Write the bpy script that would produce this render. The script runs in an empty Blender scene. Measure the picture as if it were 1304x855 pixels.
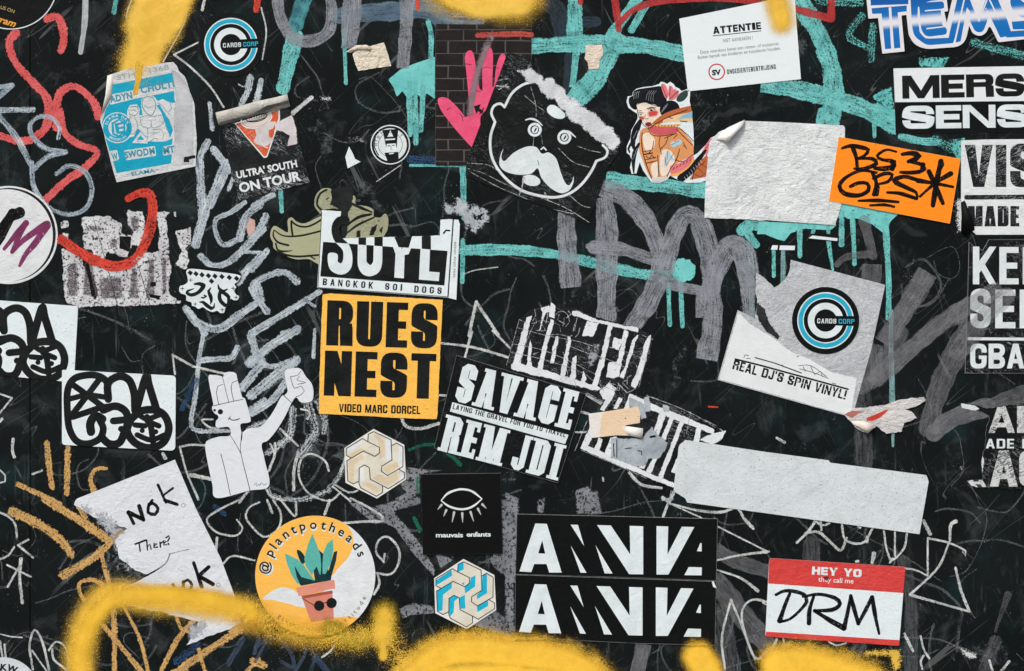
import bpy, math, random
import numpy as np
from math import radians, sin, cos, pi, hypot, atan2
from mathutils import Vector
from mathutils.geometry import delaunay_2d_cdt

random.seed(7)
scene = bpy.context.scene
COL = scene.collection

# ------------------------------------------------------------------ camera
PX = 0.001                 # one millimetre of wall per photo pixel
CZ = 1.5                   # height of the picture's middle above the pavement
cam_d = bpy.data.cameras.new('camera')
cam = bpy.data.objects.new('camera', cam_d)
COL.objects.link(cam)
CAM_Y = -2.6
cam.location = (0, CAM_Y, CZ)
cam.rotation_euler = (radians(90), 0, 0)
cam_d.sensor_width = 36
cam_d.lens = 36 * (-CAM_Y - 0.001) / 1.304
cam_d.clip_start = 0.05
cam_d.clip_end = 500
scene.camera = cam

# ------------------------------------------------------------------ daylight
SUN_EL, SUN_AZ = radians(48), radians(-28)      # azimuth from straight behind the camera
world = bpy.data.worlds.new('World')
scene.world = world
world.use_nodes = True
wn = world.node_tree.nodes
sky = wn.new('ShaderNodeTexSky')
sky.sky_type = 'NISHITA'
sky.sun_disc = False
sky.sun_elevation = SUN_EL
sky.sun_rotation = radians(180) - SUN_AZ
sky.air_density = 1.0
sky.dust_density = 4.0
sky.ozone_density = 1.0
world.node_tree.links.new(sky.outputs[0], wn['Background'].inputs['Color'])
wn['Background'].inputs['Strength'].default_value = 0.11
sun_d = bpy.data.lights.new('sun', 'SUN')
sun_d.energy = 1.5
sun_d.angle = radians(12)
sun_d.color = (1.0, 0.985, 0.95)
sun = bpy.data.objects.new('sun', sun_d)
COL.objects.link(sun)
sdir = Vector((sin(SUN_AZ) * cos(SUN_EL), -cos(SUN_AZ) * cos(SUN_EL), sin(SUN_EL)))   # towards the sun
sun.rotation_euler = sdir.to_track_quat('Z', 'Y').to_euler()
sun.location = (0, -3, 5)
vs = scene.view_settings
vs.view_transform = 'Standard'
vs.look = 'None'
vs.gamma = 1
vs.use_curve_mapping = False
vs.exposure = 0.39
scene.cycles.transparent_max_bounces = 48

# ------------------------------------------------------------------ node helpers
def lin(c):
    out = []
    for v in c[:3]:
        v = v / 255.0
        out.append(v / 12.92 if v <= 0.04045 else ((v + 0.055) / 1.055) ** 2.4)
    return (out[0], out[1], out[2], 1.0)

class NT:
    def __init__(s, name):
        s.m = bpy.data.materials.new(name)
        s.m.use_nodes = True
        s.t = s.m.node_tree
        s.bsdf = s.t.nodes['Principled BSDF']
        s.pos = None
    def put(s, sock, v):
        if isinstance(v, bpy.types.NodeSocket): s.t.links.new(v, sock)
        elif v is not None: sock.default_value = v
    def math(s, op, a, b=None, c=None, clamp=False):
        n = s.t.nodes.new('ShaderNodeMath'); n.operation = op; n.use_clamp = clamp
        s.put(n.inputs[0], a); s.put(n.inputs[1], b)
        if c is not None: s.put(n.inputs[2], c)
        return n.outputs[0]
    def mm(s):                                 # position in the world, in millimetres
        if s.pos is None:
            g = s.t.nodes.new('ShaderNodeNewGeometry')
            v = s.t.nodes.new('ShaderNodeVectorMath'); v.operation = 'SCALE'
            s.t.links.new(g.outputs['Position'], v.inputs[0]); v.inputs['Scale'].default_value = 1000
            s.pos = v.outputs[0]
        return s.pos
    def map(s, vec, loc=(0, 0, 0), rot=(0, 0, 0), scale=(1, 1, 1)):
        n = s.t.nodes.new('ShaderNodeMapping')
        s.put(n.inputs['Vector'], vec)
        n.inputs['Location'].default_value = loc
        n.inputs['Rotation'].default_value = rot
        n.inputs['Scale'].default_value = scale
        return n.outputs[0]
    def noise(s, vec, scale, detail=3, rough=0.55, dist=0.0):
        n = s.t.nodes.new('ShaderNodeTexNoise')
        s.put(n.inputs['Vector'], vec)
        n.inputs['Scale'].default_value = scale
        n.inputs['Detail'].default_value = detail
        n.inputs['Roughness'].default_value = rough
        n.inputs['Distortion'].default_value = dist
        return n.outputs['Fac']
    def voro(s, vec, scale, feature='F1', rand=1.0):
        n = s.t.nodes.new('ShaderNodeTexVoronoi'); n.feature = feature
        s.put(n.inputs['Vector'], vec)
        n.inputs['Scale'].default_value = scale
        n.inputs['Randomness'].default_value = rand
        return n.outputs['Distance']
    def rng(s, v, a, b, lo=0.0, hi=1.0, smooth=False):
        n = s.t.nodes.new('ShaderNodeMapRange')
        if smooth: n.interpolation_type = 'SMOOTHSTEP'
        s.put(n.inputs[0], v); s.put(n.inputs[1], a); s.put(n.inputs[2], b)
        s.put(n.inputs[3], lo); s.put(n.inputs[4], hi)
        return n.outputs[0]
    def mix(s, f, a, b):
        n = s.t.nodes.new('ShaderNodeMix'); n.data_type = 'RGBA'
        s.put(n.inputs[0], f); s.put(n.inputs[6], a); s.put(n.inputs[7], b)
        return n.outputs[2]
    def attr(s, name):
        n = s.t.nodes.new('ShaderNodeAttribute'); n.attribute_name = name
        return n
    def sep(s, vec):
        n = s.t.nodes.new('ShaderNodeSeparateXYZ'); s.put(n.inputs[0], vec)
        return n.outputs
    def comb(s, x, y, z):
        n = s.t.nodes.new('ShaderNodeCombineXYZ')
        s.put(n.inputs[0], x); s.put(n.inputs[1], y); s.put(n.inputs[2], z)
        return n.outputs[0]
    def bump(s, h, strength, dist=0.001):
        n = s.t.nodes.new('ShaderNodeBump')
        s.put(n.inputs['Height'], h)
        n.inputs['Strength'].default_value = strength
        n.inputs['Distance'].default_value = dist
        s.t.links.new(n.outputs[0], s.bsdf.inputs['Normal'])
    def out(s, color=None, rough=0.5, alpha=None, spec=0.07, coat=0):
        s.put(s.bsdf.inputs['Base Color'], color)
        s.put(s.bsdf.inputs['Roughness'], rough)
        s.put(s.bsdf.inputs['Specular IOR Level'], spec)
        if alpha is not None: s.put(s.bsdf.inputs['Alpha'], alpha)
        return s.m

_cache = {}
def cached(fn):
    def g(*a, **k):
        key = (fn.__name__, a, tuple(sorted(k.items())))
        if key not in _cache: _cache[key] = fn(*a, **k)
        return _cache[key]
    return g

def relief(n, wrinkle, paper):
    """height field shared by a sheet and the ink printed on it"""
    p = n.mm()
    a = n.noise(p, 0.045, 3, 0.55, 1.2)
    b = n.noise(n.map(p, scale=(1, 1, 2.2), rot=(0, 0.6, 0)), 0.16, 3, 0.6, 0.8)
    c = n.noise(p, 1.1, 3, 0.7)
    fold = n.math('ABSOLUTE', n.math('SUBTRACT', n.noise(p, 0.022, 4, 0.6, 0.6), 0.5))
    fold = n.rng(fold, 0.0, 0.02, -1.0, 0.0)
    h = n.math('MULTIPLY', a, wrinkle * 1.4)
    h = n.math('MULTIPLY_ADD', b, wrinkle * 0.55, h)
    h = n.math('MULTIPLY_ADD', fold, wrinkle * 0.12, h)
    h = n.math('MULTIPLY_ADD', c, paper * 0.10, h)
    return h

@cached
def m_sheet(name, col, grime=0.25, speck=0.0, wrinkle=0.6, paper=0.6, crack=0.0, crackcol=(205, 212, 214), rough=0.5, grimecol=(120, 122, 122), fibre=0.0):
    n = NT(name)
    p = n.mm()
    c = lin(col)
    g1 = n.noise(p, 0.03, 5, 0.65, 0.5)
    g2 = n.noise(p, 0.35, 4, 0.7)
    gm = n.math('MULTIPLY', n.rng(g1, 0.42, 0.72), grime)
    gm = n.math('MULTIPLY_ADD', n.rng(g2, 0.5, 0.75), grime * 0.45, gm, clamp=True)
    cc = n.mix(gm, c, lin(grimecol))
    if fibre > 0:
        f = n.noise(n.map(p, scale=(1, 1, 1)), 0.22, 6, 0.75, 2.0)
        cc = n.mix(n.math('MULTIPLY', n.rng(f, 0.45, 0.62), fibre), cc, lin(grimecol))
    if speck > 0:
        v = n.noise(p, 0.55, 2, 0.5)
        cc = n.mix(n.math('MULTIPLY', n.rng(v, 0.70 - 0.04 * speck, 0.74), 0.75), cc, lin((50, 50, 50)))
    if crack > 0:
        area = n.rng(n.noise(n.map(p, loc=(31, 7, 11)), 0.018, 2), 0.46, 0.66)
        q = n.map(n.map(p, rot=(0, -0.45, 0)), scale=(0.5, 1, 1.6))
        ln = n.math('ABSOLUTE', n.math('SUBTRACT', n.noise(q, 0.11, 6, 0.62, 1.0), 0.5))
        l1 = n.math('LESS_THAN', ln, n.math('MULTIPLY', area, 0.0055 * crack))
        dots = n.math('GREATER_THAN', n.noise(p, 0.8, 3, 0.6), n.math('MULTIPLY_ADD', area, -0.06 * crack, 0.80))
        cm = n.math('MAXIMUM', l1, dots)
        cc = n.mix(n.math('MULTIPLY', cm, 0.85), cc, lin(crackcol))
    n.bump(relief(n, wrinkle, paper), 1.0, 0.0012)
    r = n.rng(g2, 0.3, 0.7, rough - 0.08, rough + 0.15)
    return n.out(cc, r, None, 0.09)

@cached
def m_ink(name, col, wear=0.0, fleck=0.12, rough=0.5, wrinkle=0.6, paper=0.5, col2=None):
    """print on a sticker; wear rubs it off in scratches and flecks"""
    n = NT(name)
    p = n.mm()
    c = lin(col)
    g = n.noise(p, 0.05, 4, 0.6)
    hi = lin(tuple(min(255, v + 22) for v in col)) if max(col) < 120 else lin(tuple(v * 0.86 for v in col))
    cc = n.mix(n.math('MULTIPLY', n.rng(g, 0.35, 0.7), 0.5), c, hi)
    if col2: cc = n.mix(n.rng(n.noise(p, 0.09, 3), 0.4, 0.6), cc, lin(col2))
    a = 1.0
    f1 = n.noise(p, 1.3, 3, 0.6)
    a = n.math('LESS_THAN', f1, 0.80 - 0.14 * fleck)
    if wear > 0:
        area = n.rng(n.noise(n.map(p, loc=(3, 17, 5)), 0.035, 3), 0.35, 0.62)
        q = n.map(n.map(p, rot=(0, 0.5, 0)), scale=(0.45, 1, 1.7))
        ln = n.math('ABSOLUTE', n.math('SUBTRACT', n.noise(q, 0.12, 5, 0.65, 1.2), 0.5))
        keep = n.math('GREATER_THAN', ln, n.math('MULTIPLY', area, 0.022 * wear))
        f2 = n.noise(p, 0.55, 4, 0.72)
        keep2 = n.math('LESS_THAN', f2, n.math('MULTIPLY_ADD', area, -0.13 * wear, 0.76))
        a = n.math('MULTIPLY', a, n.math('MULTIPLY', keep, keep2))
    n.bump(relief(n, wrinkle, paper), 1.0, 0.0012)
    return n.out(cc, rough, a, 0.08)

@cached
def m_brush(name, col, opacity=1.0, streak=0.4, dry=0.3, rough_edge=0.25, soft=0.12, mottle=0.0, col2=None, rough=0.55, grain=1.0, fine=3.6):
    """paint along a ribbon: st = (length in mm, across -1..1, cap)"""
    n = NT(name)
    p = n.mm()
    st = n.attr('st')
    x, y, z = n.sep(st.outputs['Vector'])
    seed = n.attr('seed').outputs['Fac']
    d = n.math('SQRT', n.math('ADD', n.math('MULTIPLY', y, y), n.math('MULTIPLY', z, z)))
    e1 = n.noise(p, 0.28 * grain, 4, 0.7)
    val = n.math('SUBTRACT', 1.0, d)
    val = n.math('MULTIPLY_ADD', n.math('SUBTRACT', e1, 0.62), rough_edge * 1.6, val)
    edge = n.rng(val, 0.0, soft, 0.0, 1.0, True)
    sv = n.comb(n.math('MULTIPLY', x, 0.022), n.math('MULTIPLY', y, fine), seed)
    s1 = n.noise(sv, 1.6, 5, 0.7)
    streaks = n.rng(s1, 0.36, 0.60, 1.0 - streak, 1.0)
    f = n.noise(p, 0.42 * grain, 5, 0.75)
    sf = n.math('MULTIPLY_ADD', n.math('SUBTRACT', s1, 0.5), 0.55, f)
    hole = n.rng(sf, 0.34 + 0.19 * dry - 0.04, 0.34 + 0.19 * dry + 0.03) if dry > 0 else 1.0
    a = n.math('MULTIPLY', edge, n.math('MULTIPLY', streaks, opacity))
    a = n.math('MULTIPLY', a, hole)
    c = lin(col)
    dk = lin(tuple(v * 0.82 for v in col)) if col2 is None else lin(col2)
    cc = n.mix(n.rng(n.noise(p, 0.06, 4, 0.6), 0.38, 0.66), c, dk)
    cc = n.mix(n.rng(n.noise(n.map(p, loc=(4, 8, 1)), 0.5, 4, 0.75), 0.5, 0.72, 0.0, 0.45), cc, lin(tuple(v * 0.62 for v in col)))
    if mottle > 0:
        mo = n.rng(n.noise(n.map(p, loc=(9, 3, 2)), 0.075, 5, 0.68), 0.5, 0.68)
        a = n.math('MULTIPLY', a, n.math('SUBTRACT', 1.0, n.math('MULTIPLY', mo, mottle)))
    n.bump(n.math('MULTIPLY', n.math('ADD', s1, e1), 0.25), 0.5, 0.0006)
    return n.out(cc, rough, a, 0.08)

@cached
def m_spray(name, col, amp=0.5, lo=0.12, hi=0.45, scale=0.9, col2=None, low_amp=0.25, low_scale=0.05, opacity=1.0, rough=0.5, holes=0.0, bumpy=0.3):
    """field paint: attribute d = depth inside the mark"""
    n = NT(name)
    p = n.mm()
    d = n.attr('d').outputs['Fac']
    a = n.math('MULTIPLY_ADD', n.math('SUBTRACT', n.noise(p, scale, 4, 0.75), 0.5), amp * 2.2, d)
    a = n.math('MULTIPLY_ADD', n.math('SUBTRACT', n.noise(p, low_scale, 4, 0.6), 0.5), low_amp * 2.2, a)
    a = n.rng(a, lo, hi, 0.0, opacity, True)
    if holes > 0:
        h = n.noise(n.map(p, loc=(5, 5, 5)), 0.3, 5, 0.72)
        a = n.math('MULTIPLY', a, n.rng(h, 0.30 + 0.18 * holes, 0.35 + 0.18 * holes))
    cc = n.mix(n.rng(n.noise(p, 0.035, 5, 0.65, 0.6), 0.36, 0.68), lin(col), lin(col2 if col2 else tuple(v * 0.9 for v in col)))
    n.bump(n.math('ADD', n.noise(p, 0.5, 3, 0.7), n.noise(p, 0.06, 3)), bumpy, 0.001)
    return n.out(cc, rough, a, 0.08)

def m_wall():
    n = NT('black_painted_board')
    p = n.mm()
    base = lin((16, 21, 21))
    big = n.noise(p, 0.006, 4, 0.6)
    cc = n.mix(n.rng(big, 0.42, 0.66), base, lin((22, 28, 28)))
    cloud = n.noise(n.map(p, loc=(50, 0, 9)), 0.018, 6, 0.68, 0.7)
    cc = n.mix(n.math('MULTIPLY', n.rng(cloud, 0.55, 0.76), 0.42), cc, lin((84, 91, 93)))
    drp = n.noise(n.map(p, loc=(9, 0, 2), scale=(1, 1, 0.07)), 0.11, 4, 0.7, 0.2)
    cc = n.mix(n.math('MULTIPLY', n.math('MULTIPLY', n.rng(drp, 0.60, 0.72), n.rng(n.noise(p, 0.011, 2), 0.48, 0.6)), 0.35), cc, lin((110, 118, 120)))
    tl = n.noise(n.map(p, loc=(70, 0, 40)), 0.013, 4, 0.6)
    cc = n.mix(n.math('MULTIPLY', n.rng(tl, 0.56, 0.72), 0.2), cc, lin((34, 74, 76)))
    q = n.map(p, scale=(1, 1, 0.25))
    stre = n.noise(q, 0.06, 6, 0.7, 0.4)
    cc = n.mix(n.math('MULTIPLY', n.rng(stre, 0.60, 0.80), 0.45), cc, lin((92, 97, 98)))
    q2 = n.map(n.map(p, rot=(0, 0.75, 0)), scale=(0.10, 1, 1))
    scr = n.math('ABSOLUTE', n.math('SUBTRACT', n.noise(q2, 0.035, 1, 0.5, 0.0), 0.5))
    scm = n.math('MULTIPLY', n.math('LESS_THAN', scr, 0.0016), n.rng(n.noise(p, 0.012, 2), 0.46, 0.56))
    q3 = n.map(n.map(p, rot=(0, -1.1, 0)), scale=(0.08, 1, 1), loc=(40, 0, 3))
    scr3 = n.math('ABSOLUTE', n.math('SUBTRACT', n.noise(q3, 0.045, 1, 0.5, 0.0), 0.5))
    scm = n.math('MAXIMUM', scm, n.math('MULTIPLY', n.math('LESS_THAN', scr3, 0.0018), n.rng(n.noise(n.map(p, loc=(90, 0, 7)), 0.014, 2), 0.5, 0.58)))
    cc = n.mix(n.math('MULTIPLY', scm, 0.3), cc, lin((130, 134, 134)))
    v = n.noise(p, 0.42, 3, 0.6)
    v2 = n.rng(n.noise(p, 0.02, 2), 0.35, 0.68, 0.80, 0.655)
    dots = n.math('GREATER_THAN', v, v2)
    cc = n.mix(n.math('MULTIPLY', dots, 0.6), cc, lin((170, 176, 176)))
    h = n.math('MULTIPLY_ADD', n.noise(p, 0.25, 5, 0.7), 0.5, n.noise(p, 0.02, 4, 0.6))
    n.bump(h, 0.6, 0.0012)
    r = n.rng(cloud, 0.4, 0.7, 0.5, 0.75)
    return n.out(cc, r, None, 0.055)

# ------------------------------------------------------------------ flat geometry helpers (photo pixels = millimetres on the wall)
def tile(x0, y0, s):
    def f(*a):
        if len(a) == 2 and not hasattr(a[0], '__len__'): return (x0 + a[0] / s, y0 + a[1] / s)
        pts = a[0] if len(a) == 1 else a
        return [(x0 + q[0] / s, y0 + q[1] / s) for q in pts]
    f.s = s
    return f
S4 = 3.9515
XS = (0, 325, 650, 974); YS = {'A': 0, 'B': 210, 'C': 425, 'D': 640}
T = {r + str(i + 1): tile(XS[i], YS[r], S4) for r in 'ABCD' for i in range(4)}
A1, A2, A3, A4 = T['A1'], T['A2'], T['A3'], T['A4']
B1, B2, B3, B4 = T['B1'], T['B2'], T['B3'], T['B4']
C1, C2, C3, C4 = T['C1'], T['C2'], T['C3'], T['C4']
D1, D2, D3, D4 = T['D1'], T['D2'], T['D3'], T['D4']

def area2(p): return sum(p[i][0] * p[(i + 1) % len(p)][1] - p[(i + 1) % len(p)][0] * p[i][1] for i in range(len(p)))
def circ(cx, cy, r, n=64, ry=None): return [(cx + r * cos(2 * pi * i / n), cy + (ry or r) * sin(2 * pi * i / n)) for i in range(n)]
def ell(cx, cy, rx, ry, rot=0, n=32):
    c, s = cos(radians(rot)), sin(radians(rot))
    return [(cx + a * c - b * s, cy + a * s + b * c) for a, b in ((rx * cos(2 * pi * i / n), ry * sin(2 * pi * i / n)) for i in range(n))]
def rct(x0, y0, x1, y1): return [(x0, y0), (x1, y0), (x1, y1), (x0, y1)]
def corners(pts, rr, seg=5):
    """round each corner of a polygon by its radius"""
    out = []; n = len(pts)
    for i in range(n):
        r = rr[i] if hasattr(rr, '__len__') else rr
        a, b, c = pts[i - 1], pts[i], pts[(i + 1) % n]
        la, lc = hypot(a[0] - b[0], a[1] - b[1]), hypot(c[0] - b[0], c[1] - b[1])
        q = min(r, la * 0.49, lc * 0.49)
        if q <= 1e-6: out.append(b); continue
        p0 = (b[0] + (a[0] - b[0]) / la * q, b[1] + (a[1] - b[1]) / la * q)
        p1 = (b[0] + (c[0] - b[0]) / lc * q, b[1] + (c[1] - b[1]) / lc * q)
        for k in range(seg + 1):
            t = k / seg
            if seg == 1: out.append(p0 if k == 0 else p1); continue
            out.append(((1 - t) ** 2 * p0[0] + 2 * t * (1 - t) * (b[0] * 0.93 + 0.035 * (p0[0] + p1[0])) + t * t * p1[0],
                        (1 - t) ** 2 * p0[1] + 2 * t * (1 - t) * (b[1] * 0.93 + 0.035 * (p0[1] + p1[1])) + t * t * p1[1]))
    return out
def smooth(pts, step=3.0, closed=False):
    if len(pts) < 3 and not closed: return resample(pts, step)
    P = list(pts); n = len(P); out = []
    rng = range(n if closed else n - 1)
    for i in rng:
        p0 = P[i - 1] if (closed or i > 0) else (2 * P[0][0] - P[1][0], 2 * P[0][1] - P[1][1])
        p1 = P[i]; p2 = P[(i + 1) % n]
        p3 = P[(i + 2) % n] if (closed or i + 2 < n) else (2 * P[-1][0] - P[-2][0], 2 * P[-1][1] - P[-2][1])
        k = max(1, int(hypot(p2[0] - p1[0], p2[1] - p1[1]) / step))
        for j in range(k):
            t = j / k
            out.append(tuple(0.5 * (2 * p1[d] + (p2[d] - p0[d]) * t + (2 * p0[d] - 5 * p1[d] + 4 * p2[d] - p3[d]) * t * t + (3 * p1[d] - p0[d] - 3 * p2[d] + p3[d]) * t ** 3) for d in (0, 1)))
    if not closed: out.append(P[-1])
    return out
def resample(pts, step):
    out = [pts[0]]
    for a, b in zip(pts, pts[1:]):
        k = max(1, int(hypot(b[0] - a[0], b[1] - a[1]) / step))
        out += [(a[0] + (b[0] - a[0]) * j / k, a[1] + (b[1] - a[1]) * j / k) for j in range(1, k + 1)]
    return out
def ragged(pts, amp, step=3, seed=1, flags=None):
    """torn outline: flags[i] says whether the edge after point i is torn"""
    r = random.Random(seed); out = []; n = len(pts)
    for i in range(n):
        a, b = pts[i], pts[(i + 1) % n]
        torn = flags is None or flags[i]
        L = hypot(b[0] - a[0], b[1] - a[1]); k = max(1, int(L / step)) if torn else 1
        nx, ny = (b[1] - a[1]) / (L + 1e-9), -(b[0] - a[0]) / (L + 1e-9)
        w = 0
        for j in range(k):
            t = j / k
            w = w * 0.6 + r.uniform(-1, 1) * amp * (0 if j == 0 and not torn else 1) * 0.8
            if not torn: w = 0
            out.append((a[0] + (b[0] - a[0]) * t + nx * w, a[1] + (b[1] - a[1]) * t + ny * w))
    return out
def line(pts, w, caps=True, taper=None):
    """a stroke as overlapping polygons for the flat boolean"""
    out = []; n = len(pts)
    for i in range(n - 1):
        a, b = pts[i], pts[i + 1]; L = hypot(b[0] - a[0], b[1] - a[1])
        if L < 1e-6: continue
        wa = (w[i] if hasattr(w, '__len__') else w) / 2; wb = (w[i + 1] if hasattr(w, '__len__') else w) / 2
        nx, ny = -(b[1] - a[1]) / L, (b[0] - a[0]) / L
        out.append([(a[0] + nx * wa, a[1] + ny * wa), (b[0] + nx * wb, b[1] + ny * wb), (b[0] - nx * wb, b[1] - ny * wb), (a[0] - nx * wa, a[1] - ny * wa)])
        if i > 0 or caps: out.append(circ(a[0], a[1], wa * 0.999, 10))
    if caps:
        we = (w[-1] if hasattr(w, '__len__') else w) / 2
        out.append(circ(pts[-1][0], pts[-1][1], we * 0.999, 10))
    return out
def sl(pts, w, step=3.0, closed=False):
    q = smooth(pts, step, closed)
    if closed: q.append(q[0])
    if hasattr(w, '__len__'):
        m = len(q); w = [w[0] + (w[1] - w[0]) * i / (m - 1) for i in range(m)] if len(w) == 2 else [np.interp(i / (m - 1), np.linspace(0, 1, len(w)), w) for i in range(m)]
    return line(q, w)
def region(add, sub=(), clip=None):
    """flat boolean: union of add, minus sub, inside clip -> (verts, tris)"""
    vs_, fs = [], []; kinds = []
    def feed(polys, kind):
        for p in polys:
            p = [q for i, q in enumerate(p) if hypot(q[0] - p[i - 1][0], q[1] - p[i - 1][1]) > 1e-4]
            if len(p) < 3: continue
            if area2(p) < 0: p = p[::-1]
            b = len(vs_); vs_.extend(Vector(q) for q in p); fs.append(list(range(b, b + len(p)))); kinds.append(kind)
    feed(add, 'a'); feed(sub, 's')
    if clip: feed(clip, 'c')
    if not fs: return [], []
    r = delaunay_2d_cdt(vs_, [], fs, 0, 1e-4, False)
    VX = np.array([(v[0], v[1]) for v in r[0]]); TR = np.array(r[2], dtype=int)
    if not len(TR): return [], []
    C = VX[TR].mean(axis=1)
    A_ = np.abs((VX[TR[:, 1], 0] - VX[TR[:, 0], 0]) * (VX[TR[:, 2], 1] - VX[TR[:, 0], 1]) - (VX[TR[:, 2], 0] - VX[TR[:, 0], 0]) * (VX[TR[:, 1], 1] - VX[TR[:, 0], 1]))
    res = {'a': np.zeros(len(C), bool), 's': np.zeros(len(C), bool), 'c': np.zeros(len(C), bool)}
    for fc, k in zip(fs, kinds):
        P = np.array([tuple(vs_[i]) for i in fc])
        m = (C[:, 0] > P[:, 0].min()) & (C[:, 0] < P[:, 0].max()) & (C[:, 1] > P[:, 1].min()) & (C[:, 1] < P[:, 1].max())
        if m.any(): res[k][m] |= inside([tuple(q) for q in P], C[m, 0], C[m, 1])
    ok = res['a'] & ~res['s'] & (A_ > 1e-7)
    if clip is not None: ok &= res['c']
    tris = [tuple(int(i) for i in t) for t in TR[ok]]
    used = sorted({i for t in tris for i in t}); ix = {u: i for i, u in enumerate(used)}
    return [tuple(r[0][u]) for u in used], [tuple(ix[i] for i in t) for t in tris]
def inside(poly, X, Y):
    res = np.zeros(X.shape, bool); n = len(poly)
    for i in range(n):
        x1, y1 = poly[i - 1]; x2, y2 = poly[i]
        if y1 == y2: continue
        c = (y1 > Y) != (y2 > Y)
        res ^= c & (X < (x2 - x1) * (Y - y1) / (y2 - y1) + x1)
    return res
def seg_dist(pts, X, Y):
    D = np.full(X.shape, 1e9)
    for (x1, y1), (x2, y2) in zip(pts, pts[1:]):
        dx, dy = x2 - x1, y2 - y1; L2 = dx * dx + dy * dy + 1e-12
        t = np.clip(((X - x1) * dx + (Y - y1) * dy) / L2, 0, 1)
        D = np.minimum(D, np.hypot(X - x1 - t * dx, Y - y1 - t * dy))
    return D

SHEETS = []          # (outline, top height) of everything stuck on the wall
def drape(X, Y, grow=2.5):
    H = np.full(X.shape, 0.0005)
    for poly, h in SHEETS:
        xs = [p[0] for p in poly]; ys = [p[1] for p in poly]
        m = (X > min(xs) - grow) & (X < max(xs) + grow) & (Y > min(ys) - grow) & (Y < max(ys) + grow)
        if not m.any(): continue
        x, y = X[m], Y[m]; ins = np.zeros(x.shape, bool)
        for ox, oy in ((0, 0), (grow, 0), (-grow, 0), (0, grow), (0, -grow)): ins |= inside(poly, x + ox, y + oy)
        hm = H[m]; hm[ins] = np.maximum(hm[ins], h); H[m] = hm
    return H

# ------------------------------------------------------------------ objects
def wx(x): return (x - 652) * PX
def wz(y): return CZ - (y - 427.5) * PX
def link(name, me, mats, parent=None, loc=(0, 0, 0), label=None, kind=None):
    o = bpy.data.objects.new(name, me); COL.objects.link(o)
    for m in (mats if isinstance(mats, (list, tuple)) else [mats]): me.materials.append(m)
    o.parent = parent; o.location = loc
    if label: o['label'] = label
    if kind: o['kind'] = kind
    return o
def empty(name, loc, label, cat, group=None):
    o = bpy.data.objects.new(name, None); COL.objects.link(o)
    o.location = loc; o.empty_display_size = 0.02
    o['label'] = label; o['category'] = cat
    if group: o['group'] = group
    return o
def mesh(name, verts, faces):
    me = bpy.data.meshes.new(name); me.from_pydata(verts, [], faces); me.update(); return me
def put_attr(me, name, typ, data):
    a = me.attributes.new(name, typ, 'POINT')
    a.data.foreach_set('vector' if typ == 'FLOAT_VECTOR' else 'value', np.asarray(data, dtype=np.float32).ravel())

def ribbon_mesh(strokes, base, ox=0.0, oz=0.0, over=False, lift=0.00018):
    V, F, ST, SD = [], [], [], []
    k = 0
    for s in strokes:
        pts, w = s[0], s[1]; o = s[2] if len(s) > 2 else {}
        sharp = o.get('sharp', False)
        step = 4.0
        runs = []
        if sharp or len(pts) == 2: runs = [[pts[i], pts[i + 1]] for i in range(len(pts) - 1)]
        else: runs = [pts]
        for run in runs:
            q = smooth(run, step)
            hw0 = (w[0] if hasattr(w, '__len__') else w) / 2; hw1 = (w[-1] if hasattr(w, '__len__') else w) / 2
            q = [tuple(map(float, p)) for p in q]
            if len(q) < 2: continue
            cap0 = o.get('cap', True)
            L = [0.0]
            for a, b in zip(q, q[1:]): L.append(L[-1] + hypot(b[0] - a[0], b[1] - a[1]))
            E = [0.0] * len(q)
            if cap0:
                def ext(a, b, h):
                    l = hypot(a[0] - b[0], a[1] - b[1]) + 1e-9
                    return (a[0] + (a[0] - b[0]) / l * h, a[1] + (a[1] - b[1]) / l * h)
                q = [ext(q[0], q[1], hw0)] + q + [ext(q[-1], q[-2], hw1)]
                L = [-hw0] + L + [L[-1] + hw1]; E = [1.0] + E + [1.0]
            n = len(q); nx = []
            for i in range(n):
                a, b = q[max(0, i - 1)], q[min(n - 1, i + 1)]
                l = hypot(b[0] - a[0], b[1] - a[1]) + 1e-9
                nx.append((-(b[1] - a[1]) / l, (b[0] - a[0]) / l))
            ac = 7 if over else 3
            ph = [random.uniform(0, 6.28) for _ in range(3)]
            vary = o.get('vary', 0.10 if not sharp else 0.0)
            wob = [1 + vary * (sin(l_ / 9.0 + ph[0]) * 0.6 + sin(l_ / 4.1 + ph[1]) * 0.5 + sin(l_ / 23.0 + ph[2]) * 0.9) for l_ in L]
            b0 = len(V); sd = random.uniform(0, 60)
            XX, YY = [], []
            for i in range(n):
                ww = (np.interp(i / (n - 1), np.linspace(0, 1, len(w)), w) if hasattr(w, '__len__') else w) / 2
                ww *= wob[i]
                for j in range(ac):
                    v = -1 + 2 * j / (ac - 1)
                    XX.append(q[i][0] + nx[i][0] * ww * v); YY.append(q[i][1] + nx[i][1] * ww * v)
                    ST.append((L[i], v, E[i])); SD.append(sd)
            if over: hh = drape(np.array(XX), np.array(YY)) + lift + k * 4e-6
            else: hh = [base + k * 1.5e-6 + 4e-7 * (i // ac) * 0.2 for i in range(len(XX))]
            V += [(wx(x) - ox, -h, wz(y) - oz) for x, y, h in zip(XX, YY, hh)]
            for i in range(n - 1):
                for j in range(ac - 1):
                    a = b0 + i * ac + j
                    F.append((a, a + 1, a + ac + 1, a + ac))
            k += 1
    me = mesh('stroke', V, F)
    put_attr(me, 'st', 'FLOAT_VECTOR', ST); put_attr(me, 'seed', 'FLOAT', SD)
    return me

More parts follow.
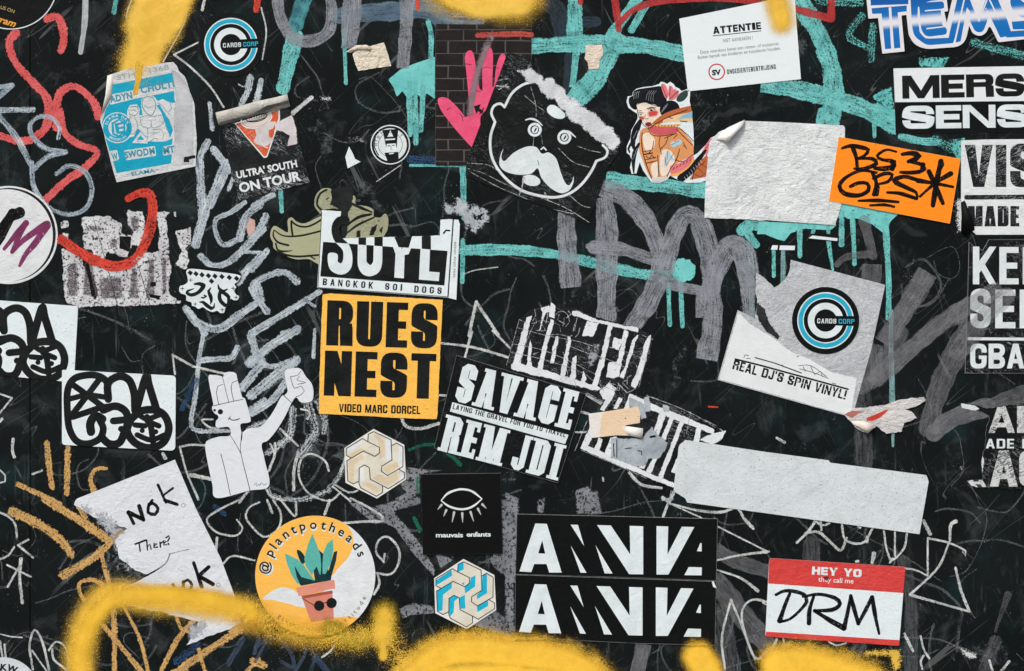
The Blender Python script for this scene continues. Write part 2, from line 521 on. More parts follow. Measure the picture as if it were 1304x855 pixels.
def field_mesh(dfun, box, step, base, ox=0.0, oz=0.0, over=False, lift=0.00018, cut=-0.35):
    x0, y0, x1, y1 = box
    xs = np.arange(x0, x1 + step, step); ys = np.arange(y0, y1 + step, step)
    X, Y = np.meshgrid(xs, ys)
    D = dfun(X, Y)
    H = drape(X, Y) + lift if over else np.full(X.shape, base)
    keep = D > cut
    cell = keep[:-1, :-1] | keep[1:, :-1] | keep[:-1, 1:] | keep[1:, 1:]
    idx = np.full(X.shape, -1); used = np.zeros(X.shape, bool)
    used[:-1, :-1] |= cell; used[1:, :-1] |= cell; used[:-1, 1:] |= cell; used[1:, 1:] |= cell
    idx[used] = np.arange(used.sum())
    V = [(wx(x) - ox, -h, wz(y) - oz) for x, y, h in zip(X[used], Y[used], H[used])]
    jj, ii = np.nonzero(cell)
    F = [(int(idx[j + 1, i]), int(idx[j + 1, i + 1]), int(idx[j, i + 1]), int(idx[j, i])) for j, i in zip(jj, ii)]
    me = mesh('mark', V, F)
    put_attr(me, 'd', 'FLOAT', D[used])
    return me
def spray_fun(strokes):
    def f(X, Y):
        D = np.full(X.shape, -9.0)
        for pts, r in strokes:
            q = smooth(pts, 6) if len(pts) > 2 else pts
            D = np.maximum(D, 1 - seg_dist(q, X, Y) / r)
        return D
    return f
def patch_fun(polys, soft):
    def f(X, Y):
        D = np.full(X.shape, -9.0)
        for p in polys:
            d = seg_dist(list(p) + [p[0]], X, Y)
            d = np.where(inside(p, X, Y), d, -d)
            D = np.maximum(D, d / soft)
        return np.clip(D, -2.5, 1.5)
    return f
def bbox(strokes):
    xs = [p[0] for s in strokes for p in s]; ys = [p[1] for s in strokes for p in s]
    return min(xs), min(ys), max(xs), max(ys)

WALL = None
PK = [0]
def nextbase(): PK[0] += 1; return 0.00004 + PK[0] * 5.5e-6
def paint(name, label, mat, *strokes, over=False, lift=0.00018):
    me = ribbon_mesh(strokes, nextbase(), over=over, lift=lift)
    return link(name, me, mat, WALL, (0, 0, 0), label)
def spray(name, label, mat, *strokes, over=False, step=4, lift=0.00018):
    b = bbox([s[0] for s in strokes]); r = max(s[1] for s in strokes) * 1.3 + 4
    me = field_mesh(spray_fun(strokes), (b[0] - r, b[1] - r, b[2] + r, b[3] + r), step, nextbase(), over=over, lift=lift)
    return link(name, me, mat, WALL, (0, 0, 0), label)
def patch(name, label, mat, polys, soft=6, step=3, over=False, lift=0.00018):
    b = bbox(polys); r = soft + 4
    me = field_mesh(patch_fun(polys, soft), (b[0] - r, b[1] - r, b[2] + r, b[3] + r), step, nextbase(), over=over, lift=lift, cut=-0.8)
    return link(name, me, mat, WALL, (0, 0, 0), label)

# text from Blender's own built-in font, measured once per string
_txt = {}
def glyphs(s, bold=0.0, spacing=1.0):
    key = (s, bold, spacing)
    if key not in _txt:
        cu = bpy.data.curves.new('t', 'FONT'); cu.body = s; cu.size = 1; cu.offset = bold; cu.space_character = spacing
        cu.resolution_u = 3
        o = bpy.data.objects.new('t', cu)
        me = bpy.data.meshes.new_from_object(o)
        v = [(p.co.x, p.co.y) for p in me.vertices]; f = [tuple(p.vertices) for p in me.polygons]
        bpy.data.objects.remove(o); bpy.data.curves.remove(cu); bpy.data.meshes.remove(me)
        _txt[key] = (v, f)
    return _txt[key]
_h = glyphs('H', 0.0)
CAPH = max(p[1] for p in _h[0])

def btext(thing, mat, string, x, y, H, width, rot=0, t=0.25, b=0.17, r=0.2, gap=0.12, space=0.32, name='lettering'):
    """a line of block capitals joined as one printed line; x, y = top left corner"""
    rel = [(space if c == ' ' else (t if c in "I'!" else REL.get(c, 1.0) * 0.62)) for c in string]
    fixed = gap * (len(string) - 1)
    k = (width / H - fixed) / sum(rel)
    c_, s_ = cos(radians(rot)), sin(radians(rot)); V, F = [], []; u = 0
    for ch, q in zip(string, rel):
        w = q * k
        if ch == ' ': u += w + gap; continue
        tt = (min(t, w * 0.25) if ch == 'M' else min(t, w * 0.31) if ch in 'NVAK' else min(t, w * 0.36)) if ch not in "I'!" else w
        if ch == "'": ad, sb = [rct(0, 0, w * 0.8, 0.3)], []
        elif ch == '!': ad, sb = [rct(0, 0, w, 0.68), rct(0, 0.8, w, 1)], []
        else: ad, sb = glyph(ch, w, tt, b, r)
        v, t3 = region(ad, sb); n0 = len(V)
        V += [(x + ((u + a) * c_ - d * s_) * H, y + ((u + a) * s_ + d * c_) * H) for a, d in v]; F += [(a + n0, c + n0, d + n0) for a, d, c in t3]
        u += w + gap
    h = thing._h()
    return link(name, mesh(name, [thing.loc(px, py, h) for px, py in V], F), mat, thing.o)

class Thing:
    """one sticker, poster or scrap stuck on the wall: an Empty at its centre, its sheet and its print are children"""
    def __init__(s, name, label, outline, cat='sticker', group=None, level=1, thick=0.00028):
        xs = [p[0] for p in outline]; ys = [p[1] for p in outline]
        s.cx, s.cy = (min(xs) + max(xs)) / 2, (min(ys) + max(ys)) / 2
        s.o = empty(name, (wx(s.cx), 0, wz(s.cy)), label, cat, group)
        s.outline = outline; s.base = 0.00055 + 0.0005 * (level - 1); s.top = s.base + thick
        s.k = 0
        s.x0, s.z0 = wx(s.cx), wz(s.cy)
        SHEETS.append((outline, s.top + 0.00012))
    def loc(s, x, y, h): return (wx(x) - s.x0, -h, wz(y) - s.z0)
    def sheet(s, mat, name='backing_sheet', edge=None, outline=None, h=None, label=None):
        ol = outline or s.outline
        if area2(ol) < 0: ol = ol[::-1]
        v, t = region([ol])
        top = h or s.top
        V = [s.loc(x, y, top) for x, y in v]; F = [(a, c, b) for a, b, c in t]
        M = [0] * len(F)
        n = len(ol); b = len(V)
        for x, y in ol: V.append(s.loc(x, y, top))
        for x, y in ol: V.append(s.loc(x, y, 0.00002))
        for i in range(n):
            j = (i + 1) % n
            F.append((b + i, b + j, b + n + j, b + n + i)); M.append(1)
        me = mesh('sheet', V, F)
        o = link(name, me, [mat, edge or PAPER_EDGE], s.o, label=label)
        me.polygons.foreach_set('material_index', M)
        return o
    def _h(s): s.k += 1; return s.top + 0.00002 + s.k * 0.000009
    def ink(s, mat, add, sub=(), clip=None, name='print', label=None, each=False):
        if each:
            for p in add: s.ink(mat, [p], sub, clip, name, label)
            return
        v, t = region(add, sub, clip)
        h = s._h()
        me = mesh(name, [s.loc(x, y, h) for x, y in v], [(a, c, b) for a, b, c in t])
        return link(name, me, mat, s.o, label=label)
    def text(s, mat, string, x, y, cap, width, rot=0, bold=0.02, spacing=1.0, shear=0, name='lettering', label=None):
        """x, y = left end of the baseline; cap = height of a capital; width = length of the line"""
        v, f = glyphs(string, bold, spacing)
        mnx = min(p[0] for p in v); mxx = max(p[0] for p in v)
        sx = width / (mxx - mnx); sy = cap / (CAPH + 2 * bold)
        c, sn = cos(radians(rot)), sin(radians(rot)); h = s._h()
        V = []
        for px, py in v:
            a = (px - mnx) * sx + shear * (py + bold) * sy; b = -(py + bold) * sy
            V.append(s.loc(x + a * c - b * sn, y + a * sn + b * c, h))
        return link(name, mesh(name, V, f), mat, s.o, label=label)
    def arc(s, mat, string, cx, cy, r, cap, a0, a1, bold=0.02, inner=False, sx=1.0, name='lettering'):
        """letters along a circle, from angle a0 to a1 (degrees, 0 = right, clockwise down)"""
        W_ = []
        for ch in string:
            v, f = glyphs(ch, bold) if ch != ' ' else ([(0, 0), (0.25, 0)], [])
            W_.append((min(p[0] for p in v), max(p[0] for p in v)))
        k = cap / (CAPH + 2 * bold)
        tot = sum(b - a + 0.1 for a, b in W_) - 0.1
        h = s._h(); V, F = [], []; u = 0
        for ch, (m0, m1) in zip(string, W_):
            cw = m1 - m0; t = (u + cw / 2) / tot; u += cw + 0.1
            if ch == ' ': continue
            ang = radians(a0 + (a1 - a0) * t)
            v, f = glyphs(ch, bold); b = len(V)
            dx, dy = cos(ang), sin(ang)
            tx, ty = (-dy, dx) if not inner else (dy, -dx)
            ux, uy = (dx, dy) if not inner else (-dx, -dy)
            for px, py in v:
                a_ = (px - (m0 + m1) / 2) * k * sx; b_ = py * k
                V.append(s.loc(cx + dx * r + tx * a_ + ux * b_, cy + dy * r + ty * a_ + uy * b_, h))
            F += [tuple(i + b for i in q) for q in f]
        return link(name, mesh(name, V, F), mat, s.o)
    def brush(s, mat, *strokes, name='print', label=None):
        me = ribbon_mesh(strokes, s._h(), s.x0, s.z0)
        return link(name, me, mat, s.o, label=label)
    def patch(s, mat, polys, soft=5, step=2.5, name='torn_paper', label=None, h=None):
        if len(polys) > 1:
            for p in polys: s.patch(mat, [p], soft, step, name, label, h)
            return
        b = bbox(polys); r = soft + 4
        me = field_mesh(patch_fun(polys, soft), (b[0] - r, b[1] - r, b[2] + r, b[3] + r), step, h or s._h(), s.x0, s.z0, cut=-0.8 if soft > 2 else -2.0)
        return link(name, me, mat, s.o, label=label)
    def spray(s, mat, *strokes, step=2, name='print'):
        b = bbox([q[0] for q in strokes]); r = max(q[1] for q in strokes) * 1.2
        me = field_mesh(spray_fun(strokes), (b[0] - r, b[1] - r, b[2] + r, b[3] + r), step, s._h(), s.x0, s.z0)
        return link(name, me, mat, s.o)
    def flap(s, mat, pts, name='curled_corner', label=None, mat2=None):
        """a piece of sheet lifted off the wall: points (x, y, lift in mm), a grid of rows"""
        nr = len(pts); nc = len(pts[0])
        V = []; F = []
        for off in (0.0, -0.0003):
            for row in pts:
                for x, y, l in row: V.append(s.loc(x, y, s.top + l * 0.001 + off))
        N_ = nr * nc
        for i in range(nr - 1):
            for j in range(nc - 1):
                a = i * nc + j
                F.append((a, a + nc, a + nc + 1, a + 1)); F.append((N_ + a, N_ + a + 1, N_ + a + nc + 1, N_ + a + nc))
        ring = [j for j in range(nc)] + [i * nc + nc - 1 for i in range(1, nr)] + [(nr - 1) * nc + j for j in range(nc - 2, -1, -1)] + [i * nc for i in range(nr - 2, 0, -1)]
        for a, b in zip(ring, ring[1:] + ring[:1]): F.append((a, b, N_ + b, N_ + a))
        me = mesh(name, V, F); o = link(name, me, mat, s.o, label=label)
        me.polygons.foreach_set('use_smooth', [True] * len(F))
        return o
    def outline_ink(s, mat, w=0.9, ol=None, inset=0.0):
        ol = ol or s.outline
        return s.ink(mat, line(list(ol) + [ol[0]], w), clip=[s.outline], name='sheet_edge')

# ------------------------------------------------------------------ block capitals for the big printed words
def glyph(ch, w, t, b, r, seg=5, slab=0.0):
    R = rct
    def rr(x0, y0, x1, y1, q): return corners(R(x0, y0, x1, y1), q, seg)
    ad, sb = [], []
    ri = max(0.0, r - t * 0.62)
    m = 0.5
    if ch == 'I': ad = [R(0, 0, w, 1)]
    elif ch == 'E': ad = [R(0, 0, t, 1), R(0, 0, w, b), R(0, 1 - b, w, 1), R(0, m - b / 2, w * 0.93, m + b / 2)]
    elif ch == 'F': ad = [R(0, 0, t, 1), R(0, 0, w, b), R(0, m - b / 2, w * 0.93, m + b / 2)]
    elif ch == 'L': ad = [R(0, 0, t, 1), R(0, 1 - b, w, 1)]
    elif ch == 'T': ad = [R(w / 2 - t / 2, 0, w / 2 + t / 2, 1), R(0, 0, w, b)]
    elif ch == 'H': ad = [R(0, 0, t, 1), R(w - t, 0, w, 1), R(0, m - b / 2, w, m + b / 2)]
    elif ch == 'N': ad = [R(0, 0, t * 0.86, 1), R(w - t * 0.86, 0, w, 1), [(0, 0), (t * 1.02, 0), (w, 1), (w - t * 1.02, 1)]]
    elif ch == 'M': ad = [R(0, 0, t * 0.9, 1), R(w - t * 0.9, 0, w, 1), [(0, 0), (t * 1.15, 0), (w / 2, 0.66), (w - t * 1.15, 0), (w, 0), (w / 2 + t * 0.4, 1), (w / 2 - t * 0.4, 1)]]
    elif ch == 'V': ad = [[(0, 0), (t, 0), (w / 2, 0.74), (w - t, 0), (w, 0), (w / 2 + t * 0.52, 1), (w / 2 - t * 0.52, 1)]]
    elif ch == 'Y': ad = [[(0, 0), (t, 0), (w / 2, 0.38), (w - t, 0), (w, 0), (w / 2 + t / 2, 0.6), (w / 2 + t / 2, 1), (w / 2 - t / 2, 1), (w / 2 - t / 2, 0.6)]]
    elif ch == 'K': ad = [R(0, 0, t, 1), [(w - t * 1.05, 0), (w, 0), (t, 0.70), (t, 0.38)], [(t * 0.95, 0.52), (t * 1.5, 0.36), (w, 1), (w - t * 1.1, 1)]]
    elif ch == 'A':
        h_ = w / 2 - 0.55 * t
        xl = lambda y: h_ * (1 - y)
        ad = [[(h_, 0), (w - h_, 0), (w, 1), (0, 1)]]
        y1, y2 = 0.62, 0.62 + b * 0.95
        tt = t * 0.98
        y0 = max(0.14, 1 - (w / 2 - tt) / h_)
        sb = [[(w / 2, y0), (w - xl(y1) - tt, y1), (xl(y1) + tt, y1)], [(xl(y2) + tt, y2), (w - xl(y2) - tt, y2), (w - tt, 1.01), (tt, 1.01)]]
    elif ch == 'O': ad = [rr(0, 0, w, 1, r)]; sb = [rr(t, b, w - t, 1 - b, ri)]
    elif ch == 'U': ad = [corners(R(0, 0, w, 1), [0, 0, r, r], seg)]; sb = [corners(R(t, -0.1, w - t, 1 - b), [0, 0, ri, ri], seg)]
    elif ch == 'J': ad = [corners(R(0, 0, w, 1), [0, 0, r, r], seg)]; sb = [corners(R(t, -0.1, w - t, 1 - b), [0, 0, ri, ri], seg), R(-0.1, -0.1, w - t, 0.66)]
    elif ch == 'C': ad = [rr(0, 0, w, 1, r)]; sb = [rr(t, b, w - t, 1 - b, ri), R(w - t - 0.01, 0.38, w + 0.1, 0.62)]
    elif ch == 'G':
        ad = [rr(0, 0, w, 1, r)]; sb = [rr(t, b, w - t, 1 - b, ri), R(w - t - 0.01, 0.34, w + 0.1, 0.48), R(w * 0.5, 0.34, w - t + 0.02, 0.48)]
        ad2 = R(w * 0.52, 0.48, w - t * 0.2, 0.48 + b * 0.75)
        sb = [rr(t, b, w - t, 0.47, ri) if False else corners(R(t, b, w - t, 0.48), [ri, ri, 0, 0], seg), R(w - t - 0.01, 0.36, w + 0.1, 0.48),
              corners([(t, 0.47), (w * 0.52, 0.47), (w * 0.52, 0.48 + b * 0.75), (w - t, 0.48 + b * 0.75), (w - t, 1 - b), (t, 1 - b)], [0, 0, 0, 0, ri, ri], seg)]
    elif ch == 'S':
        ad = [rr(0, 0, w, 1, r)]
        k = b * 0.28
        sb = [corners([(t, b), (w - t, b), (w - t, 0.37), (w + 0.1, 0.37), (w + 0.1, m - k + 0.10), (w * 0.80, m - b * 0.42), (t, m - b * 0.95)], [ri, ri, 0, 0, 0, r * 0.5, ri * 0.8], seg),
              corners([(w - t, 1 - b), (t, 1 - b), (t, 0.63), (-0.1, 0.63), (-0.1, m + k - 0.10), (w * 0.20, m + b * 0.42), (w - t, m + b * 0.95)], [ri, ri, 0, 0, 0, r * 0.5, ri * 0.8], seg)]
    elif ch == 'D': ad = [corners(R(0, 0, w, 1), [0, r, r, 0], seg)]; sb = [corners(R(t, b, w - t, 1 - b), [0, ri, ri, 0], seg)]
    elif ch in 'PRB':
        lo = 0.56
        ad = [corners(R(0, 0, w, lo if ch != 'B' else 0.53), [0, r, r, 0], seg), R(0, 0, t, 1)]
        sb = [corners(R(t, b, w - t, (lo if ch != 'B' else 0.53) - b * 0.9), [0, ri, ri, 0], seg)]
        if ch == 'R': ad.append([(w - t - 0.02, 0.5), (w - 0.02, 0.5), (w, 0.62), (w + 0.01, 1), (w - t, 1), (w - t - 0.02, 0.62)]); ad.append(corners(R(t, 0.56 - b * 0.9, w - t * 0.35, 0.56), [0, 0, 0, 0], seg))
        if ch == 'B': ad.append(corners(R(0, 0.48, w, 1), [0, r, r, 0], seg)); sb.append(corners(R(t, 0.48 + b * 0.9, w - t, 1 - b), [0, ri, ri, 0], seg))
    if slab > 0:
        e = t * 0.34; s_ = slab
        L_ = lambda x0, x1, top: ad.append(R(x0 - e, 0 if top else 1 - s_, x1 + e, s_ if top else 1))
        if ch == 'A': L_(0, t * 0.9, 0); L_(w - t * 0.9, w, 0); L_(w / 2 - t * 0.5, w / 2 + t * 0.1, 1)
        if ch == 'V': L_(0, t * 0.9, 1); L_(w - t * 0.9, w, 1)
        if ch in 'RE': L_(0, t * 0.6, 1); L_(0, t * 0.6, 0)
        if ch == 'R': L_(w - t * 0.7, w, 0)
        if ch == 'M': L_(0, t * 0.7, 1); L_(0, t * 0.7, 0); L_(w - t * 0.7, w, 1); L_(w - t * 0.7, w, 0)
        if ch == 'D': L_(0, t * 0.5, 1); L_(0, t * 0.5, 0)
        if ch == 'I': L_(0, w, 1); L_(0, w, 0)
        if ch == 'J': L_(w - t, w, 1)
        if ch == 'E': ad.append(R(w - t * 0.42, 0, w, b * 1.75)); ad.append(R(w - t * 0.42, 1 - b * 1.75, w, 1))
    return ad, sb
REL = {'I': None, 'M': 1.35, 'W': 1.4, 'N': 1.02, 'A': 1.06, 'V': 1.06, 'Y': 1.04, 'T': 0.94, 'L': 0.8, 'E': 0.82, 'F': 0.8, 'J': 0.85, 'K': 1.08}
def block(word, x, y, H, width, rot=0, t=0.24, b=0.16, r=0.2, gap=0.06, seg=5, slab=0.0, skew=0.0, only=None, gapw=None):
    """lists of polygons for a word whose top-left corner is x, y; returns (add, sub) per word"""
    rel = [REL.get(c, 1.0) for c in word]
    nfix = sum(1 for q in rel if q is None)
    tot = width / H - gap * (len(word) - 1) - nfix * t
    k = tot / sum(q for q in rel if q) if any(rel) else 1
    c_, s_ = cos(radians(rot)), sin(radians(rot))
    u = 0; AD, SB = [], []
    for ch, q in zip(word, rel):
        w = t if q is None else q * k
        ad, sb = glyph(ch, w, t, b, r, seg, slab)
        # holes belong to their own letter, clip them to its cell
        def tr(P):
            out = []
            for px, py in P:
                a = (u + px + skew * (1 - py)) * H; d = py * H
                out.append((x + a * c_ - d * s_, y + a * s_ + d * c_))
            return out
        AD.append([tr(p) for p in ad]); SB.append([tr([(min(max(px, -gap / 2.2), w + gap / 2.2), min(max(py, -0.02), 1.02)) for px, py in p]) for p in sb])
        u += w + gap
    return AD, SB
def words(thing, mat, *blocks, clip=None, extra=(), name='lettering', label=None):
    """cut every letter on its own, then join them as one printed word"""
    h = thing._h()
    for AD, SB in blocks:
        for ad, sb in zip(AD, SB):
            v, t = region(ad, sb, clip)
            if not t: continue
            me = mesh('letter', [thing.loc(px, py, h) for px, py in v], [(a, c, b_) for a, b_, c in t])
            link('letter', me, mat, thing.o, label=label)

_e = NT('paper_edge'); PAPER_EDGE = _e.out(lin((190, 192, 190)), 0.8, None, 0.2)

# ------------------------------------------------------------------ the place: pavement and wall
def m_ground():
    n = NT('pavement_concrete')
    p = n.mm()
    c = n.mix(n.rng(n.noise(p, 0.004, 5, 0.65), 0.35, 0.7), lin((120, 118, 114)), lin((92, 91, 89)))
    c = n.mix(n.math('GREATER_THAN', n.noise(p, 0.2, 3, 0.6), 0.68), c, lin((60, 60, 60)))
    n.bump(n.noise(p, 0.1, 4, 0.7), 0.6, 0.002)
    return n.out(c, 0.85)
gv = mesh('pavement', [(-60, -60, 0), (60, -60, 0), (60, 60, 0), (-60, 60, 0)], [(0, 1, 2, 3)])
link('pavement', gv, m_ground(), kind='structure')

WALL = empty('wall', (0, 0, 0), 'black painted board wall covered all over in graffiti and stickers', 'wall')
def boxmesh(x0, x1, y0, y1, z0, z1):
    v = [(x, y, z) for x in (x0, x1) for y in (y0, y1) for z in (z0, z1)]
    return mesh('box', v, [(0, 1, 3, 2), (4, 6, 7, 5), (0, 4, 5, 1), (2, 3, 7, 6), (0, 2, 6, 4), (1, 5, 7, 3)])
MW = m_wall()
_j = [wx(38) + 1.5 * i for i in range(-2, 3)]
_e2 = [-3.2] + _j + [3.2]
for a, b in zip(_e2, _e2[1:]):
    link('board_panel', boxmesh(a + (0.0006 if a > -3.2 else 0), b - (0.0006 if b < 3.2 else 0), 0.0, 0.018, 0.0, 3.2), MW, WALL)
link('frame', boxmesh(-3.2, 3.2, 0.0185, 0.12, 0.0, 3.19), MW, WALL)

# paint colours
teal = m_brush('turquoise_paint', (124, 206, 202), streak=0.22, dry=0.42, rough_edge=0.3, soft=0.06, mottle=0.55, col2=(98, 184, 182))
teal_dry = m_brush('dry_turquoise_paint', (110, 198, 194), streak=0.3, dry=0.95, rough_edge=0.9, soft=0.12)
teal_f = m_spray('turquoise_paint_field', (124, 206, 202), 0.35, 0.05, 0.2, 0.5, (98, 184, 182), 0.2, 0.08, holes=0.25, bumpy=0.4)
teal_fr = m_spray('broken_turquoise_paint', (104, 192, 188), 0.9, 0.2, 0.35, 0.4, (98, 184, 182), 0.5, 0.08, holes=0.8, bumpy=0.4)
coral = m_brush('coral_crayon_paint', (220, 106, 106), streak=0.12, dry=0.3, rough_edge=0.75, soft=0.08, col2=(206, 82, 82))
redp = m_brush('red_paint', (190, 66, 66), streak=0.3, dry=0.3, mottle=0.3, rough_edge=0.2, soft=0.08, col2=(160, 50, 54))
redo = m_brush('fresh_red_paint', (226, 78, 62), streak=0.2, dry=0.45, rough_edge=0.5, soft=0.08)
ice = m_brush('pale_blue_brush_paint', (200, 214, 222), streak=0.75, dry=0.55, rough_edge=0.5, soft=0.12, col2=(140, 160, 176))
icec = m_brush('pale_blue_crayon', (206, 218, 224), streak=0.5, dry=0.45, rough_edge=0.75, soft=0.12, col2=(160, 174, 184))
ichk = m_brush('broken_white_chalk', (200, 210, 214), streak=0.6, dry=0.8, rough_edge=1.3, soft=0.2)
white_l = m_brush('white_marker_line', (220, 225, 222), streak=0.25, dry=0.4, rough_edge=0.6, soft=0.25, col2=(170, 176, 174), mottle=0.35)
faintl = m_brush('old_faint_marker_line', (160, 168, 172), opacity=0.3, streak=0.5, dry=0.6, rough_edge=0.6, soft=0.3, mottle=0.8)
white_t = m_brush('crisp_white_marker', (222, 226, 226), streak=0.1, dry=0.15, rough_edge=0.1, soft=0.2)
grey = m_brush('grey_streaky_marker', (166, 172, 180), opacity=0.8, fine=7.5, streak=0.5, dry=0.38, rough_edge=0.1, soft=0.05, mottle=0.55, col2=(140, 146, 154))
greyt = m_brush('thin_grey_marker', (150, 152, 156), opacity=0.45, fine=8, streak=0.6, dry=0.3, rough_edge=0.15, soft=0.08, mottle=0.4)
greyv = m_brush('faint_grey_marker', (140, 142, 146), opacity=0.34, streak=0.8, dry=0.4, rough_edge=0.3, soft=0.2, mottle=0.5)
cream = m_brush('ochre_chalk', (214, 172, 106), streak=0.2, dry=0.5, rough_edge=1.0, soft=0.12, col2=(196, 156, 100))
slate = m_brush('slate_blue_paint', (86, 112, 132), opacity=0.85, streak=0.35, dry=0.2, rough_edge=0.2, soft=0.1, col2=(110, 134, 150))
dslate = m_brush('dark_slate_paint', (52, 66, 76), opacity=0.9, streak=0.4, dry=0.3, rough_edge=0.2, soft=0.1)
bluew = m_brush('worn_blue_paint', (58, 92, 134), opacity=0.8, streak=0.6, dry=0.7, rough_edge=0.9, soft=0.2)
green = m_brush('worn_green_marker', (38, 120, 92), opacity=0.8, streak=0.5, dry=0.5, rough_edge=0.5, soft=0.2)
smudge = m_spray('whitish_smudge', (176, 184, 188), 2.2, 0.9, 2.2, 0.35, (130, 136, 140), 3.5, 0.06, opacity=0.8)
smudge_f = m_spray('faint_scuff', (110, 120, 122), 2.4, 0.9, 2.4, 0.25, (90, 98, 100), 3.5, 0.045, opacity=0.5)
greyf = m_spray('grey_chalk_area', (146, 150, 155), 0.8, 0.05, 0.45, 0.5, (108, 112, 118), 0.6, 0.04, opacity=0.85, holes=0.7)
yel = m_spray('yellow_spray', (250, 202, 70), 0.42, 0.06, 0.6, 1.1, (242, 188, 56), 0.10, 0.05)
yel_arch = m_spray('thin_yellow_spray', (248, 200, 62), 0.34, 0.06, 0.85, 1.1, (234, 184, 50), 0.10, 0.05, opacity=0.9)
yel_s = m_spray('speckled_yellow_spray', (244, 198, 74), 0.7, 0.12, 0.7, 1.1, (222, 178, 58), 0.30, 0.06, opacity=0.9)
yel_soft = m_spray('soft_yellow_overspray', (246, 200, 76), 0.34, 0.02, 0.85, 1.4, None, 0.15, 0.05, opacity=0.95)
yel_p = m_spray('pale_yellow_spray', (240, 200, 92), 0.30, 0.04, 0.5, 0.9, (226, 184, 70), 0.15, 0.03)
olivey = m_spray('dull_yellow_overspray', (176, 152, 44), 0.5, 0.05, 0.8, 0.9, (140, 120, 40), 0.4, 0.05, opacity=0.85)

def S(tl, w, *pts, **o):
    """a stroke in a zoomed tile's coordinates"""
    ww = tuple(q / tl.s for q in w) if hasattr(w, '__len__') else w / tl.s
    return (tl(pts), ww, o)
def J(*parts, w, **o):
    """one stroke across several tiles"""
    pts = []
    for tl, pp in parts: pts += tl(pp)
    return (pts, tuple(q / S4 for q in w) if hasattr(w, '__len__') else w / S4, o)

# ---------------- scuffs far down
patch('scuff', 'faint grey scuff', smudge_f, [A2([(210, 580), (300, 560), (420, 700), (400, 830), (330, 840), (250, 700)]), B1([(840, 150), (930, 150), (980, 260), (960, 300)]), A3([(900, 460), (1100, 440), (1060, 640), (960, 700)]), B2([(430, 50), (620, 40), (700, 200), (560, 300)]), C3([(760, 80), (900, 40), (900, 220), (780, 330)]), D4([(960, 700), (1230, 640), (1240, 850), (1000, 850)])], soft=14, step=4)
patch('scuff', 'grey scuffed area beside the peeled sticker', smudge_f, [C4([(480, 120), (640, 60), (700, 200), (600, 280), (490, 280)]), C2([(0, 540), (400, 520), (700, 600), (300, 700)]), A4([(0, 120), (250, 90), (260, 350), (60, 340)]), B3([(1200, 500), (1304, 520), (1304, 850), (1230, 800)])], soft=10, step=4)
_r = random.Random(11)
def scribble(x0, y0, x1, y1, n_, w0, w1):
    out = []
    for _ in range(n_):
        x, y = _r.uniform(x0, x1), _r.uniform(y0, y1); a = _r.uniform(0, 6.3); pts = [(x, y)]
        turn = _r.uniform(-0.9, 0.9)
        for _k in range(_r.randint(2, 6)):
            a += turn + _r.uniform(-0.5, 0.5); L = _r.uniform(12, 34); x += L * cos(a); y += L * sin(a); pts.append((x, y))
        out.append((pts, _r.uniform(w0, w1)))
    return out
for z in ((0, 560, 330, 855, 34), (240, 430, 660, 700, 30), (900, 640, 1304, 855, 26), (230, 240, 600, 450, 12), (1080, 290, 1304, 640, 12), (330, 90, 560, 300, 12), (560, 280, 900, 520, 10), (620, 590, 980, 860, 18), (60, 400, 260, 480, 6)):
    paint('faint_scribble', 'old faint marker scribbles worn into the black', faintl, *scribble(*z, 1.6, 4.5))
# ---------------- slate and pale blue at the top
paint('paint_band', 'slate blue painted band', slate, S(A2, 95, (420, 80), (600, 62), (760, 55), (880, 60), (940, 110)))
paint('paint_band', 'dark slate paint bars', dslate, S(A3, 45, (292, 285), (286, 460)), S(A3, 90, (170, 0), (240, 60), (262, 180)), S(A3, 60, (380, 110), (430, 110)))
paint('paint_band', 'pale washed paint band', m_brush('pale_wash', (150, 168, 178), opacity=0.8, streak=0.6, dry=0.2, rough_edge=0.2, soft=0.2), S(A2, 80, (800, 20), (900, 40), (980, 90), (1120, 105)))
# ---------------- turquoise layer
paint('turquoise_star', 'turquoise painted star shape', teal, S(A3, 78, (326, -20), (322, 200), cap=False), S(A3, 92, (105, 232), (320, 222), (520, 222), (720, 240), (1000, 305), cap=False),
      S(A3, 110, (530, 210), (440, 380), (330, 500)), S(A3, 40, (335, 230), (312, 440), cap=False), S(A3, 60, (640, -10), (500, 190)), S(A3, 40, (680, 30), (610, 150)))
paint('turquoise_tag', 'turquoise vertical stroke', teal, S(A2, 82, (200, 180), (165, 330), (140, 440)), S(A2, 22, (445, 150), (450, 250), (456, 418)))
paint('turquoise_tag', 'darker turquoise stroke', m_brush('dark_turquoise', (56, 108, 122), streak=0.3, dry=0.3, rough_edge=0.2, soft=0.08, col2=(90, 170, 170)), S(A2, 90, (245, -10), (205, 120)))
patch('turquoise_blot', 'turquoise blot that ran down', teal_f, [A2([(668, 400), (730, 350), (800, 320), (905, 285), (905, 500), (862, 470), (850, 510), (810, 470), (770, 500), (740, 460), (712, 490), (695, 440)])], soft=1.6, step=1.5)
paint('paint_drip', 'turquoise drips', teal, S(A2, 32, (775, 400), (778, 560), (780, 675)), S(A2, 28, (806, 400), (808, 720)), S(A2, 30, (845, 400), (840, 560), (832, 655)), S(A2, 28, (870, 110), (885, 180), (882, 330)))
paint('turquoise_line', 'turquoise line under the bear sticker', teal, S(B2, 14, (780, 3), (1070, 6)), S(B2, (36, 26), (1045, 0), (1050, 270)), S(B2, 24, (1045, 380), (1042, 590)), S(B2, 22, (127, 130), (133, 235)), S(A1, 24, (585, -10), (572, 62)))
